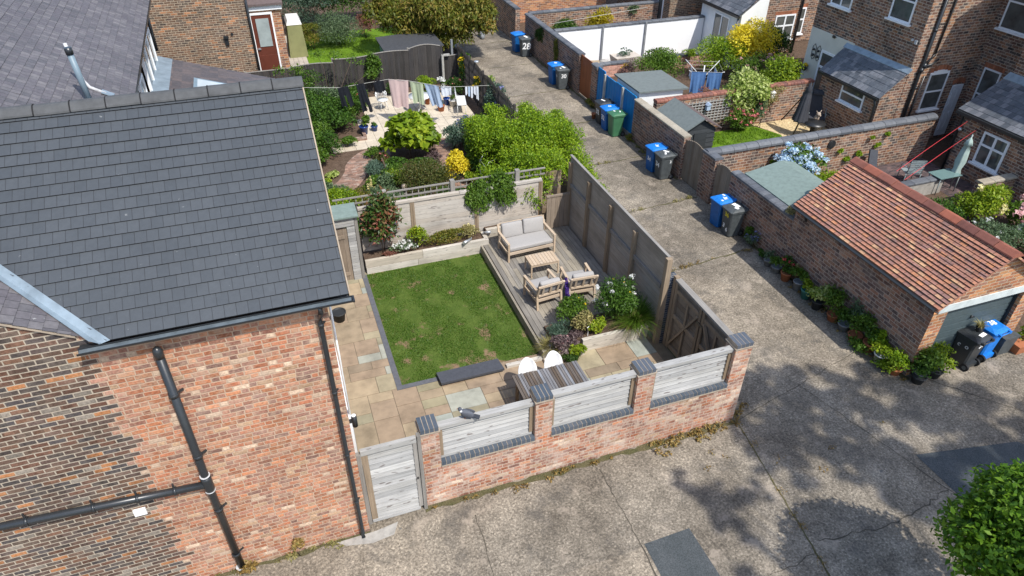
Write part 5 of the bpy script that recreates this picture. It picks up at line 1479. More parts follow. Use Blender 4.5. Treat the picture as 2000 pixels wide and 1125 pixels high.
wall_x('garden_wall', 'low brick wall with stone coping below the sage parasol', 5.4, 20.3, 23.2, .86, M['old_brick'], True, M['stone_cap'], step=.5, caph=.08)
wall_x('garden_wall', 'low stone wall edging the yard behind the garage roof', 6.6, 18.3, 20.2, .5, M['stone'], True, M['slate_cap'], step=.7, caph=.06)

# ------------------------------------------------------------------ garage with red tiled roof
ga = thing('garage', 'brick garage with a red tiled roof and grey green up and over door', 'garage', (13.9, 2.2, 0))
GAB = (13.9, 2.2, 0); gx0, gx1, gy0, gy1 = 12.40, 15.44, .02, 4.6; ez, rz_, rxm = 2.05, 3.10, 13.90
mb = MB()
mb.face([(gx0, gy1, -.02), (gx0, gy0, -.02), (gx0, gy0, ez - .03), (gx0, gy1, ez - .03)])
mb.face([(gx1, gy0, -.02), (gx1, gy1, -.02), (gx1, gy1, ez - .03), (gx1, gy0, ez - .03)])
mb.face([(gx1, gy1, -.02), (gx0, gy1, -.02), (gx0, gy1, ez - .03), (rxm, gy1, rz_ - .05), (gx1, gy1, ez - .03)])
mb.build('wall', M['alley_brick'], ga)
mb = MB()
mb.box(gx0 + .002, 12.82, gy0 - .004, gy0 + .22, -.02, 1.80)
mb.box(15.06, gx1, gy0 - .004, gy0 + .22, -.02, 1.80)
mb.face([(gx0, gy0 - .002, 1.98), (gx1, gy0 - .002, 1.98), (gx1, gy0 - .002, ez - .03), (rxm, gy0 - .002, rz_ - .05), (gx0, gy0 - .002, ez - .03)])
mb.build('front_wall', M['orange_brick'], ga)
mb = MB(); mb.box(gx0 + .1, gx1 - .1, gy0 - .03, gy0 + .2, 1.80, 1.98); mb.build('lintel', M['lintel_grey'], ga)
mb = MB(); n = 9
for k in range(n):
    z = .03 + k * .19; mb.box(12.84, 15.04, gy0 + .15, gy0 + .17, z, z + .15); mb.box(12.84, 15.04, gy0 + .162, gy0 + .18, z + .15, z + .19)
gd = mb.build('door', M['garage_green'], ga)
mb = MB(); mb.tube([(13.9, gy0 + .15, 1.25), (13.9, gy0 + .11, 1.25)], .03, 8); mb.bar((13.84, gy0 + .11, 1.25), (13.96, gy0 + .11, 1.25), .02, .03); sub(mb, 'handle', M['black_plastic'], gd, GAB)
mb = MB(); mb.box(12.822, 12.84, gy0 + .08, gy0 + .2, 0, 1.8); mb.build('door_jamb', M['black_plastic'], ga); mb = MB(); mb.box(15.04, 15.058, gy0 + .08, gy0 + .2, 0, 1.8); mb.build('door_jamb', M['black_plastic'], ga)
mb = MB(); run = rxm - (gx0 - .13); ris = rz_ - ez; ln = math.hypot(run, ris); gs = Vector((run, 0, ris)).normalized()
tiled(mb, (gx0 - .13, gy1 + .02, ez), (0, -1, 0), gs, 20, ln / 20, lambda s: (0, gy1 + .02 - (gy0 - .16)), lift=.034, jit=.007, riser=1)
tiled(mb, (gx1 + .13, gy0 - .16, ez), (0, 1, 0), Vector((-gs.x, 0, gs.z)), 20, ln / 20, lambda s: (0, gy1 + .02 - (gy0 - .16)), lift=.034, jit=.007, riser=1)
for s in (1, -1):
    xe = rxm - s * run
    mb.hexa([(xe, gy0 - .15, ez - .06), (rxm, gy0 - .15, rz_ - .06), (rxm, gy1, rz_ - .06), (xe, gy1, ez - .06)] if s > 0 else [(rxm, gy0 - .15, rz_ - .06), (xe, gy0 - .15, ez - .06), (xe, gy1, ez - .06), (rxm, gy1, rz_ - .06)],
            [(xe, gy0 - .15, ez - .012), (rxm, gy0 - .15, rz_ - .012), (rxm, gy1, rz_ - .012), (xe, gy1, ez - .012)] if s > 0 else [(rxm, gy0 - .15, rz_ - .012), (xe, gy0 - .15, ez - .012), (xe, gy1, ez - .012), (rxm, gy1, rz_ - .012)])
mb.build('roof', [M['red_tile'], M['mortar_and_gap_shade']], ga)  # second slot darkens the risers as painted shadow in the tile gaps
mb = MB(); n = 10; s = (gy1 + .05 - (gy0 - .18)) / n
for k in range(n):
    y0 = gy0 - .18 + k * s; mb.t = (.4, .2, .1, .5, .15, .3, .35, .9, .45, .3)[k]; dz = R.uniform(-.01, .01)
    pr = [(rxm - .17, rz_ - .06 + dz), (rxm - .16, rz_ - .03 + dz), (rxm - .03, rz_ + .06 + dz), (rxm + .03, rz_ + .06 + dz), (rxm + .16, rz_ - .03 + dz), (rxm + .17, rz_ - .06 + dz)]
    mb.exty(pr, y0 + .012, y0 + s - .004)
mb.build('ridge', M['red_ridge'], ga)
mb = MB(); pr = [(gx0 - .19 + .05 * math.cos(math.pi + math.pi * k / 8), ez - .01 + .05 * math.sin(math.pi + math.pi * k / 8)) for k in range(9)]
mb.exty(pr, gy0 - .1, gy1); mb.tube([(gx0 - .17, 4.1, ez - .05), (gx0 - .08, 4.1, ez - .22)], .035, 8); mb.build('gutter', M['black_plastic'], ga)

# ------------------------------------------------------------------ sheds behind the alley walls
shd = thing('shed', 'white walled shed with a flat green felt roof behind the blue fence', 'shed', (13.6, 14.6, 0))
mb = MB(); mb.box(12.75, 14.6, 13.95, 15.75, 0, 1.68); mb.build('wall', M['render_white'], shd)
mb = MB(); mb.hexa([(12.66, 13.82, 1.70), (14.75, 13.82, 1.62), (14.75, 15.9, 1.62), (12.66, 15.9, 1.70)], [(12.66, 13.82, 1.76), (14.75, 13.82, 1.68), (14.75, 15.9, 1.68), (12.66, 15.9, 1.76)]); mb.build('roof', M['felt_grey'], shd)
shb = thing('shed', 'black boarded shed with a pitched grey felt roof behind the stone coped wall', 'shed', (13.6, 11.8, 0))
mb = MB()
for k in range(8): mb.t = R.random(); mb.hexa([(12.95, 10.95, k * .17), (14.15, 10.95, k * .17), (14.15, 12.7, k * .17), (12.95, 12.7, k * .17)], [(12.97, 10.97, k * .17 + .168), (14.13, 10.97, k * .17 + .168), (14.13, 12.68, k * .17 + .168), (12.97, 12.68, k * .17 + .168)])
mb.t = .4; mb.face([(12.95, 10.96, 1.36), (14.15, 10.96, 1.36), (13.55, 10.96, 1.70)]); mb.face([(14.15, 12.69, 1.36), (12.95, 12.69, 1.36), (13.55, 12.69, 1.70)])
mb.build('wall', M['shed_black'], shb)
mb = MB(); mb.t = .2; mb.box(13.3, 13.8, 10.92, 10.949, .1, 1.25); mb.build('door', M['shed_black'], shb)
mb = MB(); mb.hexa([(12.82, 10.82, 1.36), (13.55, 10.82, 1.76), (13.55, 12.85, 1.76), (12.82, 12.85, 1.36)], [(12.82, 10.82, 1.40), (13.55, 10.82, 1.80), (13.55, 12.85, 1.80), (12.82, 12.85, 1.40)]); mb.build('roof', M['felt_grey'], shb)
mb = MB(); mb.hexa([(13.552, 10.82, 1.76), (14.28, 10.82, 1.36), (14.28, 12.85, 1.36), (13.552, 12.85, 1.76)], [(13.552, 10.82, 1.80), (14.28, 10.82, 1.40), (14.28, 12.85, 1.40), (13.552, 12.85, 1.80)]); mb.build('roof', M['felt_brown'], shb)
shg = thing('shed', 'small shed with pale green felt roof between the alley wall and the blue hydrangea', 'shed', (13.4, 6.4, 0))
mb = MB()
for k in range(8): mb.t = R.random(); mb.box(12.85, 14.2, 5.25, 7.15, k * .2, k * .2 + .197)
mb.build('wall', M['shed_teal'], shg)
mb = MB(); mb.hexa([(12.73, 5.05, 1.56), (13.95, 5.05, 1.78), (13.95, 7.3, 1.78), (12.73, 7.3, 1.56)], [(12.73, 5.05, 1.60), (13.95, 5.05, 1.82), (13.95, 7.3, 1.82), (12.73, 7.3, 1.60)])
mb.hexa([(13.952, 5.05, 1.78), (14.45, 5.05, 1.66), (14.45, 7.3, 1.66), (13.952, 7.3, 1.78)], [(13.952, 5.05, 1.82), (14.45, 5.05, 1.70), (14.45, 7.3, 1.70), (13.952, 7.3, 1.82)]); mb.build('roof', M['felt_green'], shg)

# ------------------------------------------------------------------ wheelie bins
BM = {}
def bin_meshes():
    mb = MB(); w0, d0, w1, d1, h = .20, .20, .245, .265, .84
    ring = lambda hw, y0, y1, z, c=.035: [(-hw + c, y0, z), (hw - c, y0, z), (hw, y0 + c, z), (hw, y1 - c, z), (hw - c, y1, z), (-hw + c, y1, z), (-hw, y1 - c, z), (-hw, y0 + c, z)]
    lv = [ring(w0, -d0, d0 - .02, .03), ring(w0 + .035, -d0 - .05, d0 + .02, h - .12), ring(w1 - .012, -d1 + .006, d1 - .01, h - .045), ring(w1 + .012, -d1 - .012, d1 + .008, h - .04), ring(w1 + .012, -d1 - .012, d1 + .008, h)]
    V = [p for r in lv for p in r]; F = [tuple(reversed(range(8))), tuple(range(32, 40))]
    for k in range(4):
        for i in range(8): F.append((k * 8 + i, k * 8 + (i + 1) % 8, k * 8 + 8 + (i + 1) % 8, k * 8 + 8 + i))
    mb.idx(V, F)
    mb.box(-.17, .17, d0 - .05, d0 + .05, .05, .16)
    BM['body'] = mb
    mb = MB()
    lv = [ring(w1 + .02, -d1 - .03, d1 + .03, h + .003), ring(w1 + .02, -d1 - .03, d1 + .03, h + .03), ring(w1 - .02, -d1 + .03, d1 - .02, h + .062, .06), ring(w1 - .06, -d1 + .08, d1 - .07, h + .085, .07)]
    V = [p for r in lv for p in r]; F = [tuple(reversed(range(8))), tuple(range(24, 32))]
    for k in range(3):
        for i in range(8): F.append((k * 8 + i, k * 8 + (i + 1) % 8, k * 8 + 8 + (i + 1) % 8, k * 8 + 8 + i))
    mb.idx(V, F)
    for s in (-1, 1): mb.box(s * .17 - .03, s * .17 + .03, d1 + .02, d1 + .09, h - .01, h + .05)
    mb.tube([(-.19, d1 + .075, h + .02), (.19, d1 + .075, h + .02)], .016, 8)
    BM['lid'] = mb
    mb = MB(); mb.tube([(-.025, 0, 0), (.025, 0, 0)], .095, 16); BM['tyre'] = mb
    mb = MB(); mb.tube([(-.029, 0, 0), (.029, 0, 0)], .05, 12); BM['rim'] = mb
bin_meshes()
BC = {}
def wheelie(label, col, lidcol, loc, rz, texts=(), group='wheeled bins along the alley', lidmarks=()):
    """local frame: front is -y, hinge and wheels at +y"""
    o = thing('wheelie_bin', label, 'wheeled bin', loc, rz, group)
    def pc(key, mat, parent, p=(0, 0, 0)):
        kk = (key, mat)
        if kk not in BC: BC[kk] = BM[key].mesh(key, M[mat])
        ob = bpy.data.objects.new({'body': 'body', 'lid': 'lid', 'tyre': 'wheel', 'rim': 'rim'}[key], BC[kk]); COL.objects.link(ob); ob.parent = parent; ob.location = p
        return ob
    body = pc('body', col, o); lid = pc('lid', lidcol, o)
    for s in (-1, 1):
        wh = pc('tyre', 'rubber', o, (s * .205, .215, .095)); pc('rim', 'bin_grey', wh)
    for (s, side, u, z, size, mat, tilt) in texts:
        me = text_mesh(s, size); me.materials.append(M[mat])
        t = bpy.data.objects.new('number', me); COL.objects.link(t); t.parent = o
        k = (z - .03) / .80
        if side == 'front':
            y = -(.20 + .062 * k) - .009; t.location = (u, y, z); t.rotation_euler = (rad(90) + .066, tilt, 0)
        elif side == 'back':
            y = .18 + .075 * k + .007; t.location = (u, y, z); t.rotation_euler = (rad(90) - .08, tilt, rad(180))
        elif side == 'left':
            t.location = (-(.20 + .044 * k) - .008, u, z); t.rotation_euler = (rad(90) + .045, tilt, rad(-90))
        elif side == 'right':
            t.location = (.20 + .044 * k + .008, u, z); t.rotation_euler = (rad(90) + .045, tilt, rad(90))
        elif side == 'lid':
            t.location = (u, z, .84 + .088); t.rotation_euler = (0, 0, tilt)
    for (x, y, a, b, an) in lidmarks:
        mb = MB(); mb.box(-a, a, -b, b, .84 + .085, .84 + .0875); mb.xform(Matrix.Translation((x, y, 0)) @ Matrix.Rotation(an, 4, 'Z'))
        mb.build('lid_mark', M['white_paint'], lid, org=(0, 0, 0))
    return o
W = 'white_paint'; q = rad(-90)     # fronts face the alley (-x)
wheelie('grey wheeled bin marked 36 in yellow and white against the alley wall', 'bin_grey', 'bin_grey', (12.13, 6.66, 0), q, [('36', 'front', .02, .70, .19, 'yellow_paint', 0), ('3', 'front', -.07, .30, .19, W, .1), ('6', 'front', .08, .22, .19, W, .1)], lidmarks=[(-.05, .05, .12, .07, .2), (.1, -.02, .06, .05, .5)])
wheelie('blue wheeled bin behind the grey bin marked 36', 'bin_blue', 'bin_blue_lid', (12.10, 7.24, 0), q + .06, [('36', 'lid', .06, .02, .17, W, rad(-20))], lidmarks=[(-.12, .1, .05, .03, .3), (.14, -.14, .035, .03, 0)])
wheelie('grey wheeled bin marked 34 beside the arched plank gate', 'bin_grey', 'bin_grey', (12.02, 10.56, 0), q, [('34', 'front', .0, .52, .24, W, .05), ('2', 'right', .1, .66, .13, W, 0)], lidmarks=[(-.06, .06, .1, .04, .6), (.08, -.04, .08, .03, -.5)])
wheelie('blue wheeled bin marked 34 behind a grey bin', 'bin_blue', 'bin_blue_lid', (12.0, 11.14, 0), q + .05, [('34', 'front', .02, .48, .2, W, .05), ('34', 'lid', .03, 0, .16, W, rad(-20))])
wheelie('green wheeled bin at the blue fence, in front of a blue bin', 'bin_green', 'bin_green', (12.05, 14.25, 0), q, [], lidmarks=[(.02, .12, .06, .022, -.4), (-.1, -.06, .05, .03, .3)])
wheelie('blue wheeled bin marked 32 between the green bin and the black bin', 'bin_blue', 'bin_blue_lid', (12.03, 14.84, 0), q, [('32', 'front', .0, .50, .26, W, 0), ('32', 'lid', 0, 0, .15, W, rad(-20))])
wheelie('black wheeled bin marked 32 at the blue fence', 'bin_black', 'bin_black', (12.08, 15.44, 0), q, [('32', 'front', .02, .50, .26, W, 0)], lidmarks=[(-.03, -.02, .1, .035, .3)])
wheelie('grey wheeled bin marked 30 beside the orange gate', 'bin_grey', 'bin_grey', (12.05, 19.5, 0), q - rad(6), [('30', 'right', .0, .6, .24, W, 0), ('0', 'front', .03, .58, .16, W, 0)], lidmarks=[(.0, .04, .12, .05, .3), (.1, -.12, .05, .03, 0)])
wheelie('blue wheeled bin behind the grey bin marked 30', 'bin_blue', 'bin_blue_lid', (11.98, 20.15, 0), q + .05, [('30', 'lid', .0, 0, .18, W, rad(-30))])
wheelie('grey wheeled bin marked 28 beside the mossy alley wall', 'bin_grey', 'bin_grey', (12.06, 24.15, 0), q - rad(4), [('28', 'right', .0, .52, .42, W, .1)], lidmarks=[(.0, .02, .16, .06, .2)])
wheelie('blue wheeled bin behind the grey bin marked 28', 'bin_blue', 'bin_blue_lid', (11.95, 24.95, 0), q + .1, [])
wheelie('blue wheeled bin farthest up the alley beyond the brick pier', 'bin_blue', 'bin_blue_lid', (13.3, 26.4, .25), q, [])
wheelie('black wheeled bin marked 38 with a potted grass on its lid by the garage door', 'bin_black', 'bin_black', (13.98, -.04, 0), rad(188), [('38', 'back', .02, .73, .20, W, -.05), ('c', 'right', -.10, .60, .16, 'pipe_pale', .3), ('o', 'right', .08, .62, .16, 'pipe_pale', .2)], 'wheeled bins by the garage', lidmarks=[(-.10, -.02, .07, .05, .6), (-.05, .14, .10, .045, .1)])
wheelie('bright blue wheeled bin by the garage door', 'bin_blue_lid', 'bin_blue_lid', (14.62, .06, 0), rad(186), [('38', 'lid', .0, -.02, .20, W, rad(170))], 'wheeled bins by the garage')
gp = pot('plant_pot', 'small black pot of variegated grass standing on the bin marked 38', (14.06, -.03, .925), .085, .13, M['pot_black'])
grass_tuft('', '', (14.06, -.03, 1.03), 120, .22, LV['straw'], root=gp, spread=.05, arch=.8)
for ch in gp.children:
    if ch.name.startswith('blades'): ch.location = (0, 0, .105)
mb = MB(); mb.hexa([(15.0, -.15, 0), (15.35, -.15, 0), (15.35, .12, 0), (15.0, .12, 0)], [(14.96, -.18, .5), (15.4, -.18, .5), (15.4, .15, .5), (14.96, .15, .5)]); mb.box(14.94, 15.42, -.2, .17, .5, .54)
single('storage_box', 'grey lidded recycling box half hidden behind the bright blue bin', 'box', mb, M['bin_grey'], (15.18, 0, 0))

# ------------------------------------------------------------------ houses on the right
h2 = thing('brick_house', 'dark brick house with cream rendered ground floor and a slate roofed lean-to', 'house', (22.6, 12.7, 0))
H2 = (22.6, 12.7, 0)
mb = MB(); mb.box(21.15, 27, 10.1, 15.3, 0, 5.9); mb.build('wall', M['old_brick'], h2)
mb = MB(); mb.box(21.13, 21.3, 12.85, 15.28, 0, 2.98); mb.build('render_panel', M['render_cream'], h2)
mb = MB(); mb.face([(20.95, 9.95, 5.9), (20.95, 15.45, 5.9), (24, 15.45, 7.6), (24, 9.95, 7.6)]); mb.face([(27.2, 15.45, 5.9), (27.2, 9.95, 5.9), (24, 9.95, 7.6), (24, 15.45, 7.6)]); mb.build('roof', M['grey_slate'], h2)
window(h2, 'W', 21.15, 10.74, 11.72, 4.24, 5.5, hs=(.55,), lintel=True)
window(h2, 'W', 21.15, 13.56, 14.64, 4.02, 5.3, vs=(.5,), lintel=True)
window(h2, 'W', 21.13, 13.45, 14.42, .05, 2.3, hs=(.72,), sill=False, name='door', ft=.09)
window(h2, 'S', 10.1, 22.17, 23.05, 1.26, 2.62, hs=(.5,), arch=.10, lintel=True)
mb = MB(); mb.box(21.09, 21.125, 11.9 + 2, 12.0 + 2.02, 2.88, 2.98); mb.bar((21.11, 13.85, 2.93), (21.11, 14.05, 2.93), .03, .03); mb.build('wall_ornament', M['black_metal'], h2)
mb = MB()
for y in (14.55, 14.82):
    mb.tube([(21.1, y - .1, 1.9), (21.1, y - .1, 2.3), (21.1, y, 2.42), (21.1, y + .1, 2.3), (21.1, y + .1, 1.9), (21.1, y, 1.8), (21.1, y - .1, 1.9)], .012, 5)
    mb.ball((21.08, y, 2.2), .05); mb.ball((21.08, y, 1.98), .06)
mb.build('wall_ornament', M['black_metal'], h2)
mb = MB(); mb.box(23.48, 23.98, 10.06, 10.12, .1, 2.05)
dr = mb.build('door', M['door_grey'], h2)
mb = MB()
for z0, z1 in ((1.2, 1.9), (.3, 1.05)):
    for x in (23.54, 23.75): mb.box(x, x + .17, 10.045, 10.06, z0, z1)
sub(mb, 'door_panel', M['door_grey'], dr, H2)
mb = MB()
for k in range(6):
    u = (k + .5) / 6 * 2 - 1; x = 23.44 + k * .098; zt = 2.06 + .08 * (1 - u * u); mb.box(x, x + .098, 10.09, 10.12, zt, zt + .17)
mb.build('lintel', M['arch_brick'], h2)
mb = MB(); mb.tube([(21.62, 10.03, 5.85), (21.58, 10.03, 3.1), (21.55, 10.03, 2.9), (21.5, 10.03, .1)], .06, 10)
for z in (5.6, 4.2, 2.2): mb.lathe([(.07, -.04), (.07, .04)], (21.6, 10.03, z), 10)
mb.tube([(21.58, 10.0, 2.95), (22.0, 10.02, 3.02), (22.25, 10.04, 3.15)], .03, 8); mb.tube([(21.6, 10.0, 3.05), (22.15, 10.03, 3.5)], .02, 6); mb.ball((21.62, 10.0, 3.0), .1); mb.ball((21.55, 10.0, 2.85), .09)
mb.build('soil_pipe', M['black_plastic'], h2)
mb = MB(); mb.tube([(22.10, 10.04, 5.85), (21.98, 10.04, 3.3), (21.75, 10.03, 3.0)], .035, 8); mb.tube([(21.85, 10.04, 2.6), (21.75, 10.04, .1)], .03, 8); mb.build('downpipe', M['black_plastic'], h2)
mb = MB(); mb.box(21.10, 21.15, 10.18, 10.28, 3.72, 3.85); mb.box(21.10, 21.15, 10.36, 10.43, 3.78, 3.86); mb.build('junction_box', M['pipe_pale'], h2)
# lean-to
mb = MB()
mb.face([(20.22, 13.1, 0), (20.22, 10.12, 0), (20.22, 10.12, 2.0), (20.22, 13.1, 2.0)])
mb.face([(20.22, 10.12, 0), (21.15, 10.12, 0), (21.15, 10.12, 2.80), (20.22, 10.12, 2.0)])
mb.face([(21.13, 13.1, 0), (20.22, 13.1, 0), (20.22, 13.1, 2.0), (21.13, 13.1, 2.80)])
mb.build('lean_to_wall', M['old_brick'], h2)
mb = MB(); ls = Vector((1.05, 0, .88)); tiled(mb, (20.10, 13.2, 1.98), (0, -1, 0), ls, 5, .274, lambda s: (0, 3.15), lift=.014); mb.face([(20.1, 10.05, 1.94), (21.14, 10.05, 2.82), (21.14, 10.05, 2.86), (20.1, 10.05, 1.99)])
lo = mb.build('lean_to_roof', M['grey_slate'], h2)
mb = MB(); mb.hexa([(21.0, 10.0, 2.755), (21.145, 10.0, 2.87), (21.145, 13.25, 2.87), (21.0, 13.25, 2.755)], [(21.0, 10.0, 2.775), (21.145, 10.0, 2.93), (21.145, 13.25, 2.93), (21.0, 13.25, 2.775)]); sub(mb, 'lead_flashing', M['lead'], lo, H2)
mb = MB(); mb.box(20.03, 20.12, 10.08, 13.2, 1.88, 1.96); mb.tube([(20.1, 10.25, 1.9), (20.16, 10.2, 1.7), (20.16, 10.2, 0)], .04, 8); mb.build('gutter', M['black_plastic'], h2)
window(h2, 'W', 20.22, 10.78, 11.95, 1.24, 1.93, hs=(.55,), ft=.06)
# main rear wall and its windows
mb = MB(); mb.box(24.3, 30, 8.12, 10.099, 0, 7.6); mb.build('rear_wall', M['old_brick'], h2)
window(h2, 'W', 24.3, 8.7, 9.86, 4.1, 5.9, hs=(.5,), lintel=True)
window(h2, 'W', 24.3, 9.05, 9.75, .9, 2.75, hs=(.5,), lintel=True)
# next house
h3 = thing('brick_house', 'brick house with slate roofed outhouse and white four pane window', 'house', (23, 5.5, 0)); H3 = (23, 5.5, 0)
mb = MB(); mb.box(23.35, 30, 1.2, 8.05, 0, 7.2); mb.build('wall', M['old_brick'], h3)
mb = MB(); mb.face([(23.1, 1.0, 7.2), (23.1, 8.3, 7.2), (26.5, 8.3, 9.2), (26.5, 1.0, 9.2)]); mb.face([(30, 8.3, 7.2), (30, 1.0, 7.2), (26.5, 1.0, 9.2), (26.5, 8.3, 9.2)]); mb.build('roof', M['grey_slate'], h3)
mb = MB(); mb.face([(21.72, 8.0, 0), (21.72, 2.2, 0), (21.72, 2.2, 2.2), (21.72, 8.0, 2.2)]); mb.face([(23.4, 8.0, 0), (21.72, 8.0, 0), (21.72, 8.0, 2.2), (23.4, 8.0, 3.1)]); mb.face([(21.72, 2.2, 0), (23.4, 2.2, 0), (23.4, 2.2, 3.1), (21.72, 2.2, 2.2)])
mb.build('outhouse_wall', M['old_brick'], h3)
mb = MB(); tiled(mb, (21.58, 8.12, 2.16), (0, -1, 0), Vector((1.8, 0, .97)), 9, .226, lambda s: (0, 6.0), lift=.014); mb.face([(23.4, 8.11, 3.08), (21.58, 8.11, 2.1), (21.58, 8.11, 2.17), (23.4, 8.11, 3.15)])
lo = mb.build('outhouse_roof', M['grey_slate'], h3)
mb = MB(); mb.hexa([(23.12, 2.2, 3.0), (23.345, 2.2, 3.1), (23.345, 8.14, 3.1), (23.12, 8.14, 3.0)], [(23.12, 2.2, 3.025), (23.345, 2.2, 3.2), (23.345, 8.14, 3.2), (23.12, 8.14, 3.025)]); sub(mb, 'lead_flashing', M['lead'], lo, H3)
mb = MB(); mb.box(21.48, 21.6, 2.2, 8.1, 2.04, 2.14); mb.tube([(21.55, 7.9, 2.1), (21.66, 7.9, 1.9), (21.66, 7.9, 0)], .045, 8); mb.build('gutter', M['black_plastic'], h3)
window(h3, 'W', 21.72, 6.05, 7.0, .72, 1.80, vs=(.5,), hs=(.6,), ft=.07)
mb = MB(); mb.ball((21.62, 7.8, 1.55), .07); mb.build('line_reel', M['silver'], h3)
# white rendered house with brick wing
h4 = thing('white_house', 'white rendered extension with slate roof joined to a red brick house', 'house', (21.3, 20.6, 0)); H4 = (21.3, 20.6, 0)
mb = MB(); mb.face([(20.6, 22.4, 0), (20.6, 19.2, 0), (20.6, 19.2, 2.45), (20.6, 22.4, 2.45)]); mb.face([(20.6, 19.2, 0), (21.93, 19.2, 0), (21.93, 19.2, 3.5), (20.6, 19.2, 2.45)]); mb.face([(21.93, 22.4, 0), (20.6, 22.4, 0), (20.6, 22.4, 2.45), (21.93, 22.4, 3.5)]); mb.build('wall', M['render_white'], h4)
mb = MB(); tiled(mb, (20.48, 22.5, 2.44), (0, -1, 0), Vector((1.4, 0, 1.08)), 8, .23, lambda s: (0, 3.28), lift=.014); mb.face([(20.48, 19.2, 2.36), (21.94, 19.2, 3.46), (21.94, 19.2, 3.54), (20.48, 19.2, 2.44)]); mb.build('roof', M['grey_slate'], h4)
mb = MB(); mb.box(20.42, 20.53, 19.2, 22.4, 2.32, 2.41); mb.tube([(20.5, 19.3, 2.3), (20.55, 19.3, 0)], .04, 8); mb.build('gutter', M['black_plastic'], h4)
window(h4, 'W', 20.6, 20.0, 21.25, .25, 2.15, vs=(.5,), sill=False, name='patio_door', ft=.07)
mb = MB(); mb.box(21.93, 24.95, 20.5, 26, 0, 7.2); mb.build('brick_wall', M['old_brick'], h4)
mb = MB(); mb.box(24.96, 29, 21.9, 26, 0, 7.2); mb.build('brick_wall', M['old_brick'], h4)
mb = MB(); mb.face([(21.7, 20.3, 7.2), (29, 20.3, 7.2), (29, 23.2, 8.8), (21.7, 23.2, 8.8)]); mb.build('roof', M['grey_slate'], h4)
window(h4, 'S', 20.5, 23.55, 24.7, .72, 1.88, vs=(.5,), hs=(.55,), lintel=True, ft=.07)
window(h4, 'S', 21.9, 25.7, 26.5, .4, 1.7, vs=(.5,), hs=(.55,), lintel=True, ft=.07)
mb = MB(); mb.tube([(22.05, 20.42, 6), (22.0, 20.42, 0)], .06, 8); mb.tube([(24.9, 20.42, 6), (24.9, 20.42, 0)], .05, 8); mb.build('downpipe', M['black_plastic'], h4)
mb = MB(); mb.tube([(21.0, 19.12, 1.75), (21.0, 19.12, 2.2)], .05, 8); mb.ball((21.0, 19.1, 2.22), .07); mb.build('flue', M['pot_grey'], h4)
h5 = thing('brick_house', 'brown brick house with a white French window beyond the white wall', 'house', (21, 26, 0))
mb = MB(); mb.box(19.95, 27, 24.3, 30, 0, 5); mb.build('wall', M['brown_brick'], h5)
mb = MB(); mb.face([(19.7, 24.1, 5), (27, 24.1, 5), (27, 27, 6.6), (19.7, 27, 6.6)]); mb.build('roof', M['grey_slate'], h5)
window(h5, 'W', 19.95, 24.9, 26.0, .45, 2.0, vs=(.5,), sill=False, name='patio_door', ft=.07)
h6 = thing('brick_house', 'pale red brick building at the far top end of the lane', 'house', (15, 31, 0))
mb = MB(); mb.box(13.2, 19, 29.6, 34, 0, 4); mb.build('wall', M['orange_brick'], h6)
mb = MB(); mb.face([(13, 29.4, 4), (19.2, 29.4, 4), (19.2, 32, 5.4), (13, 32, 5.4)]); mb.build('roof', M['grey_slate'], h6)
# ------------------------------------------------------------------ the planted garden behind (washing line, paths)
sheet('garden_patio', [[(1.7, 16.6), (2.9, 16.9), (2.6, 18.2), (3.2, 20.9), (7.6, 20.9), (7.3, 17.6), (6.1, 16.2), (4.9, 16.0), (1.75, 16.0)]], 0.014, M['soil'])
mb = MB()
for i in range(14):
    for j in range(9):
        x, y = 1.65 + i * .42, 16.0 + j * .56
        if (x < 2.6 and y > 16.9) or (x > 6.3 and y < 17.0 and x - 6.3 > (y - 16) * 1.2) or x > 7.4 or (x < 3.2 and y > 18.3): continue
        mb.t = R.random(); mb.box(x + .005, x + .415, y + .005, y + .555, 0, .03)
struct('garden_patio', mb, M['pale_slab'])
def ribbon(pts, w, z):
    mb = MB(); L = []; Q = []
    for i, p in enumerate(pts):
        a = Vector(pts[max(0, i - 1)]); b = Vector(pts[min(len(pts) - 1, i + 1)]); d = (b - a).normalized(); n = Vector((-d.y, d.x)) * w / 2
        L.append((p[0] + n.x, p[1] + n.y, z)); Q.append((p[0] - n.x, p[1] - n.y, z))
    for i in range(len(pts) - 1): mb.face([Q[i], Q[i + 1], L[i + 1], L[i]])
    return mb
def curve(p, n=6):
    out = []
    for i in range(len(p) - 1):
        a, b, c, d = (Vector(p[max(0, min(len(p) - 1, k))]) for k in (i - 1, i, i + 1, i + 2))
        for k in range(n):
            t = k / n; out.append(tuple(.5 * ((2 * b) + (c - a) * t + (2 * a - 5 * b + 4 * c - d) * t * t + (-a + 3 * b - 3 * c + d) * t ** 3)))
    return out + [p[-1]]
struct('garden_path', ribbon(curve([(3.6, 15.6), (2.9, 15.55), (2.35, 14.9), (2.15, 14.2), (1.7, 13.4), (.9, 12.8), (.2, 12.4)]), .8, .016), M['path_brick'])
struct('garden_path', ribbon(curve([(5.8, 16.4), (5.55, 15.2), (5.05, 14.2), (5.05, 13.2), (5.4, 12.2), (5.6, 11.4)]), .62, .016), M['path_brick'])
mb = MB(); mb.box(1.75, 3.0, 16.75, 16.9, 0, .13); mb.box(2.9, 3.02, 16.9, 17.6, 0, .13); struct('garden_kerb', mb, M['path_brick'])

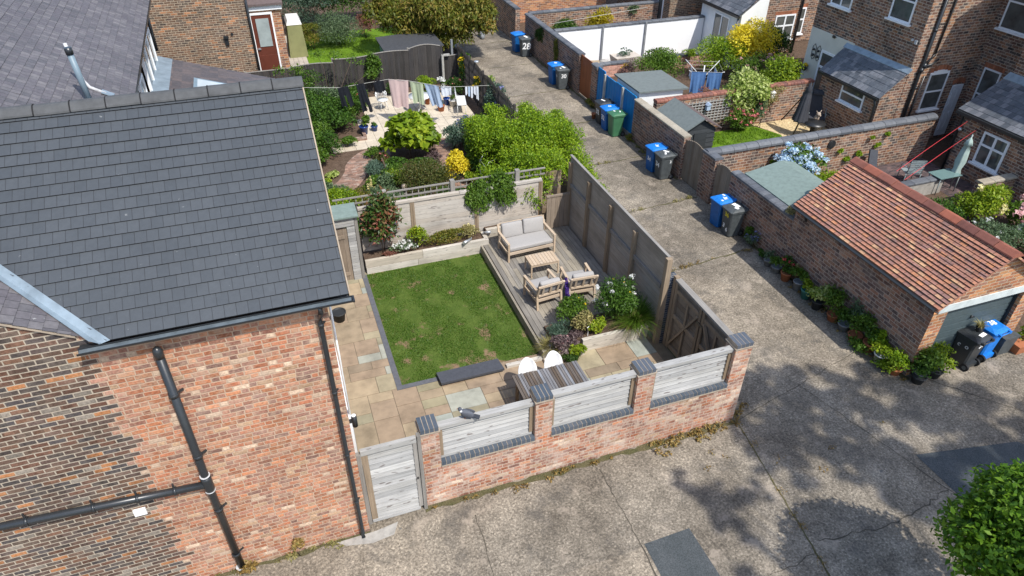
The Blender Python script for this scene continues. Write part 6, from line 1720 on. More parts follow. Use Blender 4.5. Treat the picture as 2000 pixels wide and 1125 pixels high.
def panel_fence(name, label, x0, x1, y, segs, mat, loc):
    o = thing(name, label, 'fence', loc); mb = MB(); x = x0
    while x < x1:
        for (a, b, z0, z1, arch) in segs:
            if a <= x < b:
                u = (x - a) / (b - a); zt = z0 + (z1 - z0) * u + arch * math.sin(math.pi * u)
                mb.t = R.random(); yy = y + .008 * (int((x - x0) / .1) % 2)
                mb.box(x, x + .097, yy, yy + .02, .03, zt); break
        x += .1
    mb.build('board_panel', mat, o)
    mb = MB()
    for (a, b, z0, z1, arch) in segs:
        for k in range(8):
            u0, u1 = k / 8, (k + 1) / 8
            f = lambda u: z0 + (z1 - z0) * u + arch * math.sin(math.pi * u)
            mb.t = .6; mb.bar((a + (b - a) * u0, y + .012, f(u0) + .012), (a + (b - a) * u1, y + .012, f(u1) + .012), .05, .028)
    mb.build('rail', M['post_grey'], o)
    for (a, b, z0, z1, arch) in segs:
        mb = MB(); mb.t = .2; mb.box(a - .04, a + .04, y + .03, y + .11, 0, z0 + .04); mb.build('post', M['post_grey'], o)
    return o
panel_fence('black_fence', 'black stained board fence with arched tops behind the washing line', -.9, 7.2, 21.7, [(-.9, .9, 1.36, 1.36, .0), (.9, 2.6, 1.38, 1.40, .06), (2.6, 4.3, 1.55, 1.58, -.05), (4.3, 5.8, 1.60, 1.60, .04), (5.8, 7.2, 1.66, 1.66, .12)], M['fence_black'], (3, 21.7, 0))
panel_fence('black_fence', 'short low black fence section beside the pale concrete post', 7.25, 8.05, 21.6, [(7.25, 8.05, 1.22, 1.25, 0)], M['fence_black'], (7.6, 21.6, 0))
mb = MB(); mb.box(7.19, 7.28, 21.45, 21.55, 0, 1.36); mb.box(7.2, 7.55, 21.46, 21.54, 1.28, 1.36); single('concrete_post', 'pale concrete post with a bracket where the two black fences meet', 'post', mb, M['concrete_post'], (7.23, 21.5, 0))
mb = MB(); mb.box(8.0, 8.09, 22.9, 23.0, 0, 1.5); single('concrete_post', 'grey post behind the low black fence under the big tree', 'post', mb, M['pot_grey'], (8.05, 22.95, 0))
tf = thing('trellis_fence', 'dark trellis fence with climbing flowers between garden and alley', 'fence', (7.95, 18, 0))
mb = MB(); y = 14.2
while y < 21.6:
    mb.t = R.random(); mb.box(7.93, 7.95, y, y + .028, .05, 1.62 + .12 * abs(math.sin((y - 14.2) * 1.7))); y += .095
for z in (.3, .62, .94, 1.26, 1.58):
    mb.t = R.random(); mb.box(7.955, 7.97, 14.2, 21.6, z, z + .03)
mb.build('lattice', M['fence_black'], tf)
for y in (14.2, 16.0, 17.9, 19.8, 21.5):
    mb = MB(); mb.t = .5; mb.box(7.90, 7.98, y - .04, y + .04, 0, 1.75); mb.build('post', M['fence_black'], tf)

# washing line with clothes
LA, LB = Vector((-.2, 17.2, 2.9)), Vector((8.0, 17.0, 1.30))
LP = [(.38, 17.6, 2.05), (2.35, 17.87, 1.72), (4.2, 18.0, 1.78), (4.95, 17.75, 1.72), (5.7, 17.25, 1.66), (6.1, 16.95, 1.63), (7.2, 16.9, 1.55), (7.95, 16.9, 1.5)]
mb = MB(); mb.tube(LP, .008, 5); single('washing_line', 'thin washing line strung across the planted garden', 'washing line', mb, M['line'], (2.4, 17.8, 1.7))
def cloth(name, label, a, b, drop, mat, taper=1.0, sway=(0, 0), folds=3.0, amp=.05, nx_=14, nz=12, legs=None, seed=0, cat='laundry', group='laundry on the washing line'):
    a = Vector(a); b = Vector(b); d = b - a; n = Vector((-d.y, d.x, 0)).normalized(); mid = (a + b) / 2
    rr = random.Random(seed); ph = rr.random() * 6; G = []
    for j in range(nz + 1):
        t = j / nz; row = []
        for i in range(nx_ + 1):
            s = i / nx_
            wdt = 1 + (taper - 1) * t
            fo = folds * .55
            p = mid + d * ((s - .5) * wdt) + Vector((sway[0] * t, sway[1] * t, -drop * t))
            p += n * (amp * (.3 + t) * (.7 * math.sin(fo * 6.283 * s + ph + .8 * t) + .4 * math.sin(fo * 14.1 * s + 2 * ph - 1.1 * t)))
            p.z += .03 * math.sin(s * 6.283 * folds * .5 + ph) * t
            row.append(p)
        G.append(row)
    mb = MB(); mb.smooth = True; V = []; F = []
    k0 = (nx_ + 1) * (nz + 1)
    for off in (0, 1):
        for r_ in G:
            for p in r_: V.append(tuple(p + n * (.006 * off)))
    for j in range(nz):
        for i in range(nx_):
            if legs and j / nz > legs and nx_ // 2 - 1 <= i <= nx_ // 2 - (0 if j / nz < .7 else -1): continue
            q_ = j * (nx_ + 1) + i; F.append((q_, q_ + nx_ + 1, q_ + nx_ + 2, q_ + 1)); F.append((k0 + q_, k0 + q_ + 1, k0 + q_ + nx_ + 2, k0 + q_ + nx_ + 1))
    mb.idx(V, F)
    return single(name, label, cat, mb, mat, tuple(a), group)
cloth('trousers', 'short black trousers pegged at the house end of the washing line', (2.28, 17.86, 1.73), (2.68, 17.88, 1.74), .78, M['cloth_black'], 1.15, (.12, 0), 2, .03, legs=.35, seed=1)
cloth('trousers', 'long black wide legged trousers hanging above the blue pots', (2.98, 17.9, 1.76), (3.28, 17.92, 1.77), 1.12, M['cloth_black'], 1.35, (.18, 0), 2, .04, legs=.6, seed=2)
cloth('shirt', 'black top hanging in front of the white chair', (3.62, 17.95, 1.79), (4.02, 17.98, 1.80), .48, M['cloth_black'], 1.0, (.06, .05), 2, .03, seed=3)
cloth('sheet', 'pale pink sheet on the washing line', (4.22, 18.0, 1.79), (4.93, 17.77, 1.74), 1.05, M['cloth_pink'], .82, (-.02, -.1), 3, .05, seed=4)
cloth('towel', 'pale green towel between the pink and the blue sheets', (4.98, 17.74, 1.72), (5.42, 17.45, 1.69), .80, M['cloth_green'], .78, (.02, -.1), 2.5, .05, seed=5)
cloth('sheet', 'pale blue sheet blown sideways on the washing line', (5.46, 17.42, 1.68), (5.92, 17.08, 1.65), .85, M['cloth_blue'], .75, (.18, -.05), 2.5, .05, seed=6)
cloth('shirt', 'small white and blue top beside the blue sheet', (6.0, 17.02, 1.64), (6.38, 16.94, 1.62), .36, M['cloth_white'], .95, (.0, 0), 2, .04, seed=7)
for i in range(5):
    x = 6.92 + i * .11; z = 1.56 - i * .01
    cloth('sock', ('pale sock hanging at the trellis end of the washing line', 'white shirt among the socks at the trellis end of the line', 'white top, longest item at the trellis end of the line', 'pale grey vest among the socks by the trellis', 'white sock nearest the trellis with dark print')[i], (x, 16.9, z), (x + .08, 16.9, z - .01), (.30, .36, .42, .3, .52)[i], M['cloth_white'] if i != 1 else M['cloth_blue'], 1.1, (0, 0), 1.2, .02, nx_=4, nz=6, seed=10 + i)

def iron_chair(loc, rz, label):
    o = thing('iron_chair', label, 'chair', loc, rz); mb = MB(); Z = (0, 0, 0)
    mb.lathe([(.02, .40), (.22, .405), (.23, .42), (.02, .425)], (0, 0, 0), 14); mb.build('seat', M['white_metal'], o, org=Z)
    mb = MB()
    for k in range(9):
        a = rad(30 + 15 * k); x, y = .24 * math.cos(a), .24 * math.sin(a); mb.tube([(x * .9, y * .9, .42), (x * 1.15, y * 1.15, .62 + .18 * math.sin(rad(180 * k / 8)))], .014, 5)
    pts = [(.276 * math.cos(rad(30 + 15 * k)), .276 * math.sin(rad(30 + 15 * k)), .62 + .18 * math.sin(rad(180 * k / 8))) for k in range(9)]
    mb.tube(pts, .018, 6); pts2 = [(p[0] * .95, p[1] * .95, p[2] - .1) for p in pts]; mb.tube(pts2, .012, 5)
    mb.build('backrest', M['white_metal'], o, org=Z)
    for k in range(4):
        a = rad(45 + 90 * k); mb = MB(); mb.tube([(.15 * math.cos(a), .15 * math.sin(a), .40), (.22 * math.cos(a), .22 * math.sin(a), 0)], .014, 5); mb.build('leg', M['white_metal'], o, org=Z)
    return o
iron_chair((4.15, 19.5, .03), rad(10), 'white wrought iron chair behind the black top and the pink sheet')
it = thing('iron_table', 'round white garden table behind the hanging sheets', 'table', (5.55, 18.9, .03))
mb = MB(); mb.lathe([(.01, .60), (.45, .60), (.46, .63), (.01, .64)], (5.55, 18.9, .03), 20); mb.build('table_top', M['white_metal'], it)
mb = MB(); mb.tube([(5.55, 18.9, .63), (5.55, 18.9, .1)], .03, 8)
for k in range(3): a = rad(120 * k); mb.tube([(5.55, 18.9, .25), (5.55 + .3 * math.cos(a), 18.9 + .3 * math.sin(a), .04)], .015, 5)
mb.build('pedestal', M['white_metal'], it)
gb = thing('garden_bench', 'white scrolled metal bench by the dark trellis', 'bench', (7.15, 18.4, .03), rad(78)); Z0 = (0, 0, 0)
mb = MB(); mb.box(-.5, .5, -.18, .18, .40, .43); mb.build('seat', M['white_metal'], gb, org=Z0)
mb = MB()
mb.tube([(-.5, .2, .43), (-.5, .22, .8), (.5, .22, .8), (.5, .2, .43)], .018, 6)
for x in (-.25, 0, .25): mb.tube([(x + .1 * math.cos(t_ * .7) * (1 - t_ / 12), .22, .62 + .1 * math.sin(t_ * .7) * (1 - t_ / 12)) for t_ in range(11)], .012, 5)
mb.build('backrest', M['white_metal'], gb, org=Z0)
for x in (-.46, .46):
    for y in (-.15, .18): mb = MB(); mb.tube([(x, y, 0), (x, y, .4)], .015, 5); mb.build('leg', M['white_metal'], gb, org=Z0)
fb = thing('folding_chair', 'folded white slatted garden chair lying on the pale patio', 'chair', (5.35, 17.6, .03), rad(20))
mb = MB()
for k in range(7): mb.box(-.3 + k * .09, -.3 + k * .09 + .04, -.2, .2, .06, .075)
mb.build('slats', M['board_brown'], fb, org=Z0)
mb = MB(); mb.bar((-.34, -.21, .045), (.34, -.21, .045), .025, .03); mb.bar((-.34, .21, .045), (.34, .21, .045), .025, .03); mb.build('frame', M['white_metal'], fb, org=Z0)
def potted(label, loc, r, h, potmat, leaf, n, ls, pr, ph, fl=None, cat='potted plant', group=None, k=5, **kw):
    o = pot('potted_plant', label, loc, r, h, potmat, cat=cat, group=group)
    rng = rngn(); n = int(n * 1.5); pr *= 1.3; ph *= 1.2; kw.setdefault('spread', .7); kw.setdefault('shell', .25); b = (loc[0], loc[1], loc[2] + h); bl = clump((b[0], b[1], b[2] + ph * .5), (pr, pr, ph * .5), k, rng)
    foliage('foliage', o, bl, n, ls, leaf, loc, **kw)
    for f in (fl or []): flowers(o, loc, bl, *f)
    return o
potted('glossy blue pot with a spiky plant below the black trousers, larger of the two', (3.0, 17.35, .03), .17, .32, M['blue_glaze'], LV['mid'], 260, .10, .20, .38)
potted('small glossy blue pot at the hem of the long black trousers', (3.42, 17.5, .03), .13, .2, M['blue_glaze'], LV['green'], 60, .07, .1, .12)
potted('blue pot with a red leaved plant behind the white top', (6.75, 19.2, .03), .14, .28, M['blue_glaze'], LV['red'], 160, .07, .18, .4, [(8, .05, LV['f_red'])])
potted('white pot at the end of the scrolled bench', (6.95, 18.95, .03), .17, .28, M['pot_white'], LV['mid'], 90, .06, .14, .16)
potted('terracotta pot lying behind the white top near the blue pot', (6.35, 18.6, .03), .15, .24, M['terracotta'], LV['dark'], 60, .06, .12, .14)
potted('terracotta pot under the pale blue sheet near the black fence', (6.0, 19.5, .03), .12, .4, M['terracotta'], LV['mid'], 90, .06, .14, .2)
potted('pot of white flowers beside the concrete post', (7.0, 20.6, .03), .17, .25, M['pot_grey'], LV['mid'], 160, .06, .22, .35, [(16, .07, LV['f_white'])])
# plants of that garden
P_ = plant
P_('rhododendron', 'leafy dark green shrub beside the roof verge below the old apple branches', 'shrub', (1.3, 18.6, .01), (1.0, 1.7), 1.25, 3000, .10, LV['green'], k=12)
P_('shrub', 'mid green low shrub mass along the path edge by the tiled roof', 'shrub', (1.05, 16.6, .01), (.75, 1.0), .95, 1800, .09, LV['mid'], k=8)
P_('shrub', 'bushy green shrub hiding the start of the brick kerb', 'shrub', (2.1, 17.9, .01), (.6, .7), .75, 1200, .08, LV['green'], k=6)
P_('shrub', 'small green shrub at the path curve beside the roof edge', 'shrub', (.95, 14.9, .01), (.5, .6), .7, 800, .08, LV['mid'], k=5)
P_('hosta', 'pale leaved hosta on the bare soil beside the left path', 'plant', (1.35, 14.2, .01), (.22, .22), .2, 90, .11, LV['varieg'], k=3, stem=0)
P_('hosta', 'small pale leaved plant nearest the roof on the bare soil', 'plant', (1.05, 13.6, .01), (.2, .2), .2, 80, .1, LV['lime'], k=3, stem=0)
P_('shrub', 'bright green broadleaf ground plant at the roof edge', 'plant', (.85, 13.2, .01), (.25, .5), .3, 200, .11, LV['mid'], k=4, stem=0)
P_('azalea', 'round yellow green azalea nearest the tiled roof', 'shrub', (1.35, 11.5, .01), (.62, .58), .85, 1900, .05, LV['privet'], k=9)
P_('azalea', 'bronze tinted small azalea beside the round yellow green one', 'shrub', (2.0, 11.9, .01), (.42, .4), .55, 900, .05, LV['bronze'], k=7)
P_('fatsia', 'large glossy fatsia with hand shaped leaves in front of the patio', 'shrub', (4.25, 14.7, .01), (.9, .88), 1.5, 1000, .26, LV['lime'], k=9, width=.75, droop=.4)
P_('pieris', 'wide reddish bronze shrub in the middle of the planted garden', 'shrub', (4.1, 12.0, .01), (1.05, .85), 1.05, 4000, .05, LV['brownred'], k=14)
P_('shrub', 'soft feathery green perennials beside the stone bust', 'plant', (2.75, 11.9, .01), (.55, .45), .5, 1200, .07, LV['greygreen'], k=7)
P_('shrub', 'bright green perennials below the stone bust by the trellis rail', 'plant', (3.45, 11.2, .01), (.55, .35), .45, 1000, .06, LV['mid'], k=6)
P_('shrub', 'blue green iris clump between the paths', 'plant', (2.75, 13.6, .01), (.42, .5), .6, 700, .12, LV['blueg'], k=6, width=.18)
P_('shrub', 'mixed low flowers and leaves beside the left brick path', 'plant', (2.55, 12.9, .01), (.4, .4), .45, 500, .07, LV['mid'], k=5, fl=[(5, .045, LV['f_cream'])])
P_('lupin', 'small red flowering perennials next to the paving end', 'plant', (3.05, 14.6, .01), (.35, .35), .4, 350, .07, LV['brownred'], k=4, fl=[(6, .04, LV['f_pink'])])
lu = thing('lupin', 'pale yellow lupin spike standing by the left brick path', 'flower', (2.42, 12.5, .01))
foliage('foliage', lu, [(2.42, 12.5, .15, .18, .18, .15)], 120, .09, LV['greygreen'], (2.42, 12.5, .01)); foliage('flower_spike', lu, [(2.42, 12.5, .3 + .035 * k, .045 - .003 * k, .045 - .003 * k, .04) for k in range(11)], 150, .045, LV['f_cream'], (2.42, 12.5, .01)); foliage('flower_spike', lu, [(2.31, 12.46, .24 + .035 * k, .04, .04, .04) for k in range(6)], 70, .045, LV['f_cream'], (2.42, 12.5, .01))
P_('euonymus', 'bright yellow shrub beside the big privet bush', 'shrub', (5.3, 12.55, .01), (.4, .38), 1.05, 1000, .08, LV['yellow'], k=8, bias=.2)
P_('shrub', 'lime green low plant under the bright yellow shrub', 'plant', (5.75, 12.2, .01), (.3, .3), .4, 400, .06, LV['lime'], k=4)
P_('shrub', 'orange tinted small plant by the right brick path', 'plant', (5.55, 11.4, .01), (.3, .25), .32, 300, .06, LV['bronze'], k=4, fl=[(5, .05, LV['f_yellow'])])
P_('shrub', 'dark green low plants behind the trellis rail post', 'plant', (5.2, 10.6, .01), (.5, .4), .4, 700, .07, LV['green'], k=6)
P_('shrub', 'dark foliage behind the white metal arch', 'plant', (6.1, 11.1, .01), (.5, .5), .5, 800, .06, LV['dark'], k=6)
P_('shrub', 'mixed green ground plants behind the trellis fence near the house', 'plant', (2.3, 10.2, .01), (.9, .5), .35, 1100, .07, LV['mid'], k=8)
P_('shrub', 'low green plants behind the middle of the trellis rail', 'plant', (3.9, 10.2, .01), (.8, .4), .4, 900, .07, LV['green'], k=7)
for i, (x, y, a, b_, h_, n_, m_, lab) in enumerate((
    (3.35, 13.0, .5, .45, .55, 800, 'mid', 'leafy green perennials between the left path and the bronze shrub'),
    (2.95, 12.6, .35, .35, .5, 500, 'greygreen', 'grey green spiky perennials behind the yellow lupin'),
    (3.5, 13.9, .45, .3, .5, 600, 'green', 'low dark green plants in front of the fatsia'),
    (4.9, 12.9, .3, .4, .4, 450, 'mid', 'green edging plants along the right brick path'),
    (4.9, 14.2, .3, .4, .4, 450, 'purpleleaf', 'pinkish grey plants between the fatsia and the right brick path'),
    (1.6, 12.7, .35, .25, .3, 300, 'greygreen', 'small grey leaved plants on the left path edge near the azaleas'),
    (2.9, 10.9, .6, .4, .55, 900, 'mid', 'dense green perennials behind the first trellis post'),
    (4.7, 11.0, .5, .45, .5, 800, 'green', 'dense dark green perennials in front of the right brick path end'),
    (2.6, 11.3, .4, .3, .6, 500, 'greygreen', 'grass like iris leaves behind the small bronze azalea'),
    (6.3, 13.9, .4, .5, .8, 900, 'mid', 'green shrub between the yellow shrub and the privet'),
    (6.2, 12.6, .4, .4, .7, 800, 'green', 'darker green shrub just behind the yellow shrub'),
    (.95, 20.3, .7, .8, 1.0, 1500, 'mid', 'leafy shrub at the house end of the black fence'),
    (3.3, 20.8, .5, .4, .8, 900, 'green', 'green plants along the foot of the black fence'),
    (5.0, 21.0, .5, .3, .6, 700, 'dark', 'dark green plants along the black fence behind the pink sheet'),
    (1.7, 10.4, .6, .4, .5, 900, 'mid', 'green plants along the trellis rail near the felted gate cover'),
    (3.5, 12.9, .45, .4, .6, 700, 'lime', 'light green shrub behind the bronze shrub'),
    (4.4, 13.4, .5, .3, .55, 700, 'green', 'dark green shrub at the foot of the fatsia'),
    (3.0, 15.2, .35, .25, .35, 400, 'mid', 'leafy plants at the edge of the paving beside the left path'),
    (5.9, 15.0, .4, .5, .8, 900, 'blueg', 'blue green leafy clump below the thistle heads'),
    (1.4, 15.8, .6, .6, .9, 1300, 'green', 'leafy shrub between the roof edge and the brick kerb'),
    (2.6, 18.6, .5, .5, 1.0, 1000, 'mid', 'tall leafy plants behind the blue pots'),
    (1.3, 21.0, .9, .35, 1.35, 1300, 'green', 'climbing greenery on the house end of the black fence'),
    (6.6, 14.9, .5, .6, .9, 1200, 'greygreen', 'grey green shrub between the lavender flowers and the privet'),
    (3.2, 10.2, .8, .4, .7, 1200, 'lime', 'bright leafy perennials right behind the trellis rail'),
    (5.4, 10.0, .6, .4, .6, 900, 'green', 'dark leafy plants between trellis rail and metal arch'),
    (1.2, 13.0, .35, .5, .3, 350, 'greygreen', 'low grey green ground plants on the soil by the left path bend'),
    (3.9, 16.0, .5, .25, .45, 500, 'green', 'low green plants behind the fatsia on the paving edge'),
    (1.9, 19.6, .8, .6, 1.15, 1500, 'greygreen', 'tall grey green shrub below the apple tree'),
    (2.2, 16.4, .35, .3, .4, 400, 'mid', 'green plants spilling over the brick kerb'),
    (6.0, 13.2, .35, .4, .55, 500, 'lime', 'lime green plant beside the right brick path bend'))):
    P_('perennial', lab, 'plant', (x, y, .01), (a, b_), h_, n_, .07, LV[m_], k=6)
P_('eryngium', 'blue green thistle clump with lavender heads at the patio corner', 'plant', (6.35, 15.3, .01), (.35, .45), .95, 800, .08, LV['blueg'], k=6, width=.3, fl=[(10, .06, LV['f_lav'])])
P_('agapanthus', 'lavender blue flowers in front of the white bench', 'plant', (6.9, 16.4, .01), (.4, .4), .6, 400, .07, LV['greygreen'], k=5, fl=[(22, .06, LV['f_lav']), (4, .05, LV['f_red'])])
P_('climbing_rose', 'grey green climber with blue flowers on the dark trellis nearest the alley', 'climber', (8.05, 16.6, .01), (.4, .8), 1.55, 1600, .08, LV['blueg'], k=9, fl=[(14, .07, LV['f_lav'])])
P_('climber', 'pale variegated climber at the end of the trellis', 'climber', (8.3, 17.9, .01), (.35, .5), 1.35, 800, .08, LV['varieg'], k=7)
P_('climber', 'yellow flowering climber high on the dark trellis near the black fence', 'climber', (7.95, 20.7, .01), (.22, .4), 1.55, 500, .07, LV['green'], k=7, fl=[(9, .10, LV['f_yellow'])])
P_('climber', 'yellow flowering climber halfway along the dark trellis', 'climber', (7.95, 18.6, .01), (.22, .5), 1.5, 500, .07, LV['green'], k=7, fl=[(9, .10, LV['f_yellow'])])
P_('shrub', 'dark green clematis column in the middle of the black fence', 'climber', (4.15, 21.4, .01), (.32, .2), 1.7, 900, .09, LV['mid'], k=8)
P_('shrub', 'olive green small bush before the right end of the black fence', 'shrub', (6.3, 20.9, .01), (.4, .3), .75, 600, .06, LV['privet'], k=5)
P_('shrub', 'dark green plants at the foot of the trellis by the bench', 'plant', (7.45, 20.2, .01), (.4, .6), .7, 800, .07, LV['dark'], k=6, fl=[(5, .05, LV['f_pink'])])
P_('shrub', 'green plants under the red roses by the white chair', 'plant', (3.45, 19.6, .01), (.3, .3), .9, 500, .08, LV['mid'], k=5, fl=[(7, .09, LV['f_red'])])
P_('shrub', 'green bushes behind the short black trousers', 'shrub', (2.5, 19.5, .01), (.8, .8), .9, 1500, .09, LV['green'], k=8)
ap = thing('apple_tree', 'bare stemmed young apple tree trained in front of the black fence', 'tree', (2.35, 20.6, .01))
mb = MB(); b0 = (2.35, 20.6, .01)
tips = [(1.1, 20.6, 1.7), (1.9, 20.7, 2.2), (2.6, 20.9, 2.0), (3.3, 20.8, 1.8), (1.4, 20.3, 1.2), (3.9, 20.6, 1.2), (.4, 20.9, 1.6)]
for tp in tips:
    k_ = R.uniform(-.15, .15); mb.tube([b0, ((b0[0] * 1.4 + tp[0] * .6) / 2 + k_, 20.6, .5), ((b0[0] * .7 + tp[0] * 1.3) / 2 - k_, 20.65, tp[2] * .75), tp], .02, 6, .006)
mb.build('trunk', M['bark'], ap)
foliage('crown', ap, [(t[0], t[1], t[2] * .95, .32, .25, .28) for t in tips] + [(1.0, 20.9, 1.45, .3, .2, .25), (3.6, 20.9, 1.5, .3, .2, .2)], 800, .09, LV['mid'], b0, shell=.1)
bg_ = thing('privet', 'large bright green privet bush spilling over the back fence and into the alley', 'shrub', (7.4, 11.4, .01)); rng = rngn()
BL = clump((6.9, 12.6, 1.0), (1.15, 2.2, .95), 34, rng, (.3, .45)) + clump((8.3, 12.4, 1.1), (1.1, 1.7, .85), 26, rng, (.3, .45)) + clump((6.6, 10.3, 1.35), (.95, 1.1, .75), 18, rng, (.3, .5)) + clump((7.0, 9.3, 1.75), (.55, .6, .5), 10, rng) + clump((9.3, 13.6, 1.25), (.5, .6, .4), 7, rng) + clump((8.7, 10.6, .8), (.65, 1.1, .65), 12, rng) + clump((8.6, 14.6, 1.3), (.45, .6, .6), 8, rng) + clump((7.4, 14.6, 1.2), (.6, .6, .6), 8, rng) + [(6.6, 8.8, 1.45, .26, .2, .5), (6.75, 8.65, 1.0, .2, .12, .4), (6.3, 8.8, 1.55, .22, .2, .3)] + clump((6.25, 12.6, 1.2), (.7, 1.1, .8), 10, rng) + clump((7.6, 11.6, 1.75), (1.5, 1.9, .75), 24, rng, (.22, .36)) + clump((7.3, 9.5, 1.7), (.75, .8, .65), 10, rng) + clump((8.9, 11.8, 1.3), (.8, 1.5, .7), 14, rng, (.25, .4)) + clump((6.15, 10.3, 1.1), (.8, .9, .8), 12, rng) + clump((6.3, 9.3, 1.4), (.55, .5, .55), 8, rng) + clump((6.6, 8.85, 1.5), (.6, .4, .55), 12, rng) + [(6.35, 8.55, 1.25, .2, .12, .35), (6.6, 8.5, .95, .16, .1, .35), (6.95, 8.7, 1.35, .22, .2, .4), (9.5, 11.6, .5, .3, .4, .35), (9.35, 10.7, .35, .25, .35, .25), (9.4, 9.9, .3, .2, .3, .2)]
for k in range(60):
    q_ = BL[rng.integers(90)]; d_ = rng.normal(size=3); d_ /= np.linalg.norm(d_); d_[2] = abs(d_[2])
    BL.append((q_[0] + d_[0] * q_[3] * 1.15, q_[1] + d_[1] * q_[4] * 1.15, q_[2] + d_[2] * q_[5] * 1.2, .13, .13, .24))
foliage('foliage', bg_, BL, 96000, .072, LV['privet'], (7.4, 11.4, .01), shell=.3, spread=.55)
stems(bg_, (7.4, 11.4, .01), BL, 12, .03, M['bark'])
mb = MB(); mb.tube([(8.5, 11.9, .8), (8.55, 11.95, 1.75)], .05, 8); mb.build('cut_stem', M['twig'], bg_)
P_('shrub', 'flowering weeds along the alley kerb above the privet', 'plant', (9.05, 15.6, .05), (.28, 1.2), .45, 1000, .06, LV['straw'], k=9, fl=[(16, .045, LV['f_palepink'])])
P_('shrub', 'dusty rose bush between privet and alley kerb', 'plant', (8.6, 15.5, .05), (.4, .8), .8, 900, .06, LV['greygreen'], k=7, fl=[(12, .05, LV['f_palepink'])])
P_('ivy', 'green ivy hanging over the back fence left of the privet', 'climber', (4.85, 8.56, .72), (.4, .22), 1.35, 1700, .075, LV['mid'], k=9, stem=0, droop=1.2)
P_('ivy', 'second curtain of ivy spilling over the fence behind the sofa', 'climber', (5.55, 8.56, .8), (.45, .24), 1.35, 1800, .075, LV['mid'], k=8, stem=0, droop=1.2)
am = thing('metal_arch', 'slender white metal plant arch behind the trellis rail', 'plant support', (6.0, 11.5, 0)); mb = MB()
for y in (11.4, 12.0): mb.tube([(5.95, y, 0), (5.95, y, .9), (6.1, y + .05, 1.08), (6.35, y + .1, 1.12)], .014, 6)
for z in (.5, .75, .95): mb.tube([(5.95, 11.4, z), (5.95, 12.0, z)], .01, 5)
mb.build('frame', M['silver'], am)
bu = thing('bust', 'small weathered stone head standing among the shrubs', 'ornament', (3.35, 11.75, .0)); mb = MB(); mb.smooth = True
mb.lathe([(.10, 0), (.09, .25), (.06, .32)], (3.35, 11.75, 0), 10); mb.build('plinth', M['stone'], bu)
mb = MB(); mb.smooth = True; mb.ball((3.35, 11.75, .46), .085, .1, .115, 12, 9); mb.ball((3.35, 11.65, .45), .02, .03, .025, 6, 5); mb.ball((3.35, 11.77, .52), .09, .095, .08, 10, 7); mb.build('head', M['bust'], bu)
mb = MB(); mb.tube([(3.15, 13.35, .0), (3.05, 13.5, .55), (3.0, 13.55, .75)], .03, 6); single('driftwood', 'dark upright wooden stump ornament beside the fatsia', 'ornament', mb, M['bark'], (3.15, 13.35, 0))

# lawn, shed and trees beyond the black fence
mb = MB(); mb.face([(1.9, 21.9, .016), (8.0, 21.9, .016), (7.5, 31, .016), (1.9, 31, .016)]); struct('lawn', mb, M['turf_bright'])
scatter_blades('lawn_grass', [(1.9, 22.0), (7.5, 22.0), (7.2, 30.5), (1.9, 30.5)], 16000, .05, LV['lawn_bright'], .018, 'bright green lawn grass beyond the black fence')
mb = MB()
for k in range(4): mb.t = R.random(); mb.box(1.06 + k * .21, 1.06 + (k + 1) * .21 - .01, 24.2, 31, .02, .06)
struct('boardwalk', mb, M['board_buff'])
tp = thing('covered_furniture', 'tall object under an olive tarpaulin with a pale top beside the porch', 'garden cover', (1.6, 27.6, 0))
mb = MB(); mb.hexa([(1.15, 27.2, .06), (2.0, 27.2, .06), (2.0, 28.8, .06), (1.15, 28.8, .06)], [(1.25, 27.3, 1.55), (1.9, 27.3, 1.55), (1.9, 28.7, 1.55), (1.25, 28.7, 1.55)]); mb.build('cover', M['tarp'], tp)
mb = MB(); mb.hexa([(1.22, 27.28, 1.55), (1.93, 27.28, 1.55), (1.93, 28.72, 1.55), (1.22, 28.72, 1.55)], [(1.3, 27.4, 1.75), (1.85, 27.4, 1.75), (1.85, 28.6, 1.75), (1.3, 28.6, 1.75)]); mb.build('top', M['pot_white'], tp)
gs_ = thing('shed', 'teal shed with a dark felt roof partly under the big tree', 'shed', (6.1, 23.2, 0))
mb = MB(); mb.box(5.0, 7.3, 22.1, 24.2, 0, 1.42); mb.build('wall', M['shed_teal'], gs_)
mb = MB(); mb.hexa([(4.86, 21.98, 1.46), (7.45, 21.98, 1.56), (7.45, 24.35, 1.56), (4.86, 24.35, 1.46)], [(4.86, 21.98, 1.50), (7.45, 21.98, 1.60), (7.45, 24.35, 1.60), (4.86, 24.35, 1.50)]); mb.build('roof', M['felt_dark'], gs_)
P_('shrub', 'rounded grey green shrub on the lawn beyond the black fence', 'shrub', (3.75, 28.6, .01), (1.25, 1.0), 1.6, 3600, .07, LV['greygreen'], k=12)
P_('shrub', 'small olive green shrub beside the olive cover', 'shrub', (2.35, 28.4, .01), (.75, .7), 1.15, 1500, .07, LV['bronze'], k=6)
P_('shrub', 'tall grey green shrub behind the rounded shrub', 'shrub', (2.6, 30.9, .01), (1.4, .9), 2.5, 3600, .08, LV['blueg'], k=9)
P_('shrub', 'reddish twiggy shrub beside the rounded grey green shrub', 'shrub', (5.2, 29.4, .01), (.5, .5), 1.3, 800, .07, LV['red'], k=5)
P_('hedge', 'dark green hedge along the top of the far lawn', 'hedge', (4.6, 32.4, .01), (3.0, .9), 2.9, 8000, .10, LV['green'], k=22)
P_('hedge', 'dense dark hedge behind the tarpaulin and the porch', 'hedge', (1.2, 32.8, .01), (1.6, .9), 3.1, 4500, .11, LV['dark'], k=14)
tr = thing('tree', 'large spreading tree with bronze green drooping leaves beyond the black fence', 'tree', (8.6, 26.6, .01)); rng = rngn()
mb = MB(); mb.tube([(8.6, 26.6, 0), (8.5, 26.7, .8), (8.2, 27.0, 1.8)], .20, 10, .13)
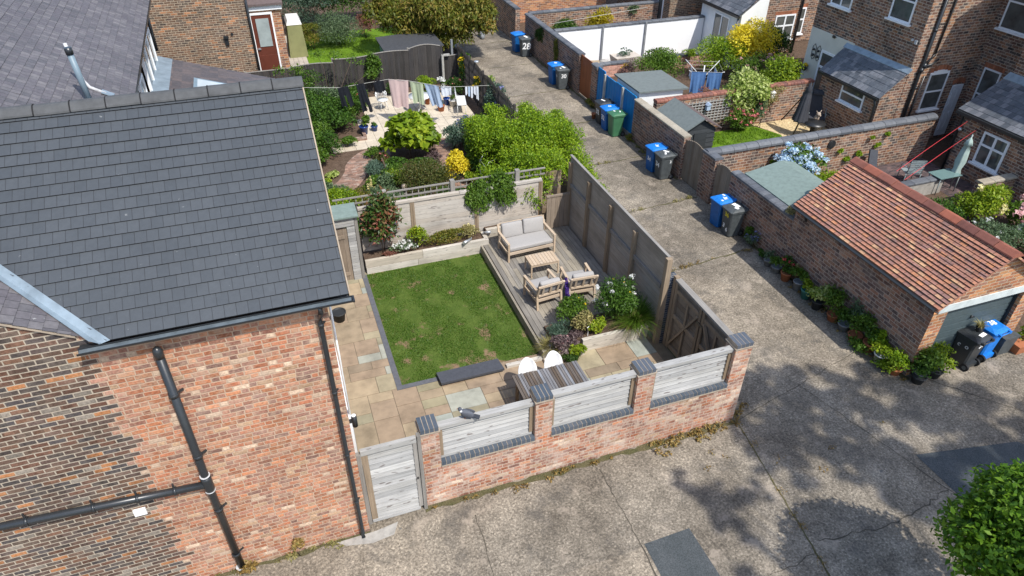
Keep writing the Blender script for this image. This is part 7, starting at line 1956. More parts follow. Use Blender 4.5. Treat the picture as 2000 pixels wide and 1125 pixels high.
for k in range(7): a = k * .9; mb.tube([(8.4, 26.8, 1.2), (8.2 + 1.0 * math.cos(a), 27 + 1.0 * math.sin(a), 2.1), (8.0 + 2.1 * math.cos(a), 27.2 + 1.9 * math.sin(a), 2.9)], .08, 7, .02)
mb.build('trunk', M['bark'], tr)
BL = clump((8.1, 24.7, 1.95), (3.1, 2.1, 1.85), 84, rng, (.20, .32)) + clump((9.9, 24.9, 1.7), (1.0, 1.5, 1.1), 18, rng, (.3, .45)) + clump((5.7, 26.6, 2.0), (1.2, 1.3, 1.3), 16, rng, (.3, .45)) + clump((8.6, 29, 3.0), (2.2, 1.8, 1.4), 30, rng, (.25, .4))
foliage('crown', tr, BL, 56000, .17, LV['bronze'], (8.6, 26.6, .01), shell=.5, droop=.9, width=.33)
P_('shrub', 'dark green shrub under the tree beside the alley kerb', 'shrub', (8.9, 24.2, .01), (.3, .5), .5, 400, .08, LV['green'], k=4)
mb = MB(); mb.smooth = True
for k in range(5): mb.ball((10.9 + .06 * (k % 2), 27.4 + .12 * k, .10 + .07 * k), .12, .12, .14, 9, 6)
single('rubbish_bag', 'pale grey rubbish bags heaped by the far alley wall', 'bag', mb, M['pot_grey'], (10.9, 27.6, 0))
mb = MB(); mb.lathe([(.09, 0), (.10, .03), (.085, .05), (.05, .055)], (8.0, 18.95, 1.74), 10); single('solar_lamp', 'round silver solar lamp on top of the dark trellis', 'lamp', mb, M['silver'], (8.0, 18.95, 1.74))

# plants in the walled garden
P_('photinia', 'glossy photinia with red young leaves at the corner of the planter', 'shrub', (2.0, 8.3, .39), (.5, .34), 1.75, 1250, .13, LV['photinia'], k=16, width=.36, shell=.25, spread=.6)
P_('choisya', 'bright lime yellow shrub in the middle of the long planter', 'shrub', (2.98, 8.26, .39), (.26, .2), .78, 520, .06, LV['lime'], k=6, bias=.15)
P_('candytuft', 'white flowering cushion plant in the long planter', 'flower', (2.55, 8.18, .39), (.34, .15), .36, 360, .05, LV['greygreen'], k=5, stem=0, fl=[(42, .035, LV['f_white'])])
P_('heather', 'bronze green heather in the long planter', 'plant', (3.75, 8.28, .39), (.65, .18), .42, 1400, .045, LV['bronze'], k=8, stem=0)
P_('heather', 'cream flowering plant at the deck end of the long planter', 'plant', (4.45, 8.3, .39), (.28, .16), .42, 450, .045, LV['straw'], k=5, stem=0, fl=[(10, .03, LV['f_cream'])])
P_('heather', 'brown low plant between the photinia and the white flowers', 'plant', (2.2, 8.16, .39), (.2, .1), .18, 220, .05, LV['red'], k=4, stem=0)
sp_ = thing('spotlight', 'small metal spike spotlight on the edge of the long planter', 'lamp', (4.35, 8.06, .44)); mb = MB(); mb.tube([(4.45, 8.1, .50), (4.20, 7.93, .53)], .035, 10, .05); mb.tube([(4.48, 8.13, .44), (4.48, 8.13, .54)], .012, 6); mb.build('lamp_head', M['silver'], sp_)
sp_ = thing('spotlight', 'small metal spike spotlight in the deck planter corner', 'lamp', (4.92, 8.3, .44)); mb = MB(); mb.tube([(4.90, 8.3, .52), (5.08, 8.2, .56)], .03, 10, .045); mb.tube([(4.88, 8.3, .44), (4.88, 8.3, .54)], .012, 6); mb.build('lamp_head', M['silver'], sp_)
P_('shasta_daisy', 'tall shasta daisies with white heads beside the tall fence', 'flower', (6.78, 3.62, .36), (.52, .42), 1.15, 3000, .08, LV['green'], k=16, width=.24, spread=.5, fl=[(20, .055, LV['f_white'], 18, .6, 1.3), (14, .022, LV['f_yellow'], 8, .5, 1.06)])
grass_tuft('ornamental_grass', 'arching green ornamental grass at the gate end of the flower planter', (7.2, 3.36, .36), 560, .80, LV['mid'], spread=.13, arch=1.0, width=.014)
grass_tuft('ornamental_grass', 'dry straw tinted grass hanging over the timber planter', (6.98, 3.26, .36), 160, .5, LV['straw'], spread=.1, arch=1.25, width=.012)
grass_tuft('ornamental_grass', 'straw coloured grass tuft at the lawn corner of the flower planter', (4.98, 3.36, .12), 380, .46, LV['straw'], spread=.08, arch=.9)
P_('lavender', 'grey lavender clump behind the straw coloured grass', 'plant', (5.25, 3.62, .25), (.34, .28), .46, 700, .08, LV['blueg'], k=5, stem=0, width=.15)
P_('geranium', 'leafy yellow green perennial at the back of the flower planter', 'plant', (5.74, 3.9, .34), (.42, .32), .78, 1300, .06, LV['mid'], k=8, stem=2, fl=[(6, .03, LV['f_yellow'])])
P_('heuchera', 'purple leaved plant with pale flowers spilling over the planter edge', 'plant', (5.24, 3.2, .12), (.28, .24), .44, 520, .06, LV['purpleleaf'], k=6, stem=0, fl=[(9, .025, LV['f_palepink'])])
P_('euphorbia', 'acid green plant in the middle of the flower planter', 'plant', (6.14, 3.36, .36), (.24, .18), .42, 380, .07, LV['lime'], k=5, stem=0, bias=.15)
P_('euphorbia', 'acid green plant trailing onto the patio below the flower planter', 'plant', (5.48, 3.02, .06), (.22, .17), .38, 340, .06, LV['lime'], k=5, stem=0, bias=.12)
P_('fern', 'dark green low plant beside the white dining chair', 'plant', (5.30, 2.98, .03), (.2, .14), .22, 260, .06, LV['dark'], k=4, stem=0)
P_('salvia', 'mixed yellow and bronze foliage between the acid green plants', 'plant', (5.8, 3.48, .36), (.3, .22), .6, 560, .06, LV['straw'], k=6, stem=2, fl=[(8, .03, LV['f_cream'])])
P_('salvia', 'purple leaved low plant beside the white plant label', 'plant', (5.62, 3.34, .3), (.18, .12), .25, 200, .05, LV['purpleleaf'], k=4, stem=0)
mb = MB(); mb.bar((5.86, 3.30, .62), (6.02, 3.36, .70), .012, .02); mb.bar((5.9, 3.32, .3), (5.9, 3.32, .64), .012, .012, up=(0, 1, 0)); single('plant_label', 'white plant label stick among the planter flowers', 'label', mb, M['white_upvc'], (5.9, 3.32, .3))
dv = thing('delphinium', 'purple delphinium spike beside the armchair near the tall fence', 'flower', (6.02, 4.74, .285)); mb = MB(); mb.tube([(6.02, 4.74, .285), (6.0, 4.84, .7), (5.98, 4.88, 1.0)], .012, 6); mb.build('stem', M['bark'], dv)
foliage('flower_spike', dv, [(6.01 - .004 * k, 4.79 + .012 * k, .5 + .055 * k, .055 - .003 * k, .055 - .003 * k, .045) for k in range(9)], 420, .05, LV['f_purple'], (6.02, 4.74, .285)); foliage('foliage', dv, [(6.02, 4.74, .36, .1, .1, .07)], 60, .08, LV['green'], (6.02, 4.74, .285))

# pots along the garage wall
GP = 'pots along the garage wall'
potted('grey pot with a small plant, farthest from the garage door', (12.16, 4.86, 0), .12, .2, M['pot_grey'], LV['greygreen'], 110, .07, .15, .24, group=GP)
potted('grey bowl of leafy green beside the terracotta pot', (12.17, 4.5, 0), .14, .2, M['pot_grey'], LV['mid'], 220, .08, .2, .3, group=GP)
potted('terracotta pot of dark green leaves in the row below the garage wall', (12.18, 4.1, 0), .15, .26, M['terracotta'], LV['green'], 300, .08, .22, .34, [(5, .04, LV['f_red'])], group=GP)
potted('dark grey pot with light green fern', (12.2, 3.62, 0), .14, .28, M['pot_grey'], LV['mid'], 220, .09, .2, .32, group=GP)
potted('teal glazed pot with small fern', (12.17, 3.25, 0), .15, .28, M['pot_teal'], LV['lime'], 150, .09, .16, .22, group=GP)
potted('black pot of pale yellow variegated shrub', (12.14, 2.78, 0), .15, .26, M['pot_black'], LV['varieg'], 420, .09, .28, .42, group=GP)
potted('terracotta pot of tall feathery green plant', (12.2, 2.25, 0), .15, .2, M['terracotta'], LV['mid'], 420, .07, .28, .62, group=GP)
potted('pot hidden by dark leaves beside the feathery green plant', (12.2, 1.85, 0), .15, .2, M['pot_grey'], LV['green'], 420, .07, .28, .5, group=GP)
potted('terracotta pot with round bright green bush', (12.16, 1.42, 0), .17, .2, M['terracotta'], LV['mid'], 600, .07, .32, .5, group=GP)
potted('terracotta pot with second bright green bush', (12.22, 1.02, 0), .16, .26, M['terracotta'], LV['green'], 480, .08, .28, .42, group=GP)
potted('white pot with trailing yellow green leaves', (12.2, .62, 0), .16, .24, M['pot_white'], LV['lime'], 420, .08, .28, .32, group=GP)
potted('two tone terracotta pot nearest the garage corner', (12.22, .18, 0), .15, .18, M['terracotta'], LV['privet'], 420, .07, .3, .36, group=GP)
potted('low dark pot at the garage corner', (12.5, -.22, 0), .16, .2, M['pot_black'], LV['green'], 380, .07, .3, .28, group=GP)
potted('black pot of yellow green shrub between garage corner and black bin', (13.0, -.18, 0), .18, .22, M['pot_black'], LV['lime'], 620, .08, .32, .5, group=GP)
potted('leafy dark green plant on the garage corner', (12.62, .0 - .12, 0), .14, .18, M['pot_grey'], LV['mid'], 500, .09, .3, .62, group=GP)
for x, y, a, b_, h_, n_, m_, lab in ((12.3, 2.5, .12, .22, .85, 260, 'mid', 'tall straggly weeds behind the pale yellow variegated shrub'), (12.3, 1.65, .12, .3, .95, 300, 'greygreen', 'tall wispy plant against the garage wall behind the round bush'), (12.28, 3.0, .14, .2, .5, 200, 'privet', 'low straggly plant beside the teal pot'), (12.25, .85, .16, .3, .7, 320, 'privet', 'loose yellow green growth against the garage wall near its corner'), (12.0, 1.2, .2, .35, .25, 260, 'mid', 'low leafy growth spilling onto the lane in front of the pots'), (12.1, .35, .22, .3, .3, 300, 'lime', 'sprawling yellow green growth at the garage corner pots'), (12.3, 3.9, .1, .25, .6, 200, 'straw', 'dry thin weed against the wall behind the terracotta pot')):
    P_('weed', lab, 'weed', (x, y, 0), (a, b_), h_, n_, .07, LV[m_], k=6, spread=.8, shell=.2)
pt = thing('planter_trough', 'terracotta trough of yellow green plants beside the bright blue bin', 'planter', (15.75, -.15, 0)); mb = MB()
mb.hexa([(15.45, -.28, 0), (16.15, -.28, 0), (16.15, 0, 0), (15.45, 0, 0)], [(15.4, -.32, .26), (16.2, -.32, .26), (16.2, .04, .26), (15.4, .04, .26)]); mb.build('trough', M['terracotta'], pt)
foliage('foliage', pt, clump((15.8, -.14, .45), (.4, .22, .25), 6, rngn()), 500, .08, LV['lime'], (15.75, -.15, 0))
P_('lavender', 'blue lavender clump at the foot of the alley wall near the garage', 'plant', (12.28, 5.75, 0), (.16, .3), .5, 420, .06, LV['greygreen'], k=5, stem=2, width=.2, fl=[(26, .03, LV['f_lav'])])
P_('weed', 'green weeds growing between the bin marked 36 and the wall', 'weed', (12.36, 6.15, 0), (.1, .16), .5, 200, .06, LV['mid'], k=4)
P_('weed', 'low green plant at the foot of the wall beside the lavender', 'weed', (12.26, 5.2, 0), (.14, .2), .25, 200, .06, LV['green'], k=3, stem=0)
P_('weed', 'straw coloured dry weed on the alley wall coping by the garage roof', 'weed', (12.5, 4.75, 1.58), (.18, .2), .22, 260, .06, LV['straw'], k=4, stem=0, bias=.2)
P_('weed', 'weeds at the foot of the blue fence pier', 'weed', (12.3, 17.1, 0), (.12, .4), .3, 260, .06, LV['bronze'], k=4, stem=0)
P_('weed', 'weeds between the green bin and the stone coped wall', 'weed', (12.32, 13.6, 0), (.12, .2), .25, 160, .06, LV['bronze'], k=3, stem=0)
P_('ivy', 'dark ivy patch on the mossy alley wall', 'climber', (12.44, 21.2, .1), (.05, .28), 1.5, 380, .08, LV['bronze'], k=6, stem=0)
P_('ivy', 'dark ivy at the far end of the mossy alley wall', 'climber', (12.44, 23.4, .5), (.05, .5), 1.2, 380, .08, LV['dark'], k=6, stem=0)
pot('plant_pot', 'small terracotta pot on the alley beside the black bin', (11.95, 15.95, 0), .1, .22, M['terracotta'])

# walled garden with the shed, lawn, gravel and black parasol
mb = MB(); mb.face([(14.3, 9.2, .016), (17.5, 9.2, .016), (18.1, 12.2, .016), (17.6, 13.2, .016), (14.3, 13.2, .016)]); struct('lawn', mb, M['turf_bright'])
scatter_blades('lawn_grass', [(14.35, 9.2), (17.5, 9.2), (18.0, 12.2), (17.5, 13.1), (14.35, 13.1)], 14000, .05, LV['lawn_bright'], .018, 'bright green lawn grass in the garden with the black parasol')
sheet('gravel', [[(17.5, 9.15), (20.2, 9.15), (20.2, 13.38), (17.6, 13.38), (18.1, 12.2)]], .014, M['gravel'])
P_('rose', 'pink and orange flowering rose bush against the red coped wall', 'shrub', (16.6, 12.95, .01), (.75, .3), .85, 1300, .07, LV['mid'], k=9, fl=[(42, .06, LV['f_pink'])])
P_('rose', 'slim climbing rose with few flowers beside the pink rose bush', 'shrub', (17.7, 13.05, .01), (.3, .2), 1.1, 500, .06, LV['greygreen'], k=6, fl=[(5, .05, LV['f_pink'])])
P_('variegated_shrub', 'large pale variegated shrub spilling over the red coped wall', 'shrub', (17.5, 13.85, .01), (1.1, .85), 2.15, 4200, .11, LV['varieg'], k=14, off=(-.1, -.2))
P_('shrub', 'bright green shrub on the wall next to the variegated shrub', 'shrub', (19.1, 14.3, .01), (1.0, .8), 2.0, 2800, .10, LV['lime'], k=10)
P_('climber', 'brown dry climber trailing down the red coped wall', 'climber', (18.3, 13.3, .45), (.6, .1), .95, 400, .07, LV['straw'], k=6, stem=4)
tw = thing('wall_trellis', 'white wooden trellis on the brick wall behind the black shed', 'trellis', (15.2, 13.32, .4)); mb = MB()
for k in range(8): mb.t = .6; mb.box(14.4, 16.4, 13.34, 13.355, .45 + k * .11, .48 + k * .11)
for k in range(14): mb.t = .5; mb.box(14.4 + k * .15, 14.43 + k * .15, 13.356, 13.37, .4, 1.3)
mb.build('lattice', M['board_white'], tw)
def birdbox(name, label, loc, mat):
    mb = MB(); x, y, z = loc; mb.box(x - .08, x + .08, y, y + .12, z, z + .2); mb.hexa([(x - .1, y - .03, z + .2), (x + .1, y - .03, z + .2), (x + .1, y + .13, z + .2), (x - .1, y + .13, z + .2)], [(x - .02, y - .03, z + .29), (x + .02, y - .03, z + .29), (x + .02, y + .13, z + .29), (x - .02, y + .13, z + .29)])
    return single(name, label, 'bird house', mb, mat, loc)
birdbox('bird_house', 'pale blue bird house on the white trellis', (15.35, 13.2, .95), M['cloth_blue'])
birdbox('bird_house', 'white bird house on the brick wall beside the bright green shrub', (18.25, 13.26, 1.05), M['white_paint'])
pr_ = thing('parasol', 'closed black cantilever parasol over the gravel', 'parasol', (18.3, 11.9, 0)); mb = MB()
mb.tube([(18.25, 11.75, 0), (18.75, 11.9, 1.2), (18.75, 12.0, 1.95)], .03, 8); mb.tube([(18.6, 12.9, .25), (18.9, 12.5, 1.2), (18.75, 12.05, 1.95)], .025, 8); mb.build('mast', M['black_metal'], pr_)
mb = MB(); mb.smooth = True; pf = [(.26, .62), (.25, .66), (.19, 1.1), (.13, 1.6), (.10, 1.72), (.12, 1.75), (.03, 2.02), (.005, 2.05)]; b = len(mb.v); mb.lathe(pf, (18.75, 12.0, 0), 24)
for i in range(len(mb.v)):
    x, y, z = mb.v[i]; k = i % 24; f = 1 + (.16 if k % 3 == 0 else -.1) * (z < 1.7)
    mb.v[i] = (18.75 + (x - 18.75) * f + (z - 2.0) * .12, 12.0 + (y - 12) * f + (z - 2) * .06, z)
mb.build('canopy', M['parasol_black'], pr_)
rt_ = thing('bistro_table', 'round black metal table on the gravel beside the parasol', 'table', (18.95, 11.5, .0)); mb = MB(); mb.lathe([(.01, .62), (.40, .62), (.41, .65), (.01, .655)], (18.95, 11.5, 0), 20); mb.build('table_top', M['black_metal'], rt_)
for k in range(3): a = rad(30 + 120 * k); mb = MB(); mb.tube([(18.95 + .08 * math.cos(a), 11.5 + .08 * math.sin(a), .62), (18.95 + .03 * math.cos(a), 11.5 + .03 * math.sin(a), .3), (18.95 + .34 * math.cos(a), 11.5 + .34 * math.sin(a), .01)], .015, 6); mb.build('leg', M['black_metal'], rt_)
rc = thing('recliner_chair', 'black reclining garden chair against the lean-to wall', 'chair', (19.75, 12.3, 0), rad(-35)); mb = MB()
mb.hexa([(-.3, -.05, .36), (.3, -.05, .36), (.3, .45, .40), (-.3, .45, .40)], [(-.3, -.05, .41), (.3, -.05, .41), (.3, .45, .45), (-.3, .45, .45)]); mb.build('seat', M['parasol_black'], rc, org=Z0)
mb = MB(); mb.hexa([(-.3, .46, .40), (.3, .46, .40), (.3, .50, .38), (-.3, .50, .38)], [(-.3, .74, 1.3), (.3, .74, 1.3), (.3, .78, 1.28), (-.3, .78, 1.28)]); mb.build('backrest', M['parasol_black'], rc, org=Z0)
mb = MB(); mb.rbox((0, .67, 1.18), (.5, .1, .16), .03, Matrix.Rotation(rad(-17), 3, 'X')); mb.build('headrest', M['parasol_black'], rc, org=Z0)
for s in (-1, 1): mb = MB(); mb.tube([(s * .32, -.15, 0), (s * .32, .3, .6), (s * .32, .7, 1.2)], .016, 6); mb.tube([(s * .32, .5, 0), (s * .32, .0, .6)], .016, 6); mb.build('side_frame', M['metal_sage'], rc, org=Z0)
dg_ = thing('ornament', 'small pale animal ornament with ears beside the black table', 'ornament', (19.35, 11.9, 0)); mb = MB(); mb.smooth = True; mb.ball((19.35, 11.9, .62), .1, .1, .14, 10, 8); mb.ball((19.35, 11.85, .80), .085, .09, .085, 10, 8)
for s in (-1, 1): mb.tube([(19.35 + s * .05, 11.86, .84), (19.35 + s * .12, 11.87, .95)], .03, 6, .008)
mb.ball((19.35, 11.76, .78), .04, .045, .035, 8, 6); mb.build('body', M['bust'], dg_)
mb = MB(); mb.lathe([(.13, 0), (.13, .48), (.11, .5)], (19.35, 11.9, 0), 12); mb.build('stand', M['pot_black'], dg_)
hr = thing('hose_reel', 'coiled black hoop ornament on the ground by the lean-to wall', 'hose', (19.85, 10.9, 0)); mb = MB()
for q in range(3): mb.tube([(19.85 + (.28 + .02 * q) * math.cos(k * .4), 10.9 + (.28 + .02 * q) * math.sin(k * .4), .06 + .05 * q) for k in range(17)], .018, 6)
mb.build('hose', M['black_metal'], hr)

# garden with the rotary airer behind the red coped wall
ra = thing('rotary_airer', 'rotary clothes airer hung with blue washing behind the red coped wall', 'clothes airer', (17.1, 16.4, 0)); mb = MB(); mb.tube([(17.1, 16.4, 0), (17.1, 16.4, 1.45)], .025, 8)
for k in range(4): a = rad(20 + 90 * k); mb.tube([(17.1, 16.4, .9), (17.1 + 1.0 * math.cos(a), 16.4 + 1.0 * math.sin(a), 1.45)], .015, 6)
mb.build('frame', M['white_metal'], ra)
mb = MB()
for f in (.45, .7, .95): mb.tube([(17.1 + f * math.cos(rad(20 + 90 * k)), 16.4 + f * math.sin(rad(20 + 90 * k)), 1.0 + .43 * f) for k in (0, 1, 2, 3, 4)], .006, 4)
mb.build('line', M['line'], ra)
def rp(k, f): a = rad(20 + 90 * k); return (17.1 + f * math.cos(a), 16.4 + f * math.sin(a), 1.0 + .43 * f)
AIR = 'washing on the rotary airer'
cloth('towel', 'large blue towel on the alley side of the rotary airer', Vector(rp(2, .93)).lerp(Vector(rp(3, .93)), .05), Vector(rp(2, .93)).lerp(Vector(rp(3, .93)), .5), .9, M['cloth_denim'], .9, seed=31, group=AIR)
cloth('towel', 'dark blue towel on the garden wall side of the rotary airer', Vector(rp(2, .93)).lerp(Vector(rp(3, .93)), .55), Vector(rp(2, .93)).lerp(Vector(rp(3, .93)), .98), .7, M['cloth_denim'], .95, seed=32, group=AIR)
cloth('shirt', 'white shirt inside the rotary airer', Vector(rp(1, .7)).lerp(Vector(rp(2, .7)), .2), Vector(rp(1, .7)).lerp(Vector(rp(2, .7)), .6), .4, M['cloth_white'], .95, seed=33, group=AIR)
cloth('shirt', 'blue grey shirt on the house side of the rotary airer', Vector(rp(3, .7)).lerp(Vector(rp(0, .7)), .2), Vector(rp(3, .7)).lerp(Vector(rp(0, .7)), .8), .5, M['cloth_blue'], .95, seed=34, group=AIR)
P_('acer', 'small red leaved acer in front of the rotary airer', 'shrub', (16.3, 15.0, .01), (.5, .4), 1.05, 700, .06, LV['red'], k=7)
P_('shrub', 'dark green rounded bush in front of the white wall', 'shrub', (16.0, 18.4, .01), (1.1, .9), 1.65, 3000, .08, LV['mid'], k=12, fl=[(6, .04, LV['f_yellow'])])
P_('shrub', 'round clipped green tree beside the yellow shrub', 'shrub', (19.2, 18.3, .01), (1.1, 1.0), 2.05, 3200, .07, LV['privet'], k=11)
P_('golden_shrub', 'golden yellow shrub in front of the white rendered house', 'shrub', (20.5, 18.1, .01), (1.1, .9), 2.6, 3000, .10, LV['yellow'], k=11, bias=.3)
P_('shrub', 'dark green shrub right of the golden yellow shrub', 'shrub', (22.0, 18.4, .01), (.9, .8), 2.1, 2200, .08, LV['green'], k=9)
P_('rose', 'pink rose bush below the golden yellow shrub', 'shrub', (19.7, 16.8, .01), (.95, .6), 1.6, 1500, .07, LV['mid'], k=8, fl=[(18, .09, LV['f_palepink'])])
P_('shrub', 'dark shrub in the shaded corner below the house window', 'shrub', (22.2, 17.3, .01), (.7, .7), .8, 900, .08, LV['dark'], k=6)
P_('shrub', 'grey twiggy shrub beside the low pink wall', 'shrub', (15.4, 19.6, .01), (.4, .4), .9, 400, .06, LV['purpleleaf'], k=5, fl=[(5, .06, LV['f_yellow'])])
P_('shrub', 'small round green bush on the low pink wall', 'shrub', (18.6, 19.9, .5), (.3, .25), .45, 350, .06, LV['privet'], k=4, stem=0)
wp = thing('wooden_planter', 'buff wooden planter box with small plants below the white wall', 'planter', (15.9, 21.3, 0)); mb = MB(); mb.t = .5; mb.hexa([(15.5, 21.0, 0), (16.6, 21.0, 0), (16.6, 21.6, 0), (15.5, 21.6, 0)], [(15.4, 20.9, .5), (16.7, 20.9, .5), (16.7, 21.7, .5), (15.4, 21.7, .5)]); mb.build('box', M['board_buff'], wp)
foliage('foliage', wp, clump((15.9, 21.3, .65), (.5, .3, .25), 5, rngn()), 300, .08, LV['blueg'], (15.9, 21.3, 0))
mb = MB(); mb.hexa([(13.3, 20.3, 0), (14.2, 20.1, 0), (14.2, 20.16, 0), (13.3, 20.36, 0)], [(13.3, 20.5, .75), (14.2, 20.3, .75), (14.2, 20.36, .75), (13.3, 20.56, .75)]); single('board', 'buff board leaning behind the orange brown gate', 'board', mb, M['cardboard'], (13.75, 20.3, 0))
mb = MB(); mb.smooth = True; mb.lathe([(.2, 0), (.25, .3), (.2, .5), (.1, .52)], (14.75, 20.9, 0), 12); single('urn', 'grey stone urn on its side of the low pink wall', 'pot', mb, M['stone'], (14.75, 20.9, 0))
for i, (x, y, lab) in enumerate(((23.3, 18.7, 'tall grey pot in the shaded yard beside the cream wall'), (23.2, 18.1, 'wide grey pot in front of the tall grey pot in the shaded yard'))):
    pot('plant_pot', lab, (x - 2.6, y - 2.2, 0), .2, .4 - .1 * i, M['pot_grey'])
for i, (y, z, lab) in enumerate(((15.0, 1.4, 'hanging basket of yellow flowers at the edge of the cream wall'), (14.72, .75, 'yellow flower basket lower on the cream wall'), (15.05, .72, 'mixed basket beside the lower yellow basket'))):
    o = thing('hanging_basket', lab, 'hanging basket', (21.0, y, z)); mb = MB(); mb.lathe([(.05, -.12), (.1, -.06), (.12, 0)], (21.0, y, z), 10); mb.build('basket', M['pot_black'], o)
    fb_ = [(21.0, y, z + .05, .15, .15, .12)]; foliage('foliage', o, fb_, 80, .06, LV['mid'], (21.0, y, z)); flowers(o, (21.0, y, z), fb_, 8, .05, LV['f_yellow'])
P_('shrub', 'dark green shrubs in the garden behind the far alley wall', 'shrub', (14.4, 24.6, .01), (.8, .45), 1.6, 1800, .08, LV['green'], k=8)
P_('golden_shrub', 'yellow green tall shrub in the garden behind the white wall', 'shrub', (16.2, 24.6, .01), (.8, .5), 1.8, 1800, .08, LV['gold'], k=9)
P_('fern', 'grey green plant growing out of the far garden wall', 'plant', (18.4, 25.2, 1.1), (.35, .12), .5, 200, .08, LV['greygreen'], k=4, stem=0)
mb = MB(); mb.tube([(13.0, 23.5, 1.6), (18.6, 24.2, 1.75)], .012, 5); single('washing_line', 'white washing line behind the white painted wall', 'washing line', mb, M['line'], (13, 23.5, 1.6))

# garden behind the garage: hydrangea, yard with sage parasol
sheet('yard', [[(18.4, 6.9), (21.7, 6.9), (21.7, 8.84), (18.4, 8.84)], [(20.3, 5.7), (21.7, 5.7), (21.7, 6.9), (20.3, 6.9)]], .014, M['yard_brick'])
hy = thing('hydrangea', 'large hydrangea covered in pale blue flower heads behind the green felt roof', 'shrub', (15.5, 8.05, .01)); rng = rngn()
BL = clump((15.4, 8.05, .95), (.85, .68, .78), 16, rng, (.4, .6)); foliage('foliage', hy, BL, 2200, .11, LV['mid'], (15.5, 8.05, .01), width=.7); stems(hy, (15.5, 8.05, .01), BL, 5, .014, M['bark'])
flowers(hy, (15.5, 8.05, .01), BL, 120, .105, LV['f_blue'], 46, .25, 1.05, 'flowers', .07)
for i, (x, y, z, r_, lab) in enumerate(((16.9, 8.75, .55, .14, 'nearest the hydrangea'), (17.7, 8.76, .75, .16, 'left of the black wall plate'), (18.1, 8.76, .35, .2, 'low down below the black wall plate'), (18.9, 8.76, 1.1, .14, 'just under the rounded coping'), (19.3, 8.77, .75, .14, 'above the leaning grey slab'), (19.6, 8.77, 1.15, .12, 'under the coping right of the slab'), (18.6, 8.76, .55, .15, 'between wall plate and slab'), (14.9, 8.77, .75, .15, 'between the pier and the hydrangea'))):
    P_('weed', 'green weed tuft rooted in the round coped wall, ' + lab, 'weed', (x, y, z), (r_, .06), r_ * 1.6, 130, .06, LV['privet'], k=3, stem=0, group='weeds in the round coped wall')
P_('weed', 'mixed low weeds between the hydrangea and the garage roof', 'weed', (16.7, 7.4, .01), (.8, .6), .3, 900, .06, LV['bronze'], k=9, stem=0, fl=[(12, .03, LV['f_palepink'])])
P_('weed', 'green low weeds at the foot of the round coped wall', 'weed', (17.5, 8.3, .01), (.9, .35), .35, 800, .07, LV['privet'], k=8, stem=0)
mb = MB(); mb.tube([(17.3, 8.80, 1.18), (17.3, 8.85, 1.18)], .15, 18); mb.tube([(17.3, 8.79, 1.18), (17.3, 8.80, 1.18)], .10, 14); single('wall_plate', 'round black iron tie plate on the round coped wall', 'wall plate', mb, M['black_metal'], (17.3, 8.82, 1.18))
mb = MB(); mb.hexa([(18.75, 8.3, 0), (19.1, 8.25, 0), (19.1, 8.31, 0), (18.75, 8.36, 0)], [(18.85, 8.6, .85), (19.15, 8.55, .80), (19.15, 8.61, .80), (18.85, 8.66, .85)]); single('stone_slab', 'dark grey stone slab leaning near the garage roof', 'slab', mb, M['slate_top'], (18.9, 8.4, 0))
mb = MB(); mb.tube([(16.2, 5.2, 2.1), (18.4, 6.2, 2.03), (21.6, 7.6, 1.95)], .008, 5); single('washing_line', 'red washing line to the wall reel above the dark yard, upper of the two', 'washing line', mb, M['red_line'], (16.2, 5.2, 2.1), 'red washing lines over the yard')
mb = MB(); mb.tube([(16.0, 4.7, 2.1), (18.6, 5.85, 2.0), (21.6, 7.2, 1.8)], .008, 5); single('washing_line', 'red washing line to the outhouse wall, lower of the two', 'washing line', mb, M['red_line'], (16.0, 4.7, 2.1), 'red washing lines over the yard')
pa = thing('parasol', 'closed sage green parasol standing in the glass table of the dark yard', 'parasol', (20.75, 6.7, 0)); mb = MB(); mb.tube([(20.75, 6.7, 0), (20.85, 6.75, 1.9)], .022, 8); mb.build('pole', M['metal_sage'], pa)
mb = MB(); mb.smooth = True; mb.lathe([(.04, .42), (.10, .40), (.14, .58), (.10, .74), (.145, 1.0), (.115, 1.35), (.085, 1.55), (.12, 1.56), (.08, 1.70), (.02, 1.80), (.005, 1.82)], (20.83, 6.74, 0), 20)
for i in range(len(mb.v)):
    x, y, z = mb.v[i]; k = i % 20; f = 1 + (.22 if k % 4 == 0 else -.12); mb.v[i] = (20.83 + (x - 20.83) * f + (z - 1.9) * .05, 6.74 + (y - 6.74) * f, z)
mb.build('canopy', M['parasol_green'], pa)
pg_ = thing('patio_table', 'rectangular glass topped table under the sage parasol', 'table', (20.3, 6.75, 0)); mb = MB(); mb.box(19.85, 20.75, 6.45, 7.0, .60, .62); mb.build('table_top', M['glass_table'], pg_)
for x in (19.9, 20.7):
    for y in (6.5, 6.95): mb = MB(); mb.tube([(x, y, 0), (x, y, .6)], .018, 6); mb.build('leg', M['metal_sage'], pg_)
mc = thing('metal_chair', 'sage metal garden chair behind the glass table', 'chair', (19.75, 7.55, 0), rad(160)); mb = MB(); mb.box(-.24, .24, -.22, .22, .40, .42); mb.build('seat', M['metal_sage'], mc, org=Z0)
mb = MB()
mb.tube([(-.24, .22, .42), (-.24, .30, .92), (.24, .30, .92), (.24, .22, .42)], .016, 6)
for k in range(6): mb.bar((-.24, .23 + .012 * k, .48 + .075 * k), (.24, .23 + .012 * k, .48 + .075 * k), .012, .05)
mb.build('backrest', M['metal_sage'], mc, org=Z0)
for s in (-1, 1): mb = MB(); mb.tube([(s * .25, -.22, 0), (s * .25, -.2, .6), (s * .25, .25, .62)], .015, 6); mb.tube([(s * .25, .22, 0), (s * .25, .22, .42)], .015, 6); mb.build('side_frame', M['metal_sage'], mc, org=Z0)
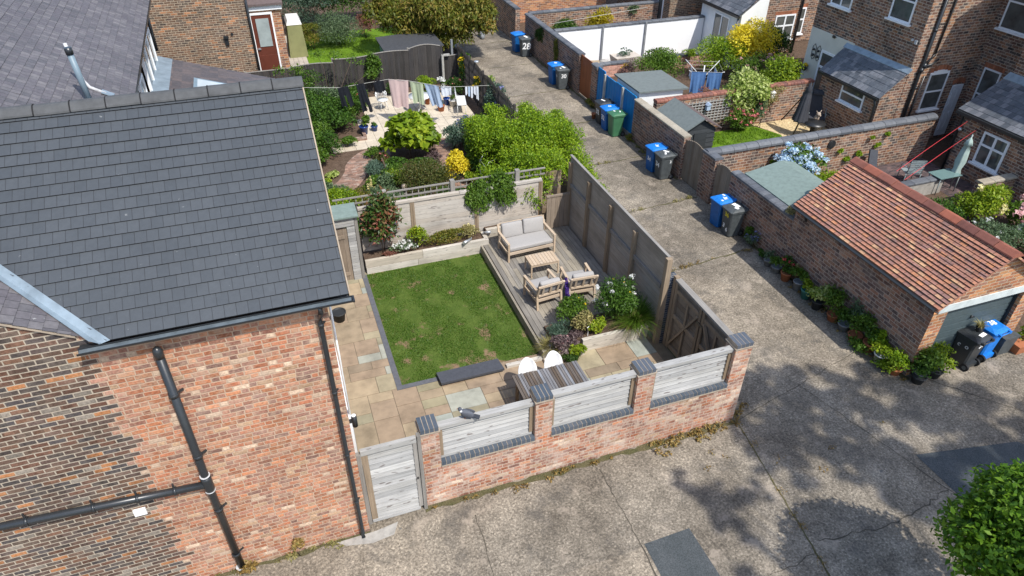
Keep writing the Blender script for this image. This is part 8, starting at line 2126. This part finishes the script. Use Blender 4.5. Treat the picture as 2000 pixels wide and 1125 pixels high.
P_('rose', 'yellow rose bush with bright leaves below the sage parasol', 'shrub', (19.55, 4.7, .01), (.85, .65), 1.25, 2600, .08, LV['lime'], k=11, fl=[(8, .10, LV['f_cream'])])
P_('hydrangea', 'pink hydrangea bush at the right edge behind the garage roof', 'shrub', (20.4, 3.9, .01), (.6, .55), 1.0, 1200, .09, LV['mid'], k=8, fl=[(16, .11, LV['f_palepink'], 34)])
P_('shrub', 'dark green shrub between the garage ridge and the yellow rose', 'shrub', (18.2, 4.9, .01), (.9, .5), .8, 1500, .07, LV['green'], k=8)
P_('shrub', 'tangled olive shrub with white flowers behind the garage ridge', 'shrub', (18.3, 3.2, .01), (.9, .7), 1.0, 1900, .06, LV['greygreen'], k=10, fl=[(14, .05, LV['f_white'])])
P_('shrub', 'dark shrub at the right edge behind the garage gable', 'shrub', (19.6, 2.6, .01), (.9, .7), .9, 1500, .07, LV['dark'], k=8)
P_('shrub', 'pale flowering shrub beside the pink hydrangea', 'shrub', (19.8, 3.3, .01), (.4, .4), .8, 600, .06, LV['blueg'], k=5, fl=[(12, .06, LV['f_white'])])

# litter and weeds along the foot of the front walls
litter('dry_leaves', [(1.2, .1), (3.0, .06), (5.0, .08), (7.8, .02)], 520, .05, LV['dry'], 'dry leaves and weeds along the foot of the front wall')
litter('dry_leaves', [(5.9, .0), (7.0, .02), (8.4, .35)], 900, .055, LV['dry'], 'thick drift of dry leaves at the corner of the front wall', .2, .1)
litter('weeds', [(-2.6, -.06), (-.9, -.06), (-.1, -.05)], 420, .045, LV['straw'], 'sparse weeds along the foot of the house wall')
litter('dry_grass', [(7.75, 3.4), (9.0, 5.45), (9.0, 8.9)], 500, .06, LV['straw'], 'dry grass along the alley edge beside the tall fence', .15, .08)
P_('weed', 'brown withered weed growing from the house wall', 'weed', (-1.15, -.06, .0), (.14, .06), .42, 110, .05, LV['dry'], k=5, stem=3, sr=.006)
P_('weed', 'withered weeds round the foot of the soil pipe', 'weed', (-2.0, -.1, 0), (.22, .1), .26, 200, .05, LV['dry'], k=5, stem=2, sr=.006)
mb = MB(); mb.face([(-.5, -.05, .008), (.2, -.04, .008), (.62, .02, .008), (.5, -.22, .008), (.1, -.27, .008), (-.35, -.17, .008)]); struct('concrete_patch', mb, M['stone'])
litter('moss_tufts', [(9.1, 5.45), (10.4, 5.58), (12.3, 5.72)], 260, .04, LV['dry'], 'tufts of moss and dry weed in the alley joint beside the fence end', .05, .05)
litter('moss_tufts', [(9.5, 8.8), (11.6, 8.88), (12.35, 8.95)], 240, .045, LV['straw'], 'tufts of weed in the alley joint by the brick pier', .06, .06)
litter('moss_tufts', [(9.4, 12.1), (10.8, 12.2)], 200, .045, LV['straw'], 'tufts of weed in the alley joint beside the privet', .08, .06)
litter('moss_tufts', [(7.9, -.2), (7.6, -2.0), (7.4, -3.4)], 240, .03, LV['dry'], 'moss along the lane joint below the brick wall corner', .03, .02)

mb = MB()
strip(mb, wig((1.15, .13), (7.9, .10), 40, .03), .22, .004); strip(mb, wig((-4, -.03), (.1, -.03), 24, .03), .18, .004)
strip(mb, wig((12.36, -.1), (12.40, 7.5), 36, .03), .2, .004); strip(mb, wig((12.42, 10.2), (12.42, 25), 50, .03), .16, .004); strip(mb, wig((7.75, .3), (7.80, 8.9), 30, .03), .3, .004); strip(mb, wig((9.3, 9.0), (9.32, 26), 60, .05), .22, .004)
struct('verge_dirt', mb, M['moss'])
litter('moss_tufts', [(12.3, 9.2), (12.36, 13.6), (12.36, 18)], 420, .05, LV['bronze'], 'moss and weeds along the foot of the alley walls', .08, .08)
litter('moss_tufts', [(12.2, 0), (12.3, 5.5)], 380, .05, LV['dry'], 'fallen leaves among the pots at the garage wall', .2, .04)
litter('dry_leaves', [(7.0, -.5), (9.0, -1.5), (11.5, -.6)], 90, .045, LV['dry'], 'scattered dry leaves on the shaded lane', .9, .01)
# trees by the lane: one at the picture's edge, others beyond it whose shade falls on the concrete
def lane_tree(name, label, base, blobs, n, size, hgt, tr_):
    o = thing(name, label, 'tree', base); mb = MB(); bx, by, _ = base
    mb.tube([(bx, by, 0), (bx + .05, by, hgt * .4), (bx, by + .05, hgt * .75)], tr_, 10, tr_ * .5)
    for i in range(0, len(blobs), max(1, len(blobs) // 14)):
        b = blobs[i]; mb.tube([(bx, by, hgt * .45), ((bx + b[0]) / 2, (by + b[1]) / 2, (hgt * .6 + b[2]) / 2 + .2), (b[0], b[1], b[2])], tr_ * .35, 6, tr_ * .1)
    mb.build('trunk', M['bark'], o); foliage('crown', o, blobs, n, size, LV['tree'], base, shell=.55)
    return o
rng = rngn()
lane_tree('tree', 'dense bright green tree crown at the lower right beside the lane', (8.75, -5.2, 0), clump((8.75, -5.2, 2.5), (1.5, 1.35, 1.3), 60, rng, (.30, .44)), 34000, .10, 2.6, .12)
def shade(pts, z):
    out = []
    for (x, y, r_) in pts:
        h = z + rng.normal() * .5
        if (x - 8.15) ** 2 + (y + 3.55) ** 2 < 4.2: continue
        for q_ in range(3): out.append((x + .24 * h + rng.normal() * r_ * .8, y - .66 * h + rng.normal() * r_ * .8, h, r_ * .6, r_ * .45, r_ * .5))
    return out
SH = [(9.0 + rng.normal() * .4, .8 + rng.normal() * .4, .3) for k in range(8)]
for k in range(150):
    x_ = 7.9 + rng.random() * 6.6; y_ = -3.6 + rng.random() * 4.6
    if y_ > 1.1 - .42 * (x_ - 8.6) ** 2 * .12 - .25 * (x_ - 9) * (x_ > 9) * .6 + rng.normal() * .3: continue
    SH.append((x_, y_, .26 + .26 * rng.random()))
SH2 = [(5.9 + rng.random() * 2.2, -3.5 + rng.random() * 2.5, .14 + .2 * rng.random()) for k in range(34)] + [(8.2 + rng.random() * 3, -3.6 + rng.random() * 1.6, .4) for k in range(10)]
lane_tree('tree', 'tall tree outside the picture shading the lane near the garage', (14.2, -12.6, 0), shade(SH, 15.0), 40000, .13, 13.5, .18)
lane_tree('tree', 'slim tree outside the picture beside the tall lane tree', (10.8, -13.6, 0), shade(SH2, 15.5), 6500, .13, 14.0, .16)
